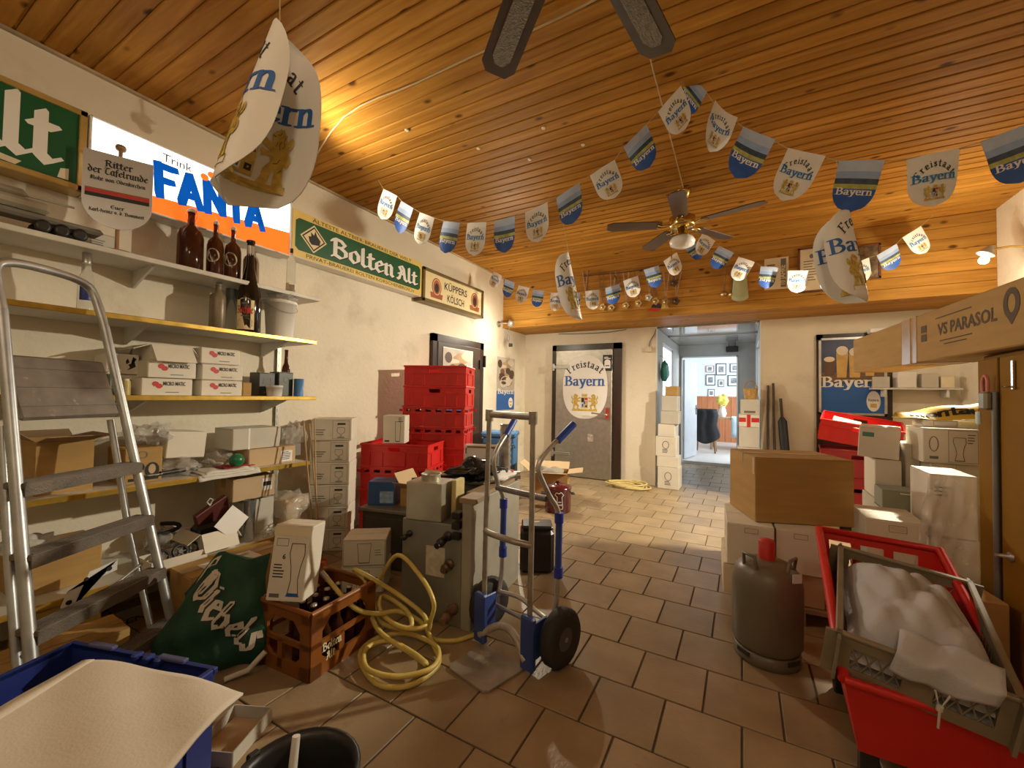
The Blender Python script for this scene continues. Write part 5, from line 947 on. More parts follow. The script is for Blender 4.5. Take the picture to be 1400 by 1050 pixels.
printed('mark', [(M('yellow_mark', (.75, .5, .12), .5, var=0), [[(-.03, 0), (-.01, -.03), (0, -.025), (-.015, 0), (.01, .02), (.04, .03), (.04, .045), (0, .035)]])], onface(TR((-.02, -.02, .331))), t)
# ---------------------------------------------------------------- hand truck
HO = Vector((-.97, 1.86, 0)); t = thing('hand_truck', 'grey tubular hand truck with blue wheel guards and worn toe plate', 'hand truck', HO, math.atan2(-.23, .973)); HB = M('truck_blue', (.03, .06, .26), .4, var=.15); HG = M('truck_tube', (.40, .37, .32), .4, .7, var=.25, scale=15)
# local: x right, -y towards the toe plate
for s in (-1, 1):
    q = MB(); q.lathe([(.05, -.03), (.075, -.038), (.115, -.036), (.13, -.02), (.13, .02), (.115, .036), (.075, .038), (.05, .03)], 24, TR((s*.235, .02, .13), 0, PI/2)); wh = q.build('wheel', RUBBER, t)
    q = MB(); q.lathe([(.012, -.034), (.055, -.03), (.07, -.036), (.07, .036), (.055, .03), (.012, .034)], 20, TR((s*.235, .02, .13), 0, PI/2)); q.build('hub', M('truck_hub', (.07, .06, .09), .4, var=.2), wh)
    q = MB(); q.box((s*.155, -.12, .13), (.075, .035, .24), bev=.008); q.box((s*.17, -.06, .13), (.012, .12, .17), bev=.004); q.build('wheel_guard', HB, t)
    q = MB(); q.tube([(s*.15, -.105, .03), (s*.15, -.10, .6), (s*.145, -.095, 1.15)], .013, 10); q.build('front_upright', HG, t)
    sq = s
    q = MB(); q.tube([tuple(p) for p in crom([(s*.18, .03, .18), (s*.185, .055, .27), (s*.185, .06, .35), (s*.185, .065, .66), (s*.17, .0, .78), (s*.15, -.055, .9), (s*.155, -.02, .97), (s*.175, .07, 1.04)], 5)], .0125, 10); q.build('rear_tube', ALU, t)
    q = MB(); q.tube([(s*.185, .063, .40), (s*.185, .067, .67)], .017, 10); q.build('blue_sleeve', HB, t)
    for zz in (.40, .66): q = MB(); q.lathe([(.022, -.025), (.022, .025)], 12, TR((s*.185, .065, zz))); q.build('clamp', M('clamp_blue', (.02, .04, .35), .4, var=.1), t)
    q = MB(); q.tube([(s*.173, .06, 1.03), (s*.20, .16, 1.11)], .018, 10); q.build('grip', M('grip_blue', (.02, .06, .38), .45, var=.1), t)
q = MB(); q.tube([(-.145, -.095, 1.15), (.145, -.095, 1.15)], .017, 10); q.build('top_bar', HG, t)
for s in (-1, 1): q = MB(); q.lathe([(.021, -.03), (.021, .03)], 12, TR((s*.145, -.095, 1.145))); q.build('corner_joint', HG, t)
q = MB(); q.tube([tuple(p) for p in crom([(-.15, -.1, .56), (-.08, -.15, .575), (.08, -.15, .575), (.15, -.1, .56)], 6)], .015, 10); q.build('crossbar', HG, t)
q = MB(); q.tube([(-.165, -.01, .76), (.165, -.01, .76)], .015, 10); q.build('rear_crossbar', M('dark_tube', (.2, .19, .19), .4, .5, var=.2), t)
q = MB(); q.tube([tuple(p) for p in crom([(-.18, .03, .2), (-.06, .06, .2), (.06, .06, .17), (.18, .03, .17)], 5)], .012, 10); q.build('axle_brace', ALU, t)
q = MB(); q.tube([(-.27, .02, .13), (.27, .02, .13)], .011, 10); q.build('axle', STEEL, t)
q = MB(); q.tube([tuple(p) for p in crom([(-.15, -.13, .05), (-.05, -.10, .12), (.05, -.10, .12), (.15, -.13, .05)], 5)], .018, 8); q.build('lower_curve', M('worn_grey', (.42, .38, .33), .5, .5, var=.3, scale=20), t)
q = MB(); q.prism([(-.14, -.12), (.14, -.12), (.125, -.335), (.105, -.355), (-.105, -.355), (-.125, -.335)], .008, TR((0, 0, .004))); q.build('toe_plate', M('worn_plate_steel', (.36, .31, .26), .45, .35, var=.25, scale=9, dark=(.7, .64, .56), darkscale=7, darkpos=.62), t)
# ---------------------------------------------------------------- hose coil by the cold store door
cp_ = at(858, 666, z=0); t = thing('cable_coil', 'coil of yellow cable lying before the steel door', 'cable', (cp_.x, cp_.y-.02, 0)); q = MB()
q.tube([((.24+.05*math.sin(i*.37))*math.cos(i*.3)+.03*math.sin(i*.1), (.17+.04*math.cos(i*.29))*math.sin(i*.3), .014+.0006*i) for i in range(90)], .011, 6); q.build('coil', M('yellow_cable', (.62, .50, .2), .45, var=.1), t)
# ---------------------------------------------------------------- posters on the left side, clip spotlight
def poster_art(w, h, dishes=True):
    P = []; rr = random.Random(3); BR2 = [M('food_brown', (.22, .1, .05), .5, var=.2), M('food_tan', (.45, .3, .16), .5, var=.2), M('food_cream', (.66, .58, .46), .5, var=.1), M('food_dark', (.09, .05, .03), .5, var=.2)]
    P.append((M('poster_grey', (.5, .44, .38), .4, var=.2, scale=4), [rect(0, h*.36, w, h)])); P.append((INKB, [rect(0, 0, w, h*.36)]))
    for k in range(4):
        P.append((BR2[k], [ell(w*rr.uniform(.12, .88), h*rr.uniform(.48, .93), w*rr.uniform(.08, .2), h*rr.uniform(.03, .08), 12) for _ in range(7)]))
    P.append((BR2[2], ring(w*.5, h*.55, w*.3, h*.1, .012))); P.append((PAPER, centre(serif('Bayern', h*.09), w/2, h*.31, w*.9)+[ell(w*.78, h*.14, w*.13, h*.1, 16)]))
    P.append((INK, [rect(w*.7, h*.15, w*.86, h*.162)])); P.append((GOLD, [rect(w*.73, h*.07, w*.83, h*.11)])); return P
a, b = at(680, 487, x=XL+.006), at(704, 492, x=XL+.006); c = at(680, 561, x=XL+.006); pw, ph = b.y-a.y, a.z-c.z
t = thing('poster', 'Bayern food poster on the left wall near the corner', 'poster', (XL+.0005, (a.y+b.y)/2, c.z)); q = MB(); q.box((.001, 0, ph/2), (.002, pw, ph)); q.build('sheet', PAPER, t); printed('artwork', poster_art(pw, ph), onface(frame((.0022, -pw/2, 0), (0, 1, 0), (0, 0, 1))), t)
a, b = at(607, 475, x=XL+.057), at(646, 478, x=XL+.057); c = at(620, 572, x=XL+.057); pw, ph = b.y-a.y, a.z-c.z
t = thing('poster', 'Bayern food poster hung on the dark left door', 'poster', (XL+.0555, (a.y+b.y)/2, c.z)); q = MB(); q.box((.001, 0, ph/2), (.002, pw+.02, ph+.02)); q.build('sheet', PAPER, t); printed('artwork', poster_art(pw, ph), onface(frame((.0022, -pw/2, 0), (0, 1, 0), (0, 0, 1))), t)
t = thing('clip_spotlight', 'small clip spotlight with wires in the left corner under the beam', 'lamp', (-3.0, 5.25, 2.30)); q = MB(); q.tube([(-.17, 0, .0), (-.1, 0, .01), (0, 0, 0)], .012, 8); q.lathe([(.045, 0), (.045, .015)], 14, TR((-.175, 0, 0), 0, PI/2)); q.build('arm', ALU, t)
q = MB(); q.lathe([(.02, .07), (.035, .06), (.05, .0), (.045, -.01), (.03, .05)], 16, TR((.03, 0, -.02), .5, .6)); q.build('shade', M('lamp_grey', (.35, .33, .3), .4, .4, var=.1), t)
q = MB(); q.tube([tuple(p) for p in crom([(-.0, 0, .02), (.01, 0, -.1), (-.02, 0, -.22), (.02, .02, -.3)], 5)], .004, 6); q.lathe([(.022, -.25), (.022, -.18), (.01, -.17)], 10); q.build('cable', INKG, t); q = MB(); q.box((.04, 0, -.32), (.05, .04, .05), bev=.006); q.build('plug', BLACK, t)
# ================================================================ RIGHT SIDE
def xof(px, y, py=650): return at(px, py, y=y).x
def zof(px, py, y): return at(px, py, y=y).z
def bbox(name, label, px0, px1, y, z0, z1, dep, mat=None, prints=None, rz=0, cat='carton', **k):
    x0, x1 = xof(px0, y), xof(px1, y); w = x1-x0; h = z1-z0
    c = Vector(((x0+x1)/2, y, z0))+Vector((-math.sin(rz), math.cos(rz), 0))*dep/2
    return carton(name, label, cat, w, dep, h, c, rz, mat, prints=prints(w, h) if prints else (), **k)
# gas bottle
t = thing('gas_bottle', 'grey propane gas bottle with red cap standing on the tiles', 'gas bottle', (.105, 2.41, 0)); GB = M('gas_grey', (.145, .125, .085), .38, var=.12, scale=5)
q = MB(); q.lathe([(.09, .03), (.13, .05), (.15, .09), (.152, .36), (.14, .415), (.11, .45), (.06, .468), (.03, .47)], 32); q.build('body', GB, t)
q = MB(); q.lathe([(.135, 0), (.142, .004), (.142, .06), (.135, .06), (.13, .01)], 32, capb=False, capt=False)
q.build('foot_ring', GB, t)
for k in range(4):
    q = MB(); a = .8+PI/2*k; q.box((.1435*math.cos(a), .1435*math.sin(a), .046), (.006, .07, .022), rz=a, bev=.002); q.build('foot_slot', BLACK, t)
q = MB(); q.lathe([(.037, .462), (.036, .555), (.033, .56), (.0001, .561)], 24); q.build('cap', M('gas_red', (.5, .03, .025), .45, var=.1), t)
for a in (-2.3, -.45):
    q = MB(); T = TR((.105*math.cos(a), .105*math.sin(a), .45), 0, 0, a); q.tube([(0, -.035, -.01), (.01, -.03, .05), (.01, .03, .05), (0, .035, -.01)], .008, 8, T=T); q.build('collar_handle', GB, t)
q = MB(); q.box((.115, -.095, .43), (.045, .003, .04), TR((0, 0, 0), 0, 0, 0), rz=.6); q.build('tag', M('pale_tag', (.6, .75, .75), .4, var=.05), t)
# white cartons under the big brown carton
q = MB()
for s in (-1, 0, 1): q.box((s*.25, 0, .035), (.1, .6, .07))
for k in range(5): q.box((0, -.25+.125*k, .08), (.60, .09, .02))
pl_ = tag(q.build('wood_pallet', M('pallet_wood'), None, (.24, 3.12, 0), .06), 'low wooden pallet under the white carton pile', 'pallet')
SLOT = lambda w, h: [(PAPERY, [rect(w*.4, h*.82, w*.65, h*.9)]), (INKG, border(w*.38, h*.8, w*.67, h*.92, .002))]
for k, (p0, p1, y, z0, z1, m2, ll) in enumerate(((989, 1055, 2.83, .092, .27, PAPERY, 'aged white carton, lower left of the pile on the pallet'), (1057, 1128, 2.86, .092, .27, CARDL, 'pale brown carton, lower right of the pile on the pallet'), (994, 1059, 2.81, .272, .515, WBOX, 'white carton, upper left below the big brown carton'), (1061, 1127, 2.84, .272, .515, WBOX, 'white carton, upper right below the big brown carton'))):
    bbox('pile_carton', ll, p0, p1, y, z0, z1, .5, m2, SLOT if k > 1 else None, .06, tape=False, group='cartons on the low pallet')
t = carton('big_carton', 'big blank brown carton on top of the white carton pile', 'carton', .53, .42, .385, (.245, 3.175, .518), math.radians(20), CARD, True)
q = MB(); q.box((0, -.2115, .27), (.05, .001, .12)); q.build('tape', TAPE, t)
q = MB(); q.box((-.267, -.19, .33), (.002, .03, .1)); q.build('torn_edge', CARDL, t)
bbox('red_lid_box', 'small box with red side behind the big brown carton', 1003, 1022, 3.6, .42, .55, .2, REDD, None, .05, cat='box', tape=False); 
bbox('support_carton', 'tall pale carton under the small red-sided box', 1000, 1040, 3.58, 0, .418, .3, CARDL, None, .03, tape=False)
# white cartons to the right
GPR = lambda w, h: [(INKG, ring(w*.2, h*.55, w*.09, h*.22, .005)+[rect(w*.12, h*.12, w*.28, h*.2)]+glassprint(w*.66, h*.1, h*.65, .06, 0)+border(w*.46, h*.05, w*.98, h*.95, .002)+lines(w*.8, h*.85, w*.95, 4, .016, .006))]
D2 = ((1183, 1269, 2.93, 0, .31, .34, WBOX, None, 'white carton, lower of the pair before the white pile'), (1183, 1269, 2.93, .312, .615, .34, WBOX, SLOT, 'wide white carton, upper of the pair before the white pile'),
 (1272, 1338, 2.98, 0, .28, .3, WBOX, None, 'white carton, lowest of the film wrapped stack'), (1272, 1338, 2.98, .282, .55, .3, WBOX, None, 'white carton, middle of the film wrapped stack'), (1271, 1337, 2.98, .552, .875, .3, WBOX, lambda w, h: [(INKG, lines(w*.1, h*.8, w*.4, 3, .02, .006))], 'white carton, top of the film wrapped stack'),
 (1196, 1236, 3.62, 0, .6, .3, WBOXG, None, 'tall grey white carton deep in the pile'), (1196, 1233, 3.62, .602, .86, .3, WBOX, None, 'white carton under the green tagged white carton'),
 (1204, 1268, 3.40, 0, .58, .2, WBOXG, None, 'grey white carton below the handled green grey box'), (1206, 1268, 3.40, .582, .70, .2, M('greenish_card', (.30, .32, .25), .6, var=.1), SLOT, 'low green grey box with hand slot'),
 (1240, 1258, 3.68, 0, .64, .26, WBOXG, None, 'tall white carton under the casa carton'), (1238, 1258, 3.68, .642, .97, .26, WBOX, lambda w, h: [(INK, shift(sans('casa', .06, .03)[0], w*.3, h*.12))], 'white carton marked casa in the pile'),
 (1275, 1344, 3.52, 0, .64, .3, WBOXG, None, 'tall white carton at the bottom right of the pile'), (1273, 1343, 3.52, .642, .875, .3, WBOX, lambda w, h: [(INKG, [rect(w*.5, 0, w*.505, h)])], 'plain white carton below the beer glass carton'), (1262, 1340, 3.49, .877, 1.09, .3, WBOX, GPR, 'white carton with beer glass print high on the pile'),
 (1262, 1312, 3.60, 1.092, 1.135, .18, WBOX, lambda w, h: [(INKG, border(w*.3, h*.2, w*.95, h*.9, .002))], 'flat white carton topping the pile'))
for p0, p1, y, z0, z1, dep, m2, pr, ll in D2: bbox('pile_carton', ll, p0, p1, y, z0, z1, dep, m2, pr, R.uniform(-.03, .03), tape=False, group='white cartons on the right')
x0 = xof(1208, 3.62); t = carton('tagged_carton', 'white carton with green tag tilted atop the pile', 'carton', .21, .2, .205, (x0+.0, 3.74, .872), math.radians(-14), WBOX, False, tilt=(math.radians(3), math.radians(3)), prints=[(M('green_tag', (.08, .25, .18), .5, var=.1), [rect(.02, .14, .08, .17)])])
bbox('back_carton', 'grey white carton at the back of the pile under the yellow bag', 1292, 1342, 3.85, .0, 1.13, .25, WBOXG, None, 0, tape=False)
# plastic film over the stack
t = thing('plastic_film', 'crumpled clear plastic film hanging over the wrapped stack', 'plastic film', (xof(1312, 2.9), 2.935, .40)); q = MB()
def filmf(u, v):
    w = .012*math.sin(13*u+4*v)+.01*math.sin(21*v+7*u)+.008*math.sin(33*u-9*v); return Vector(((u-.5)*(.22+.14*(1-v)), -.02-.05*(1-v)+w*.8, .48*v+.02*math.sin(9*u)*(1-v)))
q.surf(filmf, 30, 26); q.build('film', PLASTICBAG, t)
t = thing('brown_carton', 'brown carton with black handle slot behind the red bin', 'carton', (.855, 2.68, 0), math.radians(8)); q = MB(); q.box((0, 0, .21), (.17, .36, .42), bev=.004); q.build('body', CARD, t); q = MB(); q.box((-.086, -.05, .36), (.002, .1, .03)); q.build('hand_slot', INK, t)
# yellow bag
t = thing('yellow_bag', 'yellow montaus printed plastic bag on top of the white pile', 'bag', (xof(1296, 3.66), 3.70, 1.137), math.radians(-4)); YB_ = M('yellow_film', (.72, .50, .07), .4, var=.1)
def ybf(u, v): 
    x = (u-.5)*.48; prof_ = max(0.0, math.sin(PI*min(1, (u*.62+.30)))) ; return Vector((x, -.1+.2*v, .004+.13*math.sin(PI*v)*(.25+.75*u)*(1 if u < .9 else (1-u)/.1*.6+.4)+.008*math.sin(11*u+6*v)))
q = MB(); q.surf(ybf, 26, 14); q.surf(lambda u, v: Vector(((u-.5)*.48, .1-.2*v, .001)), 4, 2); q.build('body', YB_, t)
def ybm(x, y, off): return ybf(x, y)+Vector((0, -(off+.002)*.7, (off+.002)))
mt = pen('montaus', FAT, .34, .1, .3, .22); printed('lettering', [(INK, subdiv(shift(mt[0], .14, .1, .78/mt[1]*1.0, 0)))], ybm, t)
# red crates tilted before the back door
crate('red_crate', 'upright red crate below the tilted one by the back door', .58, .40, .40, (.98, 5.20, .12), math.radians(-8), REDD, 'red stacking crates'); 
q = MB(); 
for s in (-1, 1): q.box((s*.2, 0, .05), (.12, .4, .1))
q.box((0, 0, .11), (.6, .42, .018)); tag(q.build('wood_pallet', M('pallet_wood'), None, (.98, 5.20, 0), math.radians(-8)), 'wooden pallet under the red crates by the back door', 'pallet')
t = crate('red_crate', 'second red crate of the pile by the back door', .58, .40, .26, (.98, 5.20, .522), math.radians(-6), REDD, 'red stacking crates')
t = crate('red_crate', 'tilted red crate with white label on the pile by the back door', .60, .40, .21, (.975, 5.17, .86), 0, RED, 'red stacking crates', rot=(math.radians(10), math.radians(9), math.radians(-10)))
q = MB(); q.box((-.12, -.02, .16), (.22, .25, .01), TR((0, 0, 0), .05, .1)); q.build('paper_insert', PAPERY, t)
# red bin with beige crate and cloth
t = thing('red_bin', 'deep red slant-fronted plastic bin at the right foreground', 'bin', (.5, 2.0, 0)); tb = {'BL': Vector((-.19, .38, .655)), 'BR': Vector((.22, .40, .63)), 'FL': Vector((-.215, -.30, .36)), 'FR': Vector((.22, -.29, .33))}; bb = {'BL': Vector((-.14, .33, .10)), 'BR': Vector((.18, .34, .10)), 'FL': Vector((-.165, -.22, .10)), 'FR': Vector((.2, -.22, .10))}
def quadwall(q, a, b, c, d, th=.008, nu=1, nv=1): q.surf(lambda u, v: (a*(1-u)+b*u)*(1-v)+(d*(1-u)+c*u)*v, 8, 8, th, False)
for nm, (i, j) in (('left_wall', ('BL', 'FL')), ('front_wall', ('FL', 'FR')), ('right_wall', ('FR', 'BR'))):
    q = MB(); quadwall(q, bb[i], bb[j], tb[j], tb[i]); q.build(nm, RED, t)
q = MB()   # back wall with slots
lerp = lambda u, v: (bb['BL']*(1-u)+bb['BR']*u)*(1-v)+(tb['BL']*(1-u)+tb['BR']*u)*v
def patch(q, u0, u1, v0, v1): quadwall(q, lerp(u0, v0), lerp(u1, v0), lerp(u1, v1), lerp(u0, v1))
patch(q, 0, 1, 0, .70); patch(q, 0, 1, .93, 1)
for u in (0, .28, .56, .84): patch(q, u+.0, u+.08 if u else .08, .70, .93)
patch(q, .92, 1, .70, .93); q.build('back_wall', RED, t)
q = MB(); quadwall(q, bb['BL'], bb['BR'], bb['FR'], bb['FL']); q.build('base', REDD, t)
q = MB(); q.tube([tuple(tb[k]) for k in ('FL', 'BL', 'BR', 'FR')], .018, 8); q.tube([tuple(tb['FR']), tuple(tb['FL'])], .014, 8); q.build('rim', RED, t)
for x in (-.13, .15):
    for y in (-.17, .28): q = MB(); q.box((x, y, .05), (.05, .05, .1), bev=.006); q.build('foot', BLACK, t)
BLc, BRc, FLc, FRc = Vector((.355, 2.30, .615)), Vector((.735, 2.22, .575)), Vector((.300, 1.69, .505)), Vector((.665, 1.66, .455)); ex = (BRc-BLc+FRc-FLc).normalized(); ey = (BLc-FLc+BRc-FRc); ey = (ey-ex*ey.dot(ex)).normalized(); ez = ex.cross(ey); CC = (BLc+BRc+FLc+FRc)/4
BG = M('beige_plastic', (.23, .185, .12), .55, var=.15, scale=8); bw, bd, bh = .385, .60, .15; mm = Matrix((ex, ey, ez)).transposed().to_4x4(); mm.translation = CC-ez*bh
t = thing('beige_crate', 'grey beige lattice crate tipped into the red bin', 'crate', CC-ez*bh, rot=mm.to_euler()); th = .008
q = MB(); q.box((0, 0, th/2), (bw-.01, bd-.01, th)); q.build('base', BG, t)
def latwall(L, T):
    q = MB(); q.box((0, 0, .018), (L, th, .036), T); q.box((0, 0, bh-.02), (L, th, .04), T); n = max(2, round(L/.2)); st = L/n
    for i in range(n+1): q.box((-L/2+i*st, 0, bh/2), (.07, th*1.1, bh), T)
    z0, z1 = .036, bh-.04
    for i in range(n):
        a, b = -L/2+i*st+.035, -L/2+(i+1)*st-.035; m_ = 4; s = (b-a)/m_
        for k in range(m_):
            for sg in (0, 1):
                p0 = (a+k*s, z0 if sg == 0 else z1); p1 = (a+(k+1)*s, z1 if sg == 0 else z0)
                q.tube([(p0[0], 0, p0[1]), (p1[0], 0, p1[1])], .0025, 5, T=T)
    q.build('lattice_side', BG, t)
for L, T in ((bw, TR((0, -bd/2, 0))), (bw, TR((0, bd/2, 0))), (bd, TR((-bw/2, 0, 0), 0, 0, PI/2)), (bd, TR((bw/2, 0, 0), 0, 0, PI/2))): latwall(L, T)
q = MB()
for s in (-1, 1): q.box((s*bw/2, 0, bh), (.02, bd+.02, .012), bev=.003); q.box((0, s*bd/2, bh), (bw+.02, .02, .012), bev=.003)
q.build('rim', BG, t)
t = thing('laundry', 'rumpled white cloth heaped in the grey beige crate', 'cloth', CC-ez*bh, rot=mm.to_euler()); WC = M('rumpled_white', (.50, .49, .52), .85, var=.05, scale=4, bump=.2, bscale=140)
def clf(u, v):
    x = (u-.5)*(bw-.03); y = (v-.5)*(bd-.02)-.0; e = (1-abs(2*u-1)**4)*(1-abs(2*v-1)**4)
    rid = .030*abs(math.sin(5.5*u+3.5*v+.4))**.7+.024*abs(math.sin(7*v-4*u+1.2+.8*math.sin(5*u)))**.7+.012*abs(math.sin(13*u+8*v+math.sin(6*v)))+.006*math.sin(23*u-15*v)
    return Vector((x+.015*math.sin(6*v), y, .06+(.085+rid)*e+.05*(1-v)*e))
q = MB(); q.surf(clf, 40, 48); q.surf(lambda u, v: Vector((clf(1-u, v).x, clf(1-u, v).y, .03)), 10, 10); q.build('cloth', WC, t)
def flapf(u, v): # corner hanging over the front edge
    x = -.05+.21*u; s = v*.16; yb = -bd/2; return Vector((x-.02*v+.01*math.sin(7*u), yb+.06-min(s, .085)-.008*math.sin(9*u), bh+.045-.028*min(1, s/.085)-max(0, s-.085)*1.0*(1-.6*abs(u-.45))+.008*math.sin(11*u+4*v)))
q = MB(); q.surf(flapf, 18, 14, .003); q.build('hanging_corner', WC, t)
q = MB(); q.tube([(.03, -bd/2-.03, .10), (.045, -bd/2-.035, .05), (.06, -bd/2-.03, .10)], .003, 6); q.tube([(.045, -bd/2-.035, .055), (.05, -bd/2-.037, -.01)], .003, 6); q.lathe([(.008, 0), (.008, .016)], 8, TR((.045, -bd/2-.035, .046))); q.build('drawstring', M('cord_white', (.6, .56, .5), .8, var=.1), t)
# tall brown cabinet at the right edge
t = thing('tall_cabinet', 'tall brown hardboard locker cabinet at the right edge', 'cabinet', (1.0, 0, 0)); HBD = M('hardboard', (.27, .135, .012), .7, spec=.15, var=.1, scale=2, bump=.05, bscale=80)
q = MB(); q.box((.30, 2.08, .7375), (.56, 1.56, 1.475), bev=.004); q.build('carcass', HBD, t)
for y0, y1 in ((2.68, 2.855), (1.98, 2.66), (1.31, 1.97)):
    q = MB(); q.box((.008, (y0+y1)/2, .745), (.018, y1-y0, 1.42), bev=.003); dr = q.build('door', HBD, t)
q = MB(); q.tube([(-.012, 2.672, .02), (-.012, 2.672, 1.30)], .011, 10); q.build('locking_bar', M('bar_metal', (.22, .23, .24), .4, .6, var=.2), t)
q = MB(); q.box((-.008, 2.54, 1.37), (.006, .015, .12)); q.tube([(-.005, 2.56, 1.32), (-.03, 2.56, 1.32), (-.03, 2.53, 1.32)], .005, 6); q.build('key', CHROME, t)
q = MB(); q.lathe([(.02, 0), (.02, .01), (.008, .012), (.008, .05)], 12, TR((-.002, 2.58, .60), 0, -PI/2)); q.build('knob', STEEL, t)
t = thing('padlock', 'padlock with pink coated shackle hanging on the locker bar', 'padlock', (.968, 2.70, 1.20)); q = MB(); q.box((0, 0, .06), (.03, .065, .085), bev=.01); q.build('body', M('lock_body', (.30, .28, .2), .35, .5, var=.2), t); q = MB(); q.tube([tuple(p) for p in crom([(0, -.022, .1), (0, -.022, .15), (0, 0, .175), (0, .022, .15), (0, .022, .1)], 4)], .007, 8); q.build('shackle', M('pink_coat', (.6, .2, .16), .4, var=.1), t); q = MB(); q.box((-.012, .035, -.02), (.012, .03, .06), bev=.004); q.build('tag', M('pale_tag'), t)
# long parasol carton resting on the cabinet
PA, PB = Vector((.80, 4.35, 1.482)), Vector((1.07, 1.25, 1.482)); dv = (PB-PA); PL = dv.length; rzp = math.atan2(dv.y, dv.x); t = thing('parasol_carton', 'long brown parasol carton lying on top of the locker', 'carton', PA, rzp); PH, PW = .27, .26
q = MB(); q.box((PL/2, PW/2, PH/2), (PL, PW, PH), bev=.006); q.build('body', CARD, t)
q = MB(); q.box((.95, PW/2, PH/2), (.11, PW+.004, PH+.004)); q.box((1.06, PW/2, PH/2), (.05, PW+.005, PH+.005)); q.build('tape', TAPE, t)
q = MB(); q.box((-.003, PW/2, PH/2), (.006, PW*.9, PH*.9)); q.build('end_flap', CARDL, t)
FADE = M('faded_ink', (.10, .06, .03), .7, var=.1)
pf = onface(frame((0, -.0008, 0), (1, 0, 0), (0, 0, 1)))
printed('lettering', [(FADE, shift(sans('VS PARASOL', .062, .02)[0], 1.32, .125)+shift(sans('VIS', .07, .02)[0], 1.98, .155)+[rect(1.30, .215, 1.62, .221), rect(1.34, .09, 1.62, .096), rect(1.38, .07, 1.58, .076)]+[rect(1.14, .16, 1.2, .2), rect(1.14, .11, 1.2, .15)])], pf, t)
printed('logo', [(FADE, ring(1.89, .18, .05, .065, .026)+[[(1.86, .13), (1.92, .13), (1.89, .09)]])], pf, t)
# shelf on the back right wall with small goods
t = thing('wall_shelf', 'small shelf on the back wall right of the black door', 'shelf', (1.62, YB-.1, 1.38)); q = MB(); q.box((0, 0, .01), (.72, .19, .02)); q.build('board', SHW, t); q = MB(); q.box((-.25, .0, -.04), (.02, .17, .08)); q.box((.25, 0, -.04), (.02, .17, .08)); q.build('bracket', BRK, t)
for k, (x, w, h, m2, ll) in enumerate(((1.35, .14, .12, WBOXG, 'grey white box left on the small wall shelf'), (1.55, .16, .17, PAPER, 'crumpled white paper bag on the small wall shelf'), (1.74, .13, .15, WBOXG, 'grey box right of the paper bag on the wall shelf'), (1.88, .10, .12, PAPERY, 'cream box at the right of the small wall shelf'))):
    carton('small_box', ll, 'box', w, .12, h, (x, YB-.1, 1.402), R.uniform(-.2, .2), m2, False)
q = MB(); q.box((0, 0, .02), (.6, .16, .05), bev=.006); tag(q.build('white_board', PAPER, None, (1.55, YB-.09, 2.02), (0, 0, 0)), 'white ledge on the back wall behind the parasol carton', 'ledge')
# Bayern beer poster on the dark back door
a, b = at(1119, 463, y=YB-.045), at(1212, 459, y=YB-.045); c = at(1119, 566, y=YB-.045); pw, ph = b.x-a.x, a.z-c.z
t = thing('framed_poster', 'silver framed Bayern beer poster on the black back door', 'poster', ((a.x+b.x)/2, YB-.041, c.z)); q = MB(); q.box((0, -.006, ph/2), (pw-.01, .008, ph-.01)); q.build('backing', M('poster_navy', (.05, .07, .14), .35, var=.5, scale=3), t)
q = MB()
for cc_, d in (((0, -.012, .012), (pw, .02, .024)), ((0, -.012, ph-.012), (pw, .02, .024)), ((-pw/2+.012, -.012, ph/2), (.024, .02, ph)), ((pw/2-.012, -.012, ph/2), (.024, .02, ph))): q.box(cc_, d)
q.build('frame', ALU, t); BEER = M('beer_gold', (.62, .38, .10), .4, var=.2, scale=8); FOAM = M('beer_foam', (.75, .66, .5), .6, var=.1); w, h = pw, ph
printed('artwork', [(INKB, [rect(.02, .02, w-.02, h*.40)]), (M('table_brown', (.16, .09, .05), .5, var=.3), [rect(.02, h*.42, w-.02, h*.55)]), (BEER, [[(w*.28, h*.48), (w*.42, h*.48), (w*.45, h*.80), (w*.27, h*.80)], [(w*.47, h*.48), (w*.62, h*.48), (w*.64, h*.78), (w*.46, h*.78)], [(w*.7, h*.5), (w*.82, h*.5), (w*.84, h*.74), (w*.68, h*.74)]]), (M('dark_beer', (.12, .06, .03), .4, var=.2), [[(w*.09, h*.5), (w*.24, h*.5), (w*.25, h*.7), (w*.08, h*.7)]]), (FOAM, [ell(w*.36, h*.83, w*.09, h*.06, 14), ell(w*.55, h*.81, w*.09, h*.055, 14), ell(w*.165, h*.72, w*.085, h*.035, 14), ell(w*.76, h*.76, w*.08, h*.04, 14)]), (PAPER, centre(serif('Bayern', h*.13), w/2, h*.36, w*.9)+[ell(w*.81, h*.18, w*.1, h*.13, 20)]), (INK, centre(serif('Bayern', h*.03), w*.81, h*.18, w*.15)), (GOLD, [rect(w*.765, h*.1, w*.855, h*.15)])], onface(frame((-w/2, -.0105, 0), (1, 0, 0), (0, 0, 1))), t)
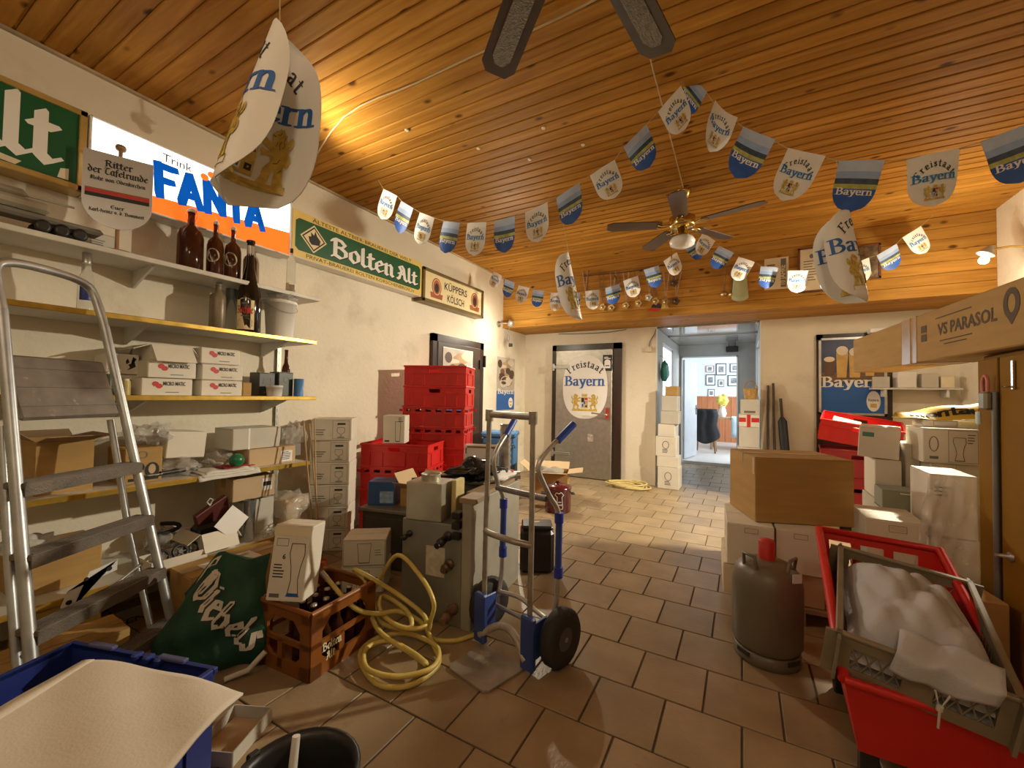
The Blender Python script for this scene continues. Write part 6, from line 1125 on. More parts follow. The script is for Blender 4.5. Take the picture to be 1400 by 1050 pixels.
# brooms and umbrella
for k, (p0, p1, zt) in enumerate((((1050, 527), (1050, 615), 0), ((1057, 524), (1059, 615), 0))):
    a = at(p0[0], p0[1], y=YB-.03); b = at(p1[0], p1[1], y=YB-.12); b = a+(b-a)*((a.z-.004)/(a.z-b.z)); b.y = max(b.y, YB-.32)
    q = MB(); q.tube([tuple(a), tuple(b)], [.014, .016], 8); tag(q.build('broomstick', M('stick_dark', (.07, .04, .025), .5, var=.2)), ['brown broomstick, left of the pair leaning on the back wall', 'dark broomstick beside the black umbrella on the back wall'][k], 'broomstick', 'broomsticks by the passage')
a = at(1067, 545, y=YB-.05); t = thing('umbrella', 'folded black umbrella leaning on the wall by the passage', 'umbrella', (a.x+.08, YB-.24, 0)); tp = Vector((a.x-.0, YB-.05, a.z))-Vector(t.location)
q = MB(); q.tube([(0, 0, .02), tuple(tp*.15), tuple(tp*.5), tuple(tp*.78), tuple(tp*.82)], [.008, .03, .05, .05, .02], 10); q.build('canopy', M('black_fabric', (.012, .012, .014), .6, var=.2), t); q = MB(); q.tube([tuple(tp*.8), tuple(tp)], .016, 8); q.build('handle', M('stick_dark'), t)
# ================================================================ passage stacks
def stack(xs, ystart, specs, grp, labels):
    for (p0, p1, py0, py1, m2, pr), ll in zip(specs, labels):
        z0, z1 = max(0, zof((p0+p1)/2, py1, ystart)), zof((p0+p1)/2, py0, ystart)
        bbox('stacked_carton', ll, p0, p1, ystart, z0+.001, z1, .3, m2, pr, R.uniform(-.02, .02), tape=False, group=grp)
EMB = lambda w, h: [(INKG, ring(w*.5, h*.58, w*.17, h*.2, .008)+lines(w*.34, h*.36, w*.66, 3, h*.07, h*.035))]
stack(0, 6.02, [(899, 928, 639, 670, WBOX, EMB), (898, 927, 624, 639, WBOX, None), (896, 924, 597, 624, WBOX, EMB), (899, 922, 580, 597, WBOX, None), (903, 927, 562, 580, WBOXG, None), (904, 925, 541, 562, WBOXG, None), (909, 925, 528, 541, CARD, None)], 'cartons stacked at the passage left',
 ['white embossed carton, bottom of the left passage stack', 'flat white carton, second of the left passage stack', 'white carton with emblem, third of the left passage stack', 'small white carton, fourth of the left passage stack', 'grey carton, third from top of the left passage stack', 'grey carton, second from top of the left passage stack', 'brown carton topping the left passage stack'])
stack(0, 5.98, [(1007, 1039, 650, 712, WBOX, None), (1008, 1039, 612, 650, WBOXG, None), (1010, 1038, 584, 612, WBOXG, None), (1010, 1038, 567, 584, WBOX, lambda w, h: [(INKR, [rect(w*.4, 0, w*.58, h), rect(0, h*.4, w*.35, h*.75), rect(w*.62, h*.4, w, h*.75)])]), (1012, 1038, 546, 567, WBOXG, lambda w, h: [(INKG, [rect(w*.2, h*.1, w*.8, h*.25)])])], 'cartons stacked at the passage right',
 ['white carton, bottom of the right passage stack', 'tall grey carton, second of the right passage stack', 'grey carton below the red striped one in the passage', 'white carton with red cross bands in the right passage stack', 'grey carton topping the right passage stack'])
z_ = zof(1025, 546, 5.98)+.001; t = thing('wicker_basket', 'small amber wicker basket topping the right passage stack', 'basket', (xof(1026, 6.05), 6.1, z_)); q = MB(); q.lathe([(.065, 0), (.085, .14), (.078, .14), (.06, .012)], 14, capt=False); q.build('body', M('amber_wicker', (.5, .3, .08), .6, var=.3, scale=40, bump=.4, bscale=90), t); q = MB(); q.tube([(-.08, 0, .14), (-.05, 0, .21), (0, 0, .24), (.05, 0, .21), (.08, 0, .14)], .007, 6); q.build('handle', M('amber_wicker'), t)
a = at(913, 505, y=6.45); t = thing('teal_bag', 'small teal bag hanging on the passage wall', 'bag', (PXL+.075, 6.45, a.z-.16)); lump('bag', M('teal_film', (.02, .22, .19), .4, var=.15), (0, 0, .13), .055, .1, .15, 81, t, .15); q = MB(); q.tube([(0, 0, .27), (-.03, 0, .36), (-.07, 0, .36)], .004, 6); q.build('strap', M('teal_film'), t)
t = thing('black_box_lamp', 'little black sensor box hung at the passage end', 'sensor', (at(1001, 478, y=YD).x, YD-.06, at(1001, 478, y=YD).z-.06)); q = MB(); q.box((0, 0, .06), (.2, .1, .1), bev=.01); q.build('body', BLACK, t); q = MB(); q.tube([(-.05, 0, .1), (-.06, .03, .3)], .006, 6); q.tube([(.05, 0, .1), (.06, .03, .3)], .006, 6); q.build('wire', BLACK, t)
a = at(888, 478, y=YB); t = thing('junction_box', 'small cream junction box with cable on the back wall', 'junction box', (a.x, YB, a.z)); q = MB(); q.box((0, -.02, 0), (.075, .04, .075), bev=.006); q.build('body', PAPERY, t); q = MB(); q.tube([tuple(p) for p in crom([(0, -.015, .03), (.01, -.012, .12), (.07, -.012, .22), (.09, -.012, .29)], 5)], .006, 6); q.build('cable', INKG, t)
q = MB(); q.tube([tuple(p) for p in crom([(XL+.6, YB-.012, ZB-.02), (-2.3, YB-.012, ZB-.035), (-1.8, YB-.012, ZB-.04), (-1.5, YB-.012, ZB-.015)], 5)], .006, 6); tag(q.build('wall_cable', INKG), 'thin dark cable running along the wall under the beam', 'cable')
# ================================================================ far room furniture
fr = ((935, 951, 510, 523), (965, 976, 500, 509), (979, 993, 497, 513), (998, 1012, 497, 509), (965, 978, 512, 527), (982, 990, 519, 529), (995, 1012, 513, 528), (968, 977, 532, 543), (957, 962, 511, 521))
for k, (x0, x1, y0, y1) in enumerate(fr[1:8]):
    a, b = at(x0, y0, y=12.99), at(x1, y1, y=12.99); w, h = b.x-a.x, a.z-b.z
    t = thing('wall_picture', ['small red-toned picture, leftmost in the upper row of the far room', 'dark framed picture in the middle of the upper row', 'dark framed picture at the right of the upper row', 'black framed photo, left of the middle row', 'tiny framed picture, middle of the middle row', 'black framed drawing, right of the middle row', 'lowest small picture above the wainscot'][k], 'picture', ((a.x+b.x)/2, 12.995, b.z), group='pictures in the far room')
    q = MB(); q.box((0, -.012, h/2), (w, .02, h), bev=.004); q.build('frame', M('dark_frame', (.05, .05, .06), .4, var=.1) if k else M('red_frame', (.3, .1, .07), .4, var=.1), t); q = MB(); q.box((0, -.023, h/2), (w*.84, .004, h*.86)); q.build('mat', PAPER, t); q = MB(); q.box((0, -.026, h/2), (w*.5, .003, h*.5)); q.build('picture', M('photo_grey', (.22, .24, .26), .4, var=.6, scale=12), t)
t = thing('dining_table', 'table with pale blue cloth in the far room', 'table', (-.05, 11.3, .04)); q = MB(); q.box((0, 0, .74), (1.3, .8, .04)); q.build('top', M('far_wood', (.4, .25, .13), .5, var=.2), t)
for s in (-1, 1):
    for r_ in (-1, 1): q = MB(); q.tube([(s*.6, r_*.34, .0), (s*.56, r_*.32, .74)], .03, 8); q.build('leg', M('far_wood'), t)
t = thing('tablecloth', 'pale blue cloth hanging off the far room table', 'tablecloth', (.2, 11.3, .0)); q = MB(); q.box((0, 0, .81), (.85, .84, .01)); q.surf(lambda u, v: Vector(((u-.5)*.85, -.425-.015*math.sin(18*u), .81-.45*v)), 24, 4, .004); q.surf(lambda u, v: Vector((.43+.015*math.sin(16*u), (u-.5)*.85, .81-.45*v)), 24, 4, .004); q.build('cloth', M('pale_blue_cloth', (.5, .66, .74), .8, var=.06), t)
def chair(name, label, loc, rz):
    t = thing(name, label, 'chair', loc, rz); fwm = M('chair_wood', (.30, .16, .08), .5, var=.2)
    q = MB(); q.box((0, 0, .44), (.42, .42, .04), bev=.008); q.build('seat', fwm, t)
    q = MB(); q.box((0, .2, .75), (.42, .03, .36), bev=.01); q.build('backrest', fwm, t)
    for s in (-1, 1):
        for r_ in (-1, 1): q = MB(); q.tube([(s*.2, r_*.2, 0), (s*.17, r_*.17, .43)], .02, 8); q.build('leg', fwm, t)
    return t
chair('dining_chair', 'wooden chair with a black jacket over its back in the far room', (-.72, 10.35, .04), PI); chair('dining_chair', 'wooden chair at the right of the far room table', (.28, 10.55, .04), PI*.9)
t = thing('black_jacket', 'black jacket hung over the far room chair', 'jacket', (-.72, 10.15, .30)); q = MB(); q.surf(lambda u, v: Vector(((u-.5)*(.46+.1*v)+.02*math.sin(9*v), -.05-.03*math.sin(PI*u)-.02*v+.015*math.sin(14*u), .70-.75*v*(.8+.2*math.sin(PI*u)))), 20, 14, .02); q.surf(lambda u, v: Vector(((u-.5)*.46, -.05+.12*v, .70+.02*math.sin(PI*v))), 10, 4, .02); q.build('jacket', M('black_fabric'), t)
t = thing('flower_jug', 'white jug with yellow and red flowers on the far room table', 'jug', (-.42, 11.2, .81)); q = MB(); q.lathe([(.06, 0), (.09, .08), (.07, .18), (.05, .22), (.07, .26)], 14, capt=False); q.build('jug', PAPER, t); lump('flowers', M('flower_yellow', (.8, .55, .1), .6, var=.6, scale=12), (0, 0, .38), .12, .12, .14, 91, t, .3)
# ================================================================ GARLANDS of paper flags
SKY0 = M('print_sky_pale', (.45, .55, .74), .5, var=.08, scale=20); SKY1 = M('print_sky', (.30, .42, .68), .5, var=.1, scale=20); HILL = M('print_hills', (.045, .075, .13), .5, var=.4, scale=40); FIELD = M('print_field', (.42, .45, .12), .5, var=.3, scale=40); LAKE = M('print_blue', (.02, .10, .42), .5, var=.2, scale=15)
def flag_outline(n=12):
    pts = [(0, 0), (1, 0), (1, .5)]
    for i in range(1, n): a = PI*i/n; pts.append((.5+.5*math.cos(a), .5+.5*math.sin(a)))
    return pts+[(0, .5)]
def flagrow(v): # half width at height v (0 top .. 1 bottom)
    return .5 if v <= .5 else .5*max(0, 1-((v-.5)/.5)**2.4)**.5
def make_flag(garland, kind, TL, TR_, B, curl, lab):
    Mid = (TL+TR_)/2; U = TR_-TL; V = B-Mid; N = U.cross(V).normalized()
    if N.dot(CE-Mid) < 0: N = -N
    def fn(u, v, off=0): return TL+U*u+V*v+N*(off+curl*.5*(1-math.cos((u-.5)*PI))*0+curl*4*(u-.5)**2*(.4+v)+.006*math.sin(3*v+2*u))
    q = MB(); rows = 14; cols = 6; bands = [(0, .22, 0), (.22, .36, 1), (.36, .47, 2), (.47, .56, 3), (.56, 1, 4)] if kind else [(0, 1, 0)]
    for a, b, mi in bands:
        q.mat(mi); k = max(2, int((b-a)*rows))
        for side in (0, .0016):
            q.surf(lambda u, v: (lambda vv: fn(.5+(u-.5)*2*flagrow(min(.9985, vv)), vv, -side))(a+(b-a)*v), cols, k)
    fl = q.build('flag', [SKY0, SKY1, HILL, FIELD, LAKE] if kind else [PAPER], garland); fl['label'] = lab
    if kind:
        P = centre(serif('Bayern', .13), .5, -.68, .86); layers = [(PAPER, P)]
    else:
        layers = [(INK, arch('Freistaat', .125, .5, -.62, .36, 2.2))]+[(M('flag_blue_ink', (.02, .20, .50), .5, var=0), centre(serif('Bayern', .15), .5, -.52, .88))]+crest(.5, -.88, .46)
    printed('lettering', layers, lambda x, y, off: fn(x, -y, .0012+off), fl)
def garland(name, label, flags, start, end, extra=()):
    base = at(*start[:2], d=start[2]); t = thing(name, label, 'garland', tuple(base)); pts = [base]
    dummy = MB()
    inv = Vector(base)
    for k, (kind, tl, tr, b, d) in enumerate(flags):
        TL, TR_, Bp = at(*tl, d=d), at(*tr, d=d-.02), at(*b, d=d-.01); pts += [TL, TR_]
        make_flag_local(t, kind, TL-inv, TR_-inv, Bp-inv, R.choice([-.012, .0, .012]) if k not in extra else .05, 'blue mountain picture flag' if kind else 'white Freistaat Bayern flag')
    pts.append(at(*end[:2], d=end[2])); q = MB(); q.tube([tuple(p-inv) for p in pts], .0016, 5); q.build('string', STRING, t)
    return t
def make_flag_local(t, kind, a, b, c, curl, lab):
    global CE
    keep = CE; CE = keep-Vector(t.location); make_flag(t, kind, a, b, c, curl, lab); CE = keep
W_, B_ = 0, 1
G1 = [(W_, (524, 258), (543, 268), (521, 299), 3.2), (B_, (549, 275), (566, 285.5), (545, 318), 3.08), (W_, (573.6, 290), (594, 298), (572, 333), 2.95), (B_, (606, 302), (629, 305), (608, 345.5), 2.8), (W_, (639, 305), (665.4, 304), (648, 349), 2.68), (B_, (676, 302.5), (704, 296), (690, 345), 2.58), (W_, (717.8, 291), (748.7, 277), (736, 330), 2.5), (B_, (760.4, 270.7), (792, 250), (783.5, 304.7), 2.45), (W_, (806.5, 239.5), (840.5, 218.6), (840.5, 270), 2.42), (B_, (853, 201), (884, 170), (889, 227), 2.38), (W_, (900, 152), (931, 117), (937, 176), 2.33), (B_, (944, 101), (966, 127), (936, 150), 2.36), (W_, (976, 140.5), (1006, 165), (970, 206), 2.1), (B_, (1016, 174), (1058.6, 192.6), (1006.6, 242), 1.88), (W_, (1077, 203), (1127, 215), (1070, 273), 1.74), (B_, (1147, 220), (1208, 220), (1161, 289), 1.64), (W_, (1241, 217), (1312, 203), (1278.5, 281), 1.58), (B_, (1341, 194), (1422, 163), (1400, 248), 1.52)]
garland('flag_garland', 'front paper flag garland sweeping from left wall to upper right', G1, (517, 246, 3.34), (1480, 130, 1.5), (12,))
G2 = [(W_, (675, 370.6), (686.6, 377.4), (672, 392), 5.35), (B_, (691, 381.5), (704, 387), (692, 406), 5.25), (W_, (709, 390), (724, 394), (710, 414), 5.15), (B_, (729, 396), (744, 398), (733, 419.5), 5.05), (W_, (753, 400), (769, 401), (758, 425), 4.98), (B_, (777, 400.5), (793, 400), (785, 425), 4.9), (W_, (800, 398), (819, 396), (811, 423), 4.82), (B_, (827.5, 394), (847, 388), (839, 416), 4.74), (W_, (852, 384), (872, 377), (868, 406), 4.66), (B_, (880, 369), (900, 363), (897.5, 393), 4.58), (W_, (907, 357), (925, 345), (927, 375), 4.5), (B_, (934, 337), (948, 328.6), (957, 354), 4.46), (W_, (961, 318), (977.5, 330), (954.5, 347.5), 4.4), (B_, (983, 336), (1003, 346), (976, 366.5), 4.3), (W_, (1010, 351), (1032, 358.4), (1006, 383), 4.22), (B_, (1040.5, 364), (1064, 366), (1047, 394), 4.14), (W_, (1077, 370), (1105, 370), (1089.5, 400), 4.05), (B_, (1118, 370), (1146, 367), (1133, 398), 3.98), (W_, (1163, 362), (1187, 352.6), (1180, 387), 3.92), (B_, (1199, 349), (1226, 333), (1224.5, 367), 3.86), (W_, (1234, 324.5), (1259, 309), (1267, 345), 3.8)]
garland('flag_garland', 'rear paper flag garland hanging before the pine beam', G2, (668, 366, 5.5), (1276, 294, 3.75))
# ================================================================ big hanging shield cards
def hanging_shield(label, top, hpx_h, d, cross, tilt, rz, string_to, scale=.42, cross2=None):
    """card of height scale curled round a vertical axis; cross: list of (x, y) points of the curled cross-section, front = -y"""
    h = scale; w = .31; P0 = at(*top, d=d); t = thing('hanging_card', label, 'hanging sign', tuple(P0), rz, rot=(tilt[0], tilt[1], rz))
    cross2 = cross2 or cross; memo = {}
    def table(v):
        k = round(v, 3)
        if k not in memo:
            C = crom([(x+(X-x)*v, y+(Y-y)*v, 0) for (x, y), (X, Y) in zip(cross, cross2)], 8); Ls = [0]
            for a, b in zip(C, C[1:]): Ls.append(Ls[-1]+(b-a).length)
            memo[k] = C, Ls
        return memo[k]
    def sec(u, v):
        C, Ls = table(v); tot = Ls[-1]
        s = min(max(u, 0), 1)*tot
        for i in range(len(C)-1):
            if Ls[i+1] >= s: k = (s-Ls[i])/max(1e-9, Ls[i+1]-Ls[i]); return C[i].lerp(C[i+1], k), (C[i+1]-C[i]).normalized()
        return C[-1], (C[-1]-C[-2]).normalized()
    def hw(v): # half width at v from top 0 to bottom 1, egg-shaped
        g = 2*v-1; return .5*max(0, 1-abs(g)**2.9)**(1/2.1)
    def fn(x, v, off):  # x in 0..1 across the card
        p, tg = sec(x, v); n = Vector((tg.y, -tg.x, 0)); return Vector((p.x, p.y, -v*h))+n*off
    q = MB()
    for off in (0, -.0018): q.surf(lambda u, v: fn(.5+(u-.5)*2*max(hw(v), .004), v, off), 28, 22)
    card = q.build('card', PAPER, t)
    art = bayern_art(1.0, 1.0)
    # artwork in a unit box: x -.5...5 , y -.5...5
    def m1(x, y, off): return fn(.5+x, .5-y, off)
    def m2(x, y, off): return fn(.5-x, .5-y, -.0018-off)
    lay = [(mt, subdiv(P, .05)) for mt, P in art]
    printed('lettering', lay, m1, card); printed('reverse_lettering', lay, m2, card)
    inv = t.matrix_basis.inverted(); q = MB(); e = inv @ string_to; s0 = fn(.5, 0.0, 0); q.tube([tuple(s0), tuple(e)], .0014, 5); q.build('string', STRING, t)
    return t
# left card close to the camera
P = at(369, 16, d=.86)
hanging_shield('large curled Freistaat Bayern card hanging close at upper left', (388, 34), 275, .88, [(.040, -.045), (.01, -.045), (-.012, -.022), (-.012, .012), (.01, .035), (.045, .035), (.085, .01)], (math.radians(-2), math.radians(2)), YAW+.5, Vector((P.x, P.y, ZC)), .40, [(-.02, -.07), (-.07, -.055), (-.102, -.015), (-.09, .03), (-.035, .05), (.03, .04), (.078, .0)])
P = at(764, 272, d=2.452)
hanging_shield('half folded Freistaat Bayern card hanging in the middle', (768, 347), 90, 2.5, [(-.07, -.02), (-.03, -.045), (.02, -.04), (.04, -.01), (.03, .03), (-.01, .05), (-.05, .05)], (0, math.radians(-12)), YAW-.1, P)
P = at(1143, 219, d=1.658)
hanging_shield('curled Freistaat Bayern card hanging at the right', (1136, 291), 125, 1.665, [(-.045, -.055), (.01, -.05), (.05, -.015), (.055, .01), (.03, .035), (-.03, .045), (-.085, .04)], (0, math.radians(-9)), YAW-.67, Vector((P.x, P.y, P.z)), scale=.385)
# ================================================================ ceiling fans
FB = M('fan_dark_blade', (.055, .035, .018), .4, var=.25, scale=8); CANE = M('cane_inset', (.17, .13, .06), .6, var=.3, scale=60, bump=.6, bscale=140)
tA, tB = at(677, 97, z=2.74), at(905, 72, z=2.74); a1, b1 = at(737, -60, z=2.74), at(837, -60, z=2.74)
# hub where the two blade axes meet
dA = (a1-tA).normalized(); dB = (b1-tB).normalized(); den = dA.x*dB.y-dA.y*dB.x; w_ = tB-tA; kA = (w_.x*dB.y-w_.y*dB.x)/den; HUB = tA+dA*kA

if (HUB-tA).length > 1.0 or (HUB-tA).length < .4: HUB = (tA+tB)/2+Vector((.30, -.50, 0))*1.0
HUB.z = 2.74
def fan(label, hub, ztop, angs, L, bw, blade_m, brass, inset, light, droop=0):
    t = thing('ceiling_fan', label, 'fan', (hub.x, hub.y, hub.z)); h = ztop-hub.z
    q = MB(); q.lathe([(.012, .05), (.012, h-.02)], 10); q.build('rod', brass, t); q = MB(); q.lathe([(.012, h-.075), (.05, h-.055), (.07, h-.01), (.07, h)], 20); q.build('canopy', brass, t)
    q = MB(); q.lathe([(.05, -.05), (.095, -.045), (.105, -.03), (.105, .04), (.07, .06), (.02, .065)], 24); q.build('motor', brass, t)
    for a in angs:
        T = TR((0, 0, -.02), 0, 0, a) @ Matrix.Rotation(droop, 4, 'Y') @ Matrix.Rotation(math.radians(9), 4, 'X')
        q = MB(); q.prism([(.17, -bw*.36), (.20, -bw*.44), (L-.05, -bw/2), (L, -bw*.3), (L, bw*.3), (L-.05, bw/2), (.20, bw*.44), (.17, bw*.36)], .008, T); bl = q.build('blade', blade_m, t)
        if inset: q = MB(); q.prism([(.22, -bw*.22), (L-.1, -bw*.26), (L-.06, -bw*.12), (L-.06, bw*.12), (L-.1, bw*.26), (.22, bw*.22)], .0125, T @ TR((0, 0, -.002))); q.build('cane_inset', CANE, bl)
        q = MB(); q.tube([tuple(T @ Vector(p)) for p in ((.08, 0, .0), (.12, .02, -.005), (.17, 0, -.004), (.21, .02, -.004))], .009, 6); q.tube([tuple(T @ Vector(p)) for p in ((.12, -.02, -.004), (.17, -.035, -.004), (.21, -.02, -.004))], .006, 6); q.build('blade_iron', brass, bl)
    if light:
        q = MB(); q.lathe([(.02, -.05), (.045, -.06), (.045, -.10), (.065, -.11), (.065, -.12)], 18); q.build('light_fitter', brass, t)
        q = MB(); q.lathe([(.05, -.118), (.09, -.135), (.105, -.165), (.095, -.195), (.05, -.215), (.0001, -.22)], 22); q.build('glass_globe', M('opal_glass', (.82, .80, .74), .25, var=.02, trans=.0, coat=.4), t)
        q = MB(); q.tube([(-.08, 0, -.06), (-.085, 0, -.27)], .002, 5); q.lathe([(.006, -.30), (.006, -.27)], 8, c=(-.085, 0, 0)); q.build('pull_chain', BRASS, t)
    return t
fa = [math.atan2((p-HUB).y, (p-HUB).x) for p in (tA, tB)]
fan('near dark ceiling fan with cane inset blades at the top edge', HUB, ZC, [fa[0], fa[1], fa[1]-1.26, fa[0]+1.26, fa[0]+2.52], (tA-HUB).length, .155, FB, M('fan_dark_brass', (.15, .10, .04), .35, .8, var=.2), True, False)
H2 = at(933, 262, z=ZC-.0); H2 = Vector((H2.x, H2.y, ZC-.27))
e1 = at(1050, 283, z=ZC-.29); e2 = at(1008, 325, z=ZC-.29); e3 = at(869, 348, z=ZC-.29); A0 = -.26
fan('brass ceiling fan with opal globe light and dark wood blades', H2, ZC, [A0+1.2566*k for k in range(5)], .63, .13, M('fan_brown_blade', (.09, .05, .025), .35, var=.2, scale=6), BRASS, False, True)
q = MB(); a, b = at(889, 80, z=ZC-.012), at(934, 256, z=ZC-.012); q.tube([tuple(a), tuple((a+b)/2), tuple(b)], .004, 6); tag(q.build('ceiling_cable', STRING), 'thin tan cable running along the ceiling to the brass fan', 'cable')
q = MB(); cpts = [at(x, y, z=ZC-.012) for x, y in ((420, 235), (470, 160), (570, 113), (650, 75), (720, 45), (790, 12), (830, -10))]; q.tube([tuple(p) for p in crom(cpts, 4)], .005, 6); tag(q.build('ceiling_cable', STRING), 'tan cable stapled across the ceiling behind the near fan', 'cable')
for k, (x, y) in enumerate(((743, 175), (654, 203), (724, 218), (797, 198), (690, 96), (556, 178))):
    p = at(x, y, z=ZC-.003); q = MB(); q.lathe([(.012, -.006), (.014, 0)], 10); tag(q.build('screw_plug', PAPERY, None, tuple(p+Vector((0, 0, .001)))), 'tiny cream screw plug pressed in the ceiling boards', 'plug', 'screw plugs in the ceiling')
# ================================================================ lamps
t = thing('clamp_lamp', 'clamp lamp fixed under the ceiling behind the large curled card', 'lamp', (-2.50, 1.56, 2.80)); q = MB(); q.lathe([(.05, .205), (.05, .218)], 16); q.tube([(0, 0, .21), (0, 0, .10), (.02, .03, .03)], .008, 8); q.build('arm', BRASS, t)
q = MB(); q.lathe([(.02, .04), (.03, .035), (.048, .0), (.044, .002), (.026, .03)], 18, TR((.02, .03, .0), .5, .3)); q.build('shade', M('lamp_grey', (.35, .33, .3), .4, .4, var=.1), t)
q = MB(); r = .026; q.lathe([(.0001, -r)]+[(r*math.cos(a), r*math.sin(a)) for a in [-1.2+.3*i for i in range(9)]]+[(.0001, r)], 14, TR((.03, .045, -.025))); q.build('bulb', M('bulb_glow', (1, .8, .5), .3, var=0, emis=25), t)
# ================================================================ lamp at the right and things on the beam
LP = Vector((1.62, 4.75, 2.42)); LP = at(1345, 355, y=4.75)
t = thing('wall_lamp', 'glowing wall spot lamp on the right wall near the beam', 'lamp', (XR, LP.y-.02, LP.z+.05)); dxl = LP.x-XR
q = MB(); q.lathe([(.05, 0), (.05, .02)], 16, TR((0, 0, 0), 0, -PI/2)); q.tube([(-.01, 0, 0), (dxl*.55, 0, .03), (dxl+.04, 0, .02)], .009, 8); q.build('arm', BRASS, t)
q = MB(); q.lathe([(.022, .09), (.03, .08), (.05, .03), (.058, .02), (.05, .025), (.028, .075)], 18, TR((dxl, .02, -.03), 0, .5)); q.build('shade', M('lamp_grey', (.35, .33, .3), .4, .4, var=.1), t)
q = MB(); r = .032; q.lathe([(.0001, -r)]+[(r*math.cos(a), r*math.sin(a)) for a in [-1.2+.3*i for i in range(9)]]+[(.0001, r)], 14, TR((dxl, .02, -.055))); q.build('bulb', M('bulb_glow', (1, .8, .5), .3, var=0, emis=25), t)
YF_ = YBM-.0125
def onbeam(px, py): return at(px, py, y=YF_)
q = MB(); a, b = onbeam(798, 378), onbeam(925, 360); q.tube([tuple(a), tuple(onbeam(860, 372)), tuple(b)], .005, 6); rail = tag(q.build('hanging_rail', M('stick_dark'), None, (0, -.012, 0)), 'thin dark rail on the beam from which medals hang', 'rail')
ML = ((800, 405, 'brass'), (824, 420, 'brass'), (836, 421, 'brass'), (845, 396, 'silver'), (856, 418, 'brass'), (873, 415, 'brass'), (887, 407, 'silver'), (896, 412, 'brass'), (910, 413, 'brass'), (921, 387, 'dark'), (924, 412, 'dark'))
RIB = [M('ribbon_tan', (.45, .3, .2), .7, var=.2), M('ribbon_brown', (.25, .13, .08), .7, var=.2)]
pos = ['leftmost on the beam rail', 'second from left, below the rail', 'third from left, below the rail', 'high under the rail middle', 'fifth from left, below the rail', 'sixth from left, below the rail', 'slim one before the flags', 'small one above the crossed pins', 'below the blue flag', 'round dark one under the rail end', 'lower dark one at the rail end']
for k, (px, py, kd) in enumerate(ML):
    c = onbeam(px, py); top = onbeam(px+R.uniform(-4, 4), 372); t = thing('medal', kd+' carnival medal with ribbon, '+pos[k], 'medal', (c.x, YF_-.006, c.z), group='medals on the beam'); dz = top.z-c.z
    mm_ = {'brass': M('medal_brass', (.5, .35, .15), .35, .7, var=.3), 'silver': M('medal_silver', (.5, .48, .42), .35, .7, var=.3), 'dark': M('medal_dark', (.12, .08, .05), .4, .5, var=.3)}[kd]
    n = 10; st = [(.05*(1 if i % 2 == 0 else .72)*math.cos(2*PI*i/n), .055*(1 if i % 2 == 0 else .72)*math.sin(2*PI*i/n)) for i in range(n)]
    q = MB(); q.prism(st, .008, frame((0, 0, 0), (1, 0, 0), (0, 0, 1))); q.lathe([(.022, .008), (.02, .014), (.0001, .015)], 10, frame((0, 0, 0), (1, 0, 0), (0, 0, 1))); q.build('disc', mm_, t)
    q = MB(); dx = top.x-c.x
    for s in (-1, 1): q.prism([(0, .04), (.008, .04), (s*.035+dx+.01, dz), (s*.035+dx-.005, dz)], .003, frame((0, -.001, 0), (1, 0, 0), (0, 0, 1)))
    q.build('ribbon', RIB[k % 2], t)
c = onbeam(897, 420); t = thing('pin_badge', 'red black and gold enamel badge pinned low on the beam', 'badge', (c.x, YF_-.004, c.z)); printed('stripes', [], onface(TR()), t)
for nm, pts, m2 in (('red_stripe', [(-.1, -.04), (.02, -.05), (.06, -.02), (-.06, 0)], INKR), ('black_stripe', [(-.06, .0), (.06, -.02), (.05, .04), (-.03, .05)], INK), ('gold_stripe', [(.06, -.03), (.15, -.03), (.13, .04), (.08, .03)], GOLD)):
    q = MB(); q.prism(pts, .006, frame((0, 0, 0), (1, 0, 0), (0, 0, 1))); q.build(nm, m2, t)
for o_ in list(t.children):
    if o_.name.startswith('stripes'): bpy.data.objects.remove(o_)
c = onbeam(1012, 393); t = thing('green_pennant', 'small pale green cloth pennant hanging on the beam', 'pennant', (c.x, YF_-.005, c.z)); q = MB(); q.surf(lambda u, v: Vector(((u-.5)*(.13+.04*v), -.012*math.sin(PI*u)-.004, .14-.27*v-.04*v*math.sin(PI*u))), 10, 6, .004); q.build('cloth', M('pale_green', (.45, .48, .28), .7, var=.1), t); q = MB(); q.tube([(-.05, -.004, .14), (0, -.002, .22), (.05, -.004, .14)], .003, 5); q.build('cord', STRING, t)
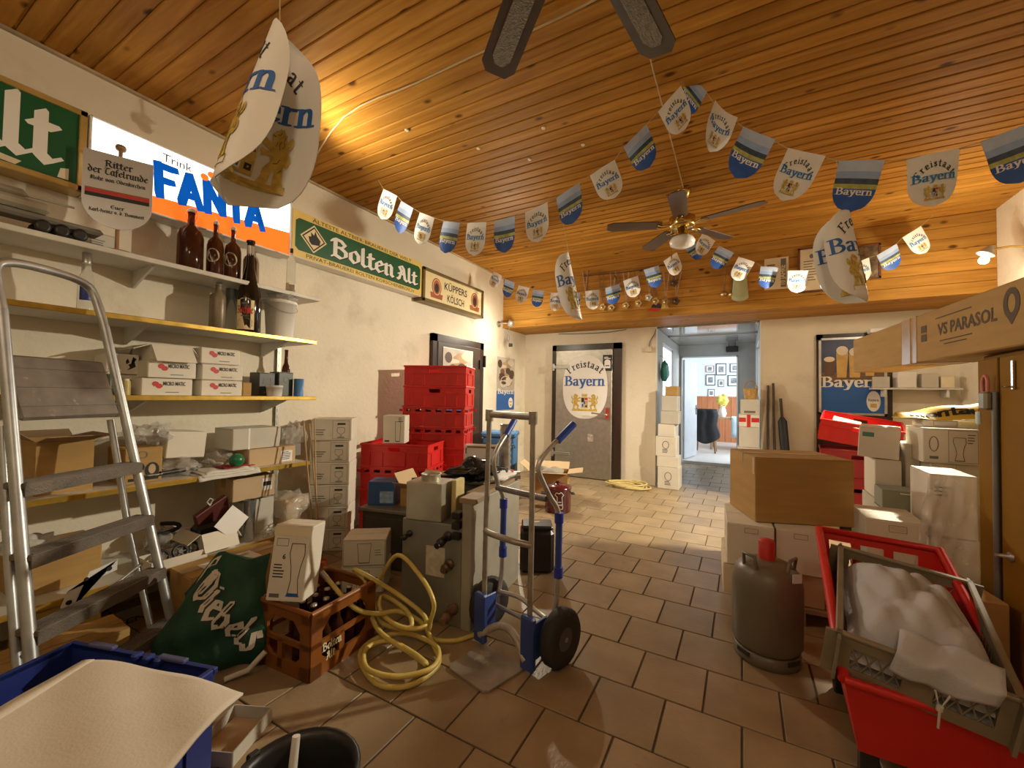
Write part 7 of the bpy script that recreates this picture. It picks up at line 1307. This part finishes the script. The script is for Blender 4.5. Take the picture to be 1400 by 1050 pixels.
for k, (px, py) in enumerate(((990, 402), (1001, 402))):
    c = onbeam(px, py); t = thing('medal', ['brass pendant on a cord left of the green pennant', 'brass pendant touching the green pennant'][k], 'medal', (c.x, YF_-.005, c.z), group='medals on the beam'); q = MB(); q.lathe([(.03, 0), (.036, .006), (.0001, .01)], 12, frame((0, 0, 0), (1, 0, 0), (0, 0, 1))); q.build('disc', M('medal_brass'), t); q = MB(); q.tube([(-.004, -.003, .03), (-.02, -.003, .33), (.02, -.003, .33), (.004, -.003, .03)], .003, 5); q.build('cord', RIB[1], t)
def plaque(label, px0, px1, py0, py1, frm, face, art=None, ft=.018, name='framed_certificate'):
    a, b = onbeam(px0, py0), onbeam(px1, py1); w, h = b.x-a.x, a.z-b.z; t = thing(name, label, 'picture', ((a.x+b.x)/2, YF_, b.z)); q = MB(); q.box((0, -.008, h/2), (w, .014, h)); q.build('panel', face, t)
    if frm:
        q = MB()
        for cc_, d in (((0, -.012, ft/2), (w, .022, ft)), ((0, -.012, h-ft/2), (w, .022, ft)), ((-w/2+ft/2, -.012, h/2), (ft, .022, h)), ((w/2-ft/2, -.012, h/2), (ft, .022, h))): q.box(cc_, d)
        q.build('frame', frm, t)
    if art: printed('print', art(w, h), onface(frame((-w/2, -.0156, 0), (1, 0, 0), (0, 0, 1))), t)
plaque('aged paper sign with dark 10 Jahre strip on the beam', 1045, 1078, 355, 394, None, PAPERY, lambda w, h: [(INKG, [rect(w*.68, h*.05, w*.9, h*.95)]+lines(w*.1, h*.8, w*.55, 4, h*.12, h*.05)), (PAPERY, shift(sans('10 JAHRE', .05, .02)[0], w*.86, h*.1, 1, PI/2, sx=.8))], name='paper_sign')
plaque('framed cream certificate on the beam behind the hanging card', 1091, 1128, 341, 398, M('mahogany', (.16, .06, .03), .4, var=.2), PAPERY, lambda w, h: [(INKG, lines(w*.2, h*.7, w*.8, 8, h*.06, h*.02)+[ell(w*.5, h*.8, w*.08, h*.05, 10)])])
plaque('dark relief picture in a brown frame on the beam', 1163, 1204, 338, 380, M('mahogany'), M('relief_bronze', (.20, .15, .09), .4, .4, var=.6, scale=14, bump=1.0, bscale=25), lambda w, h: [(GOLD, [rect(w*.3, h*.12, w*.7, h*.2)])], name='relief_picture')
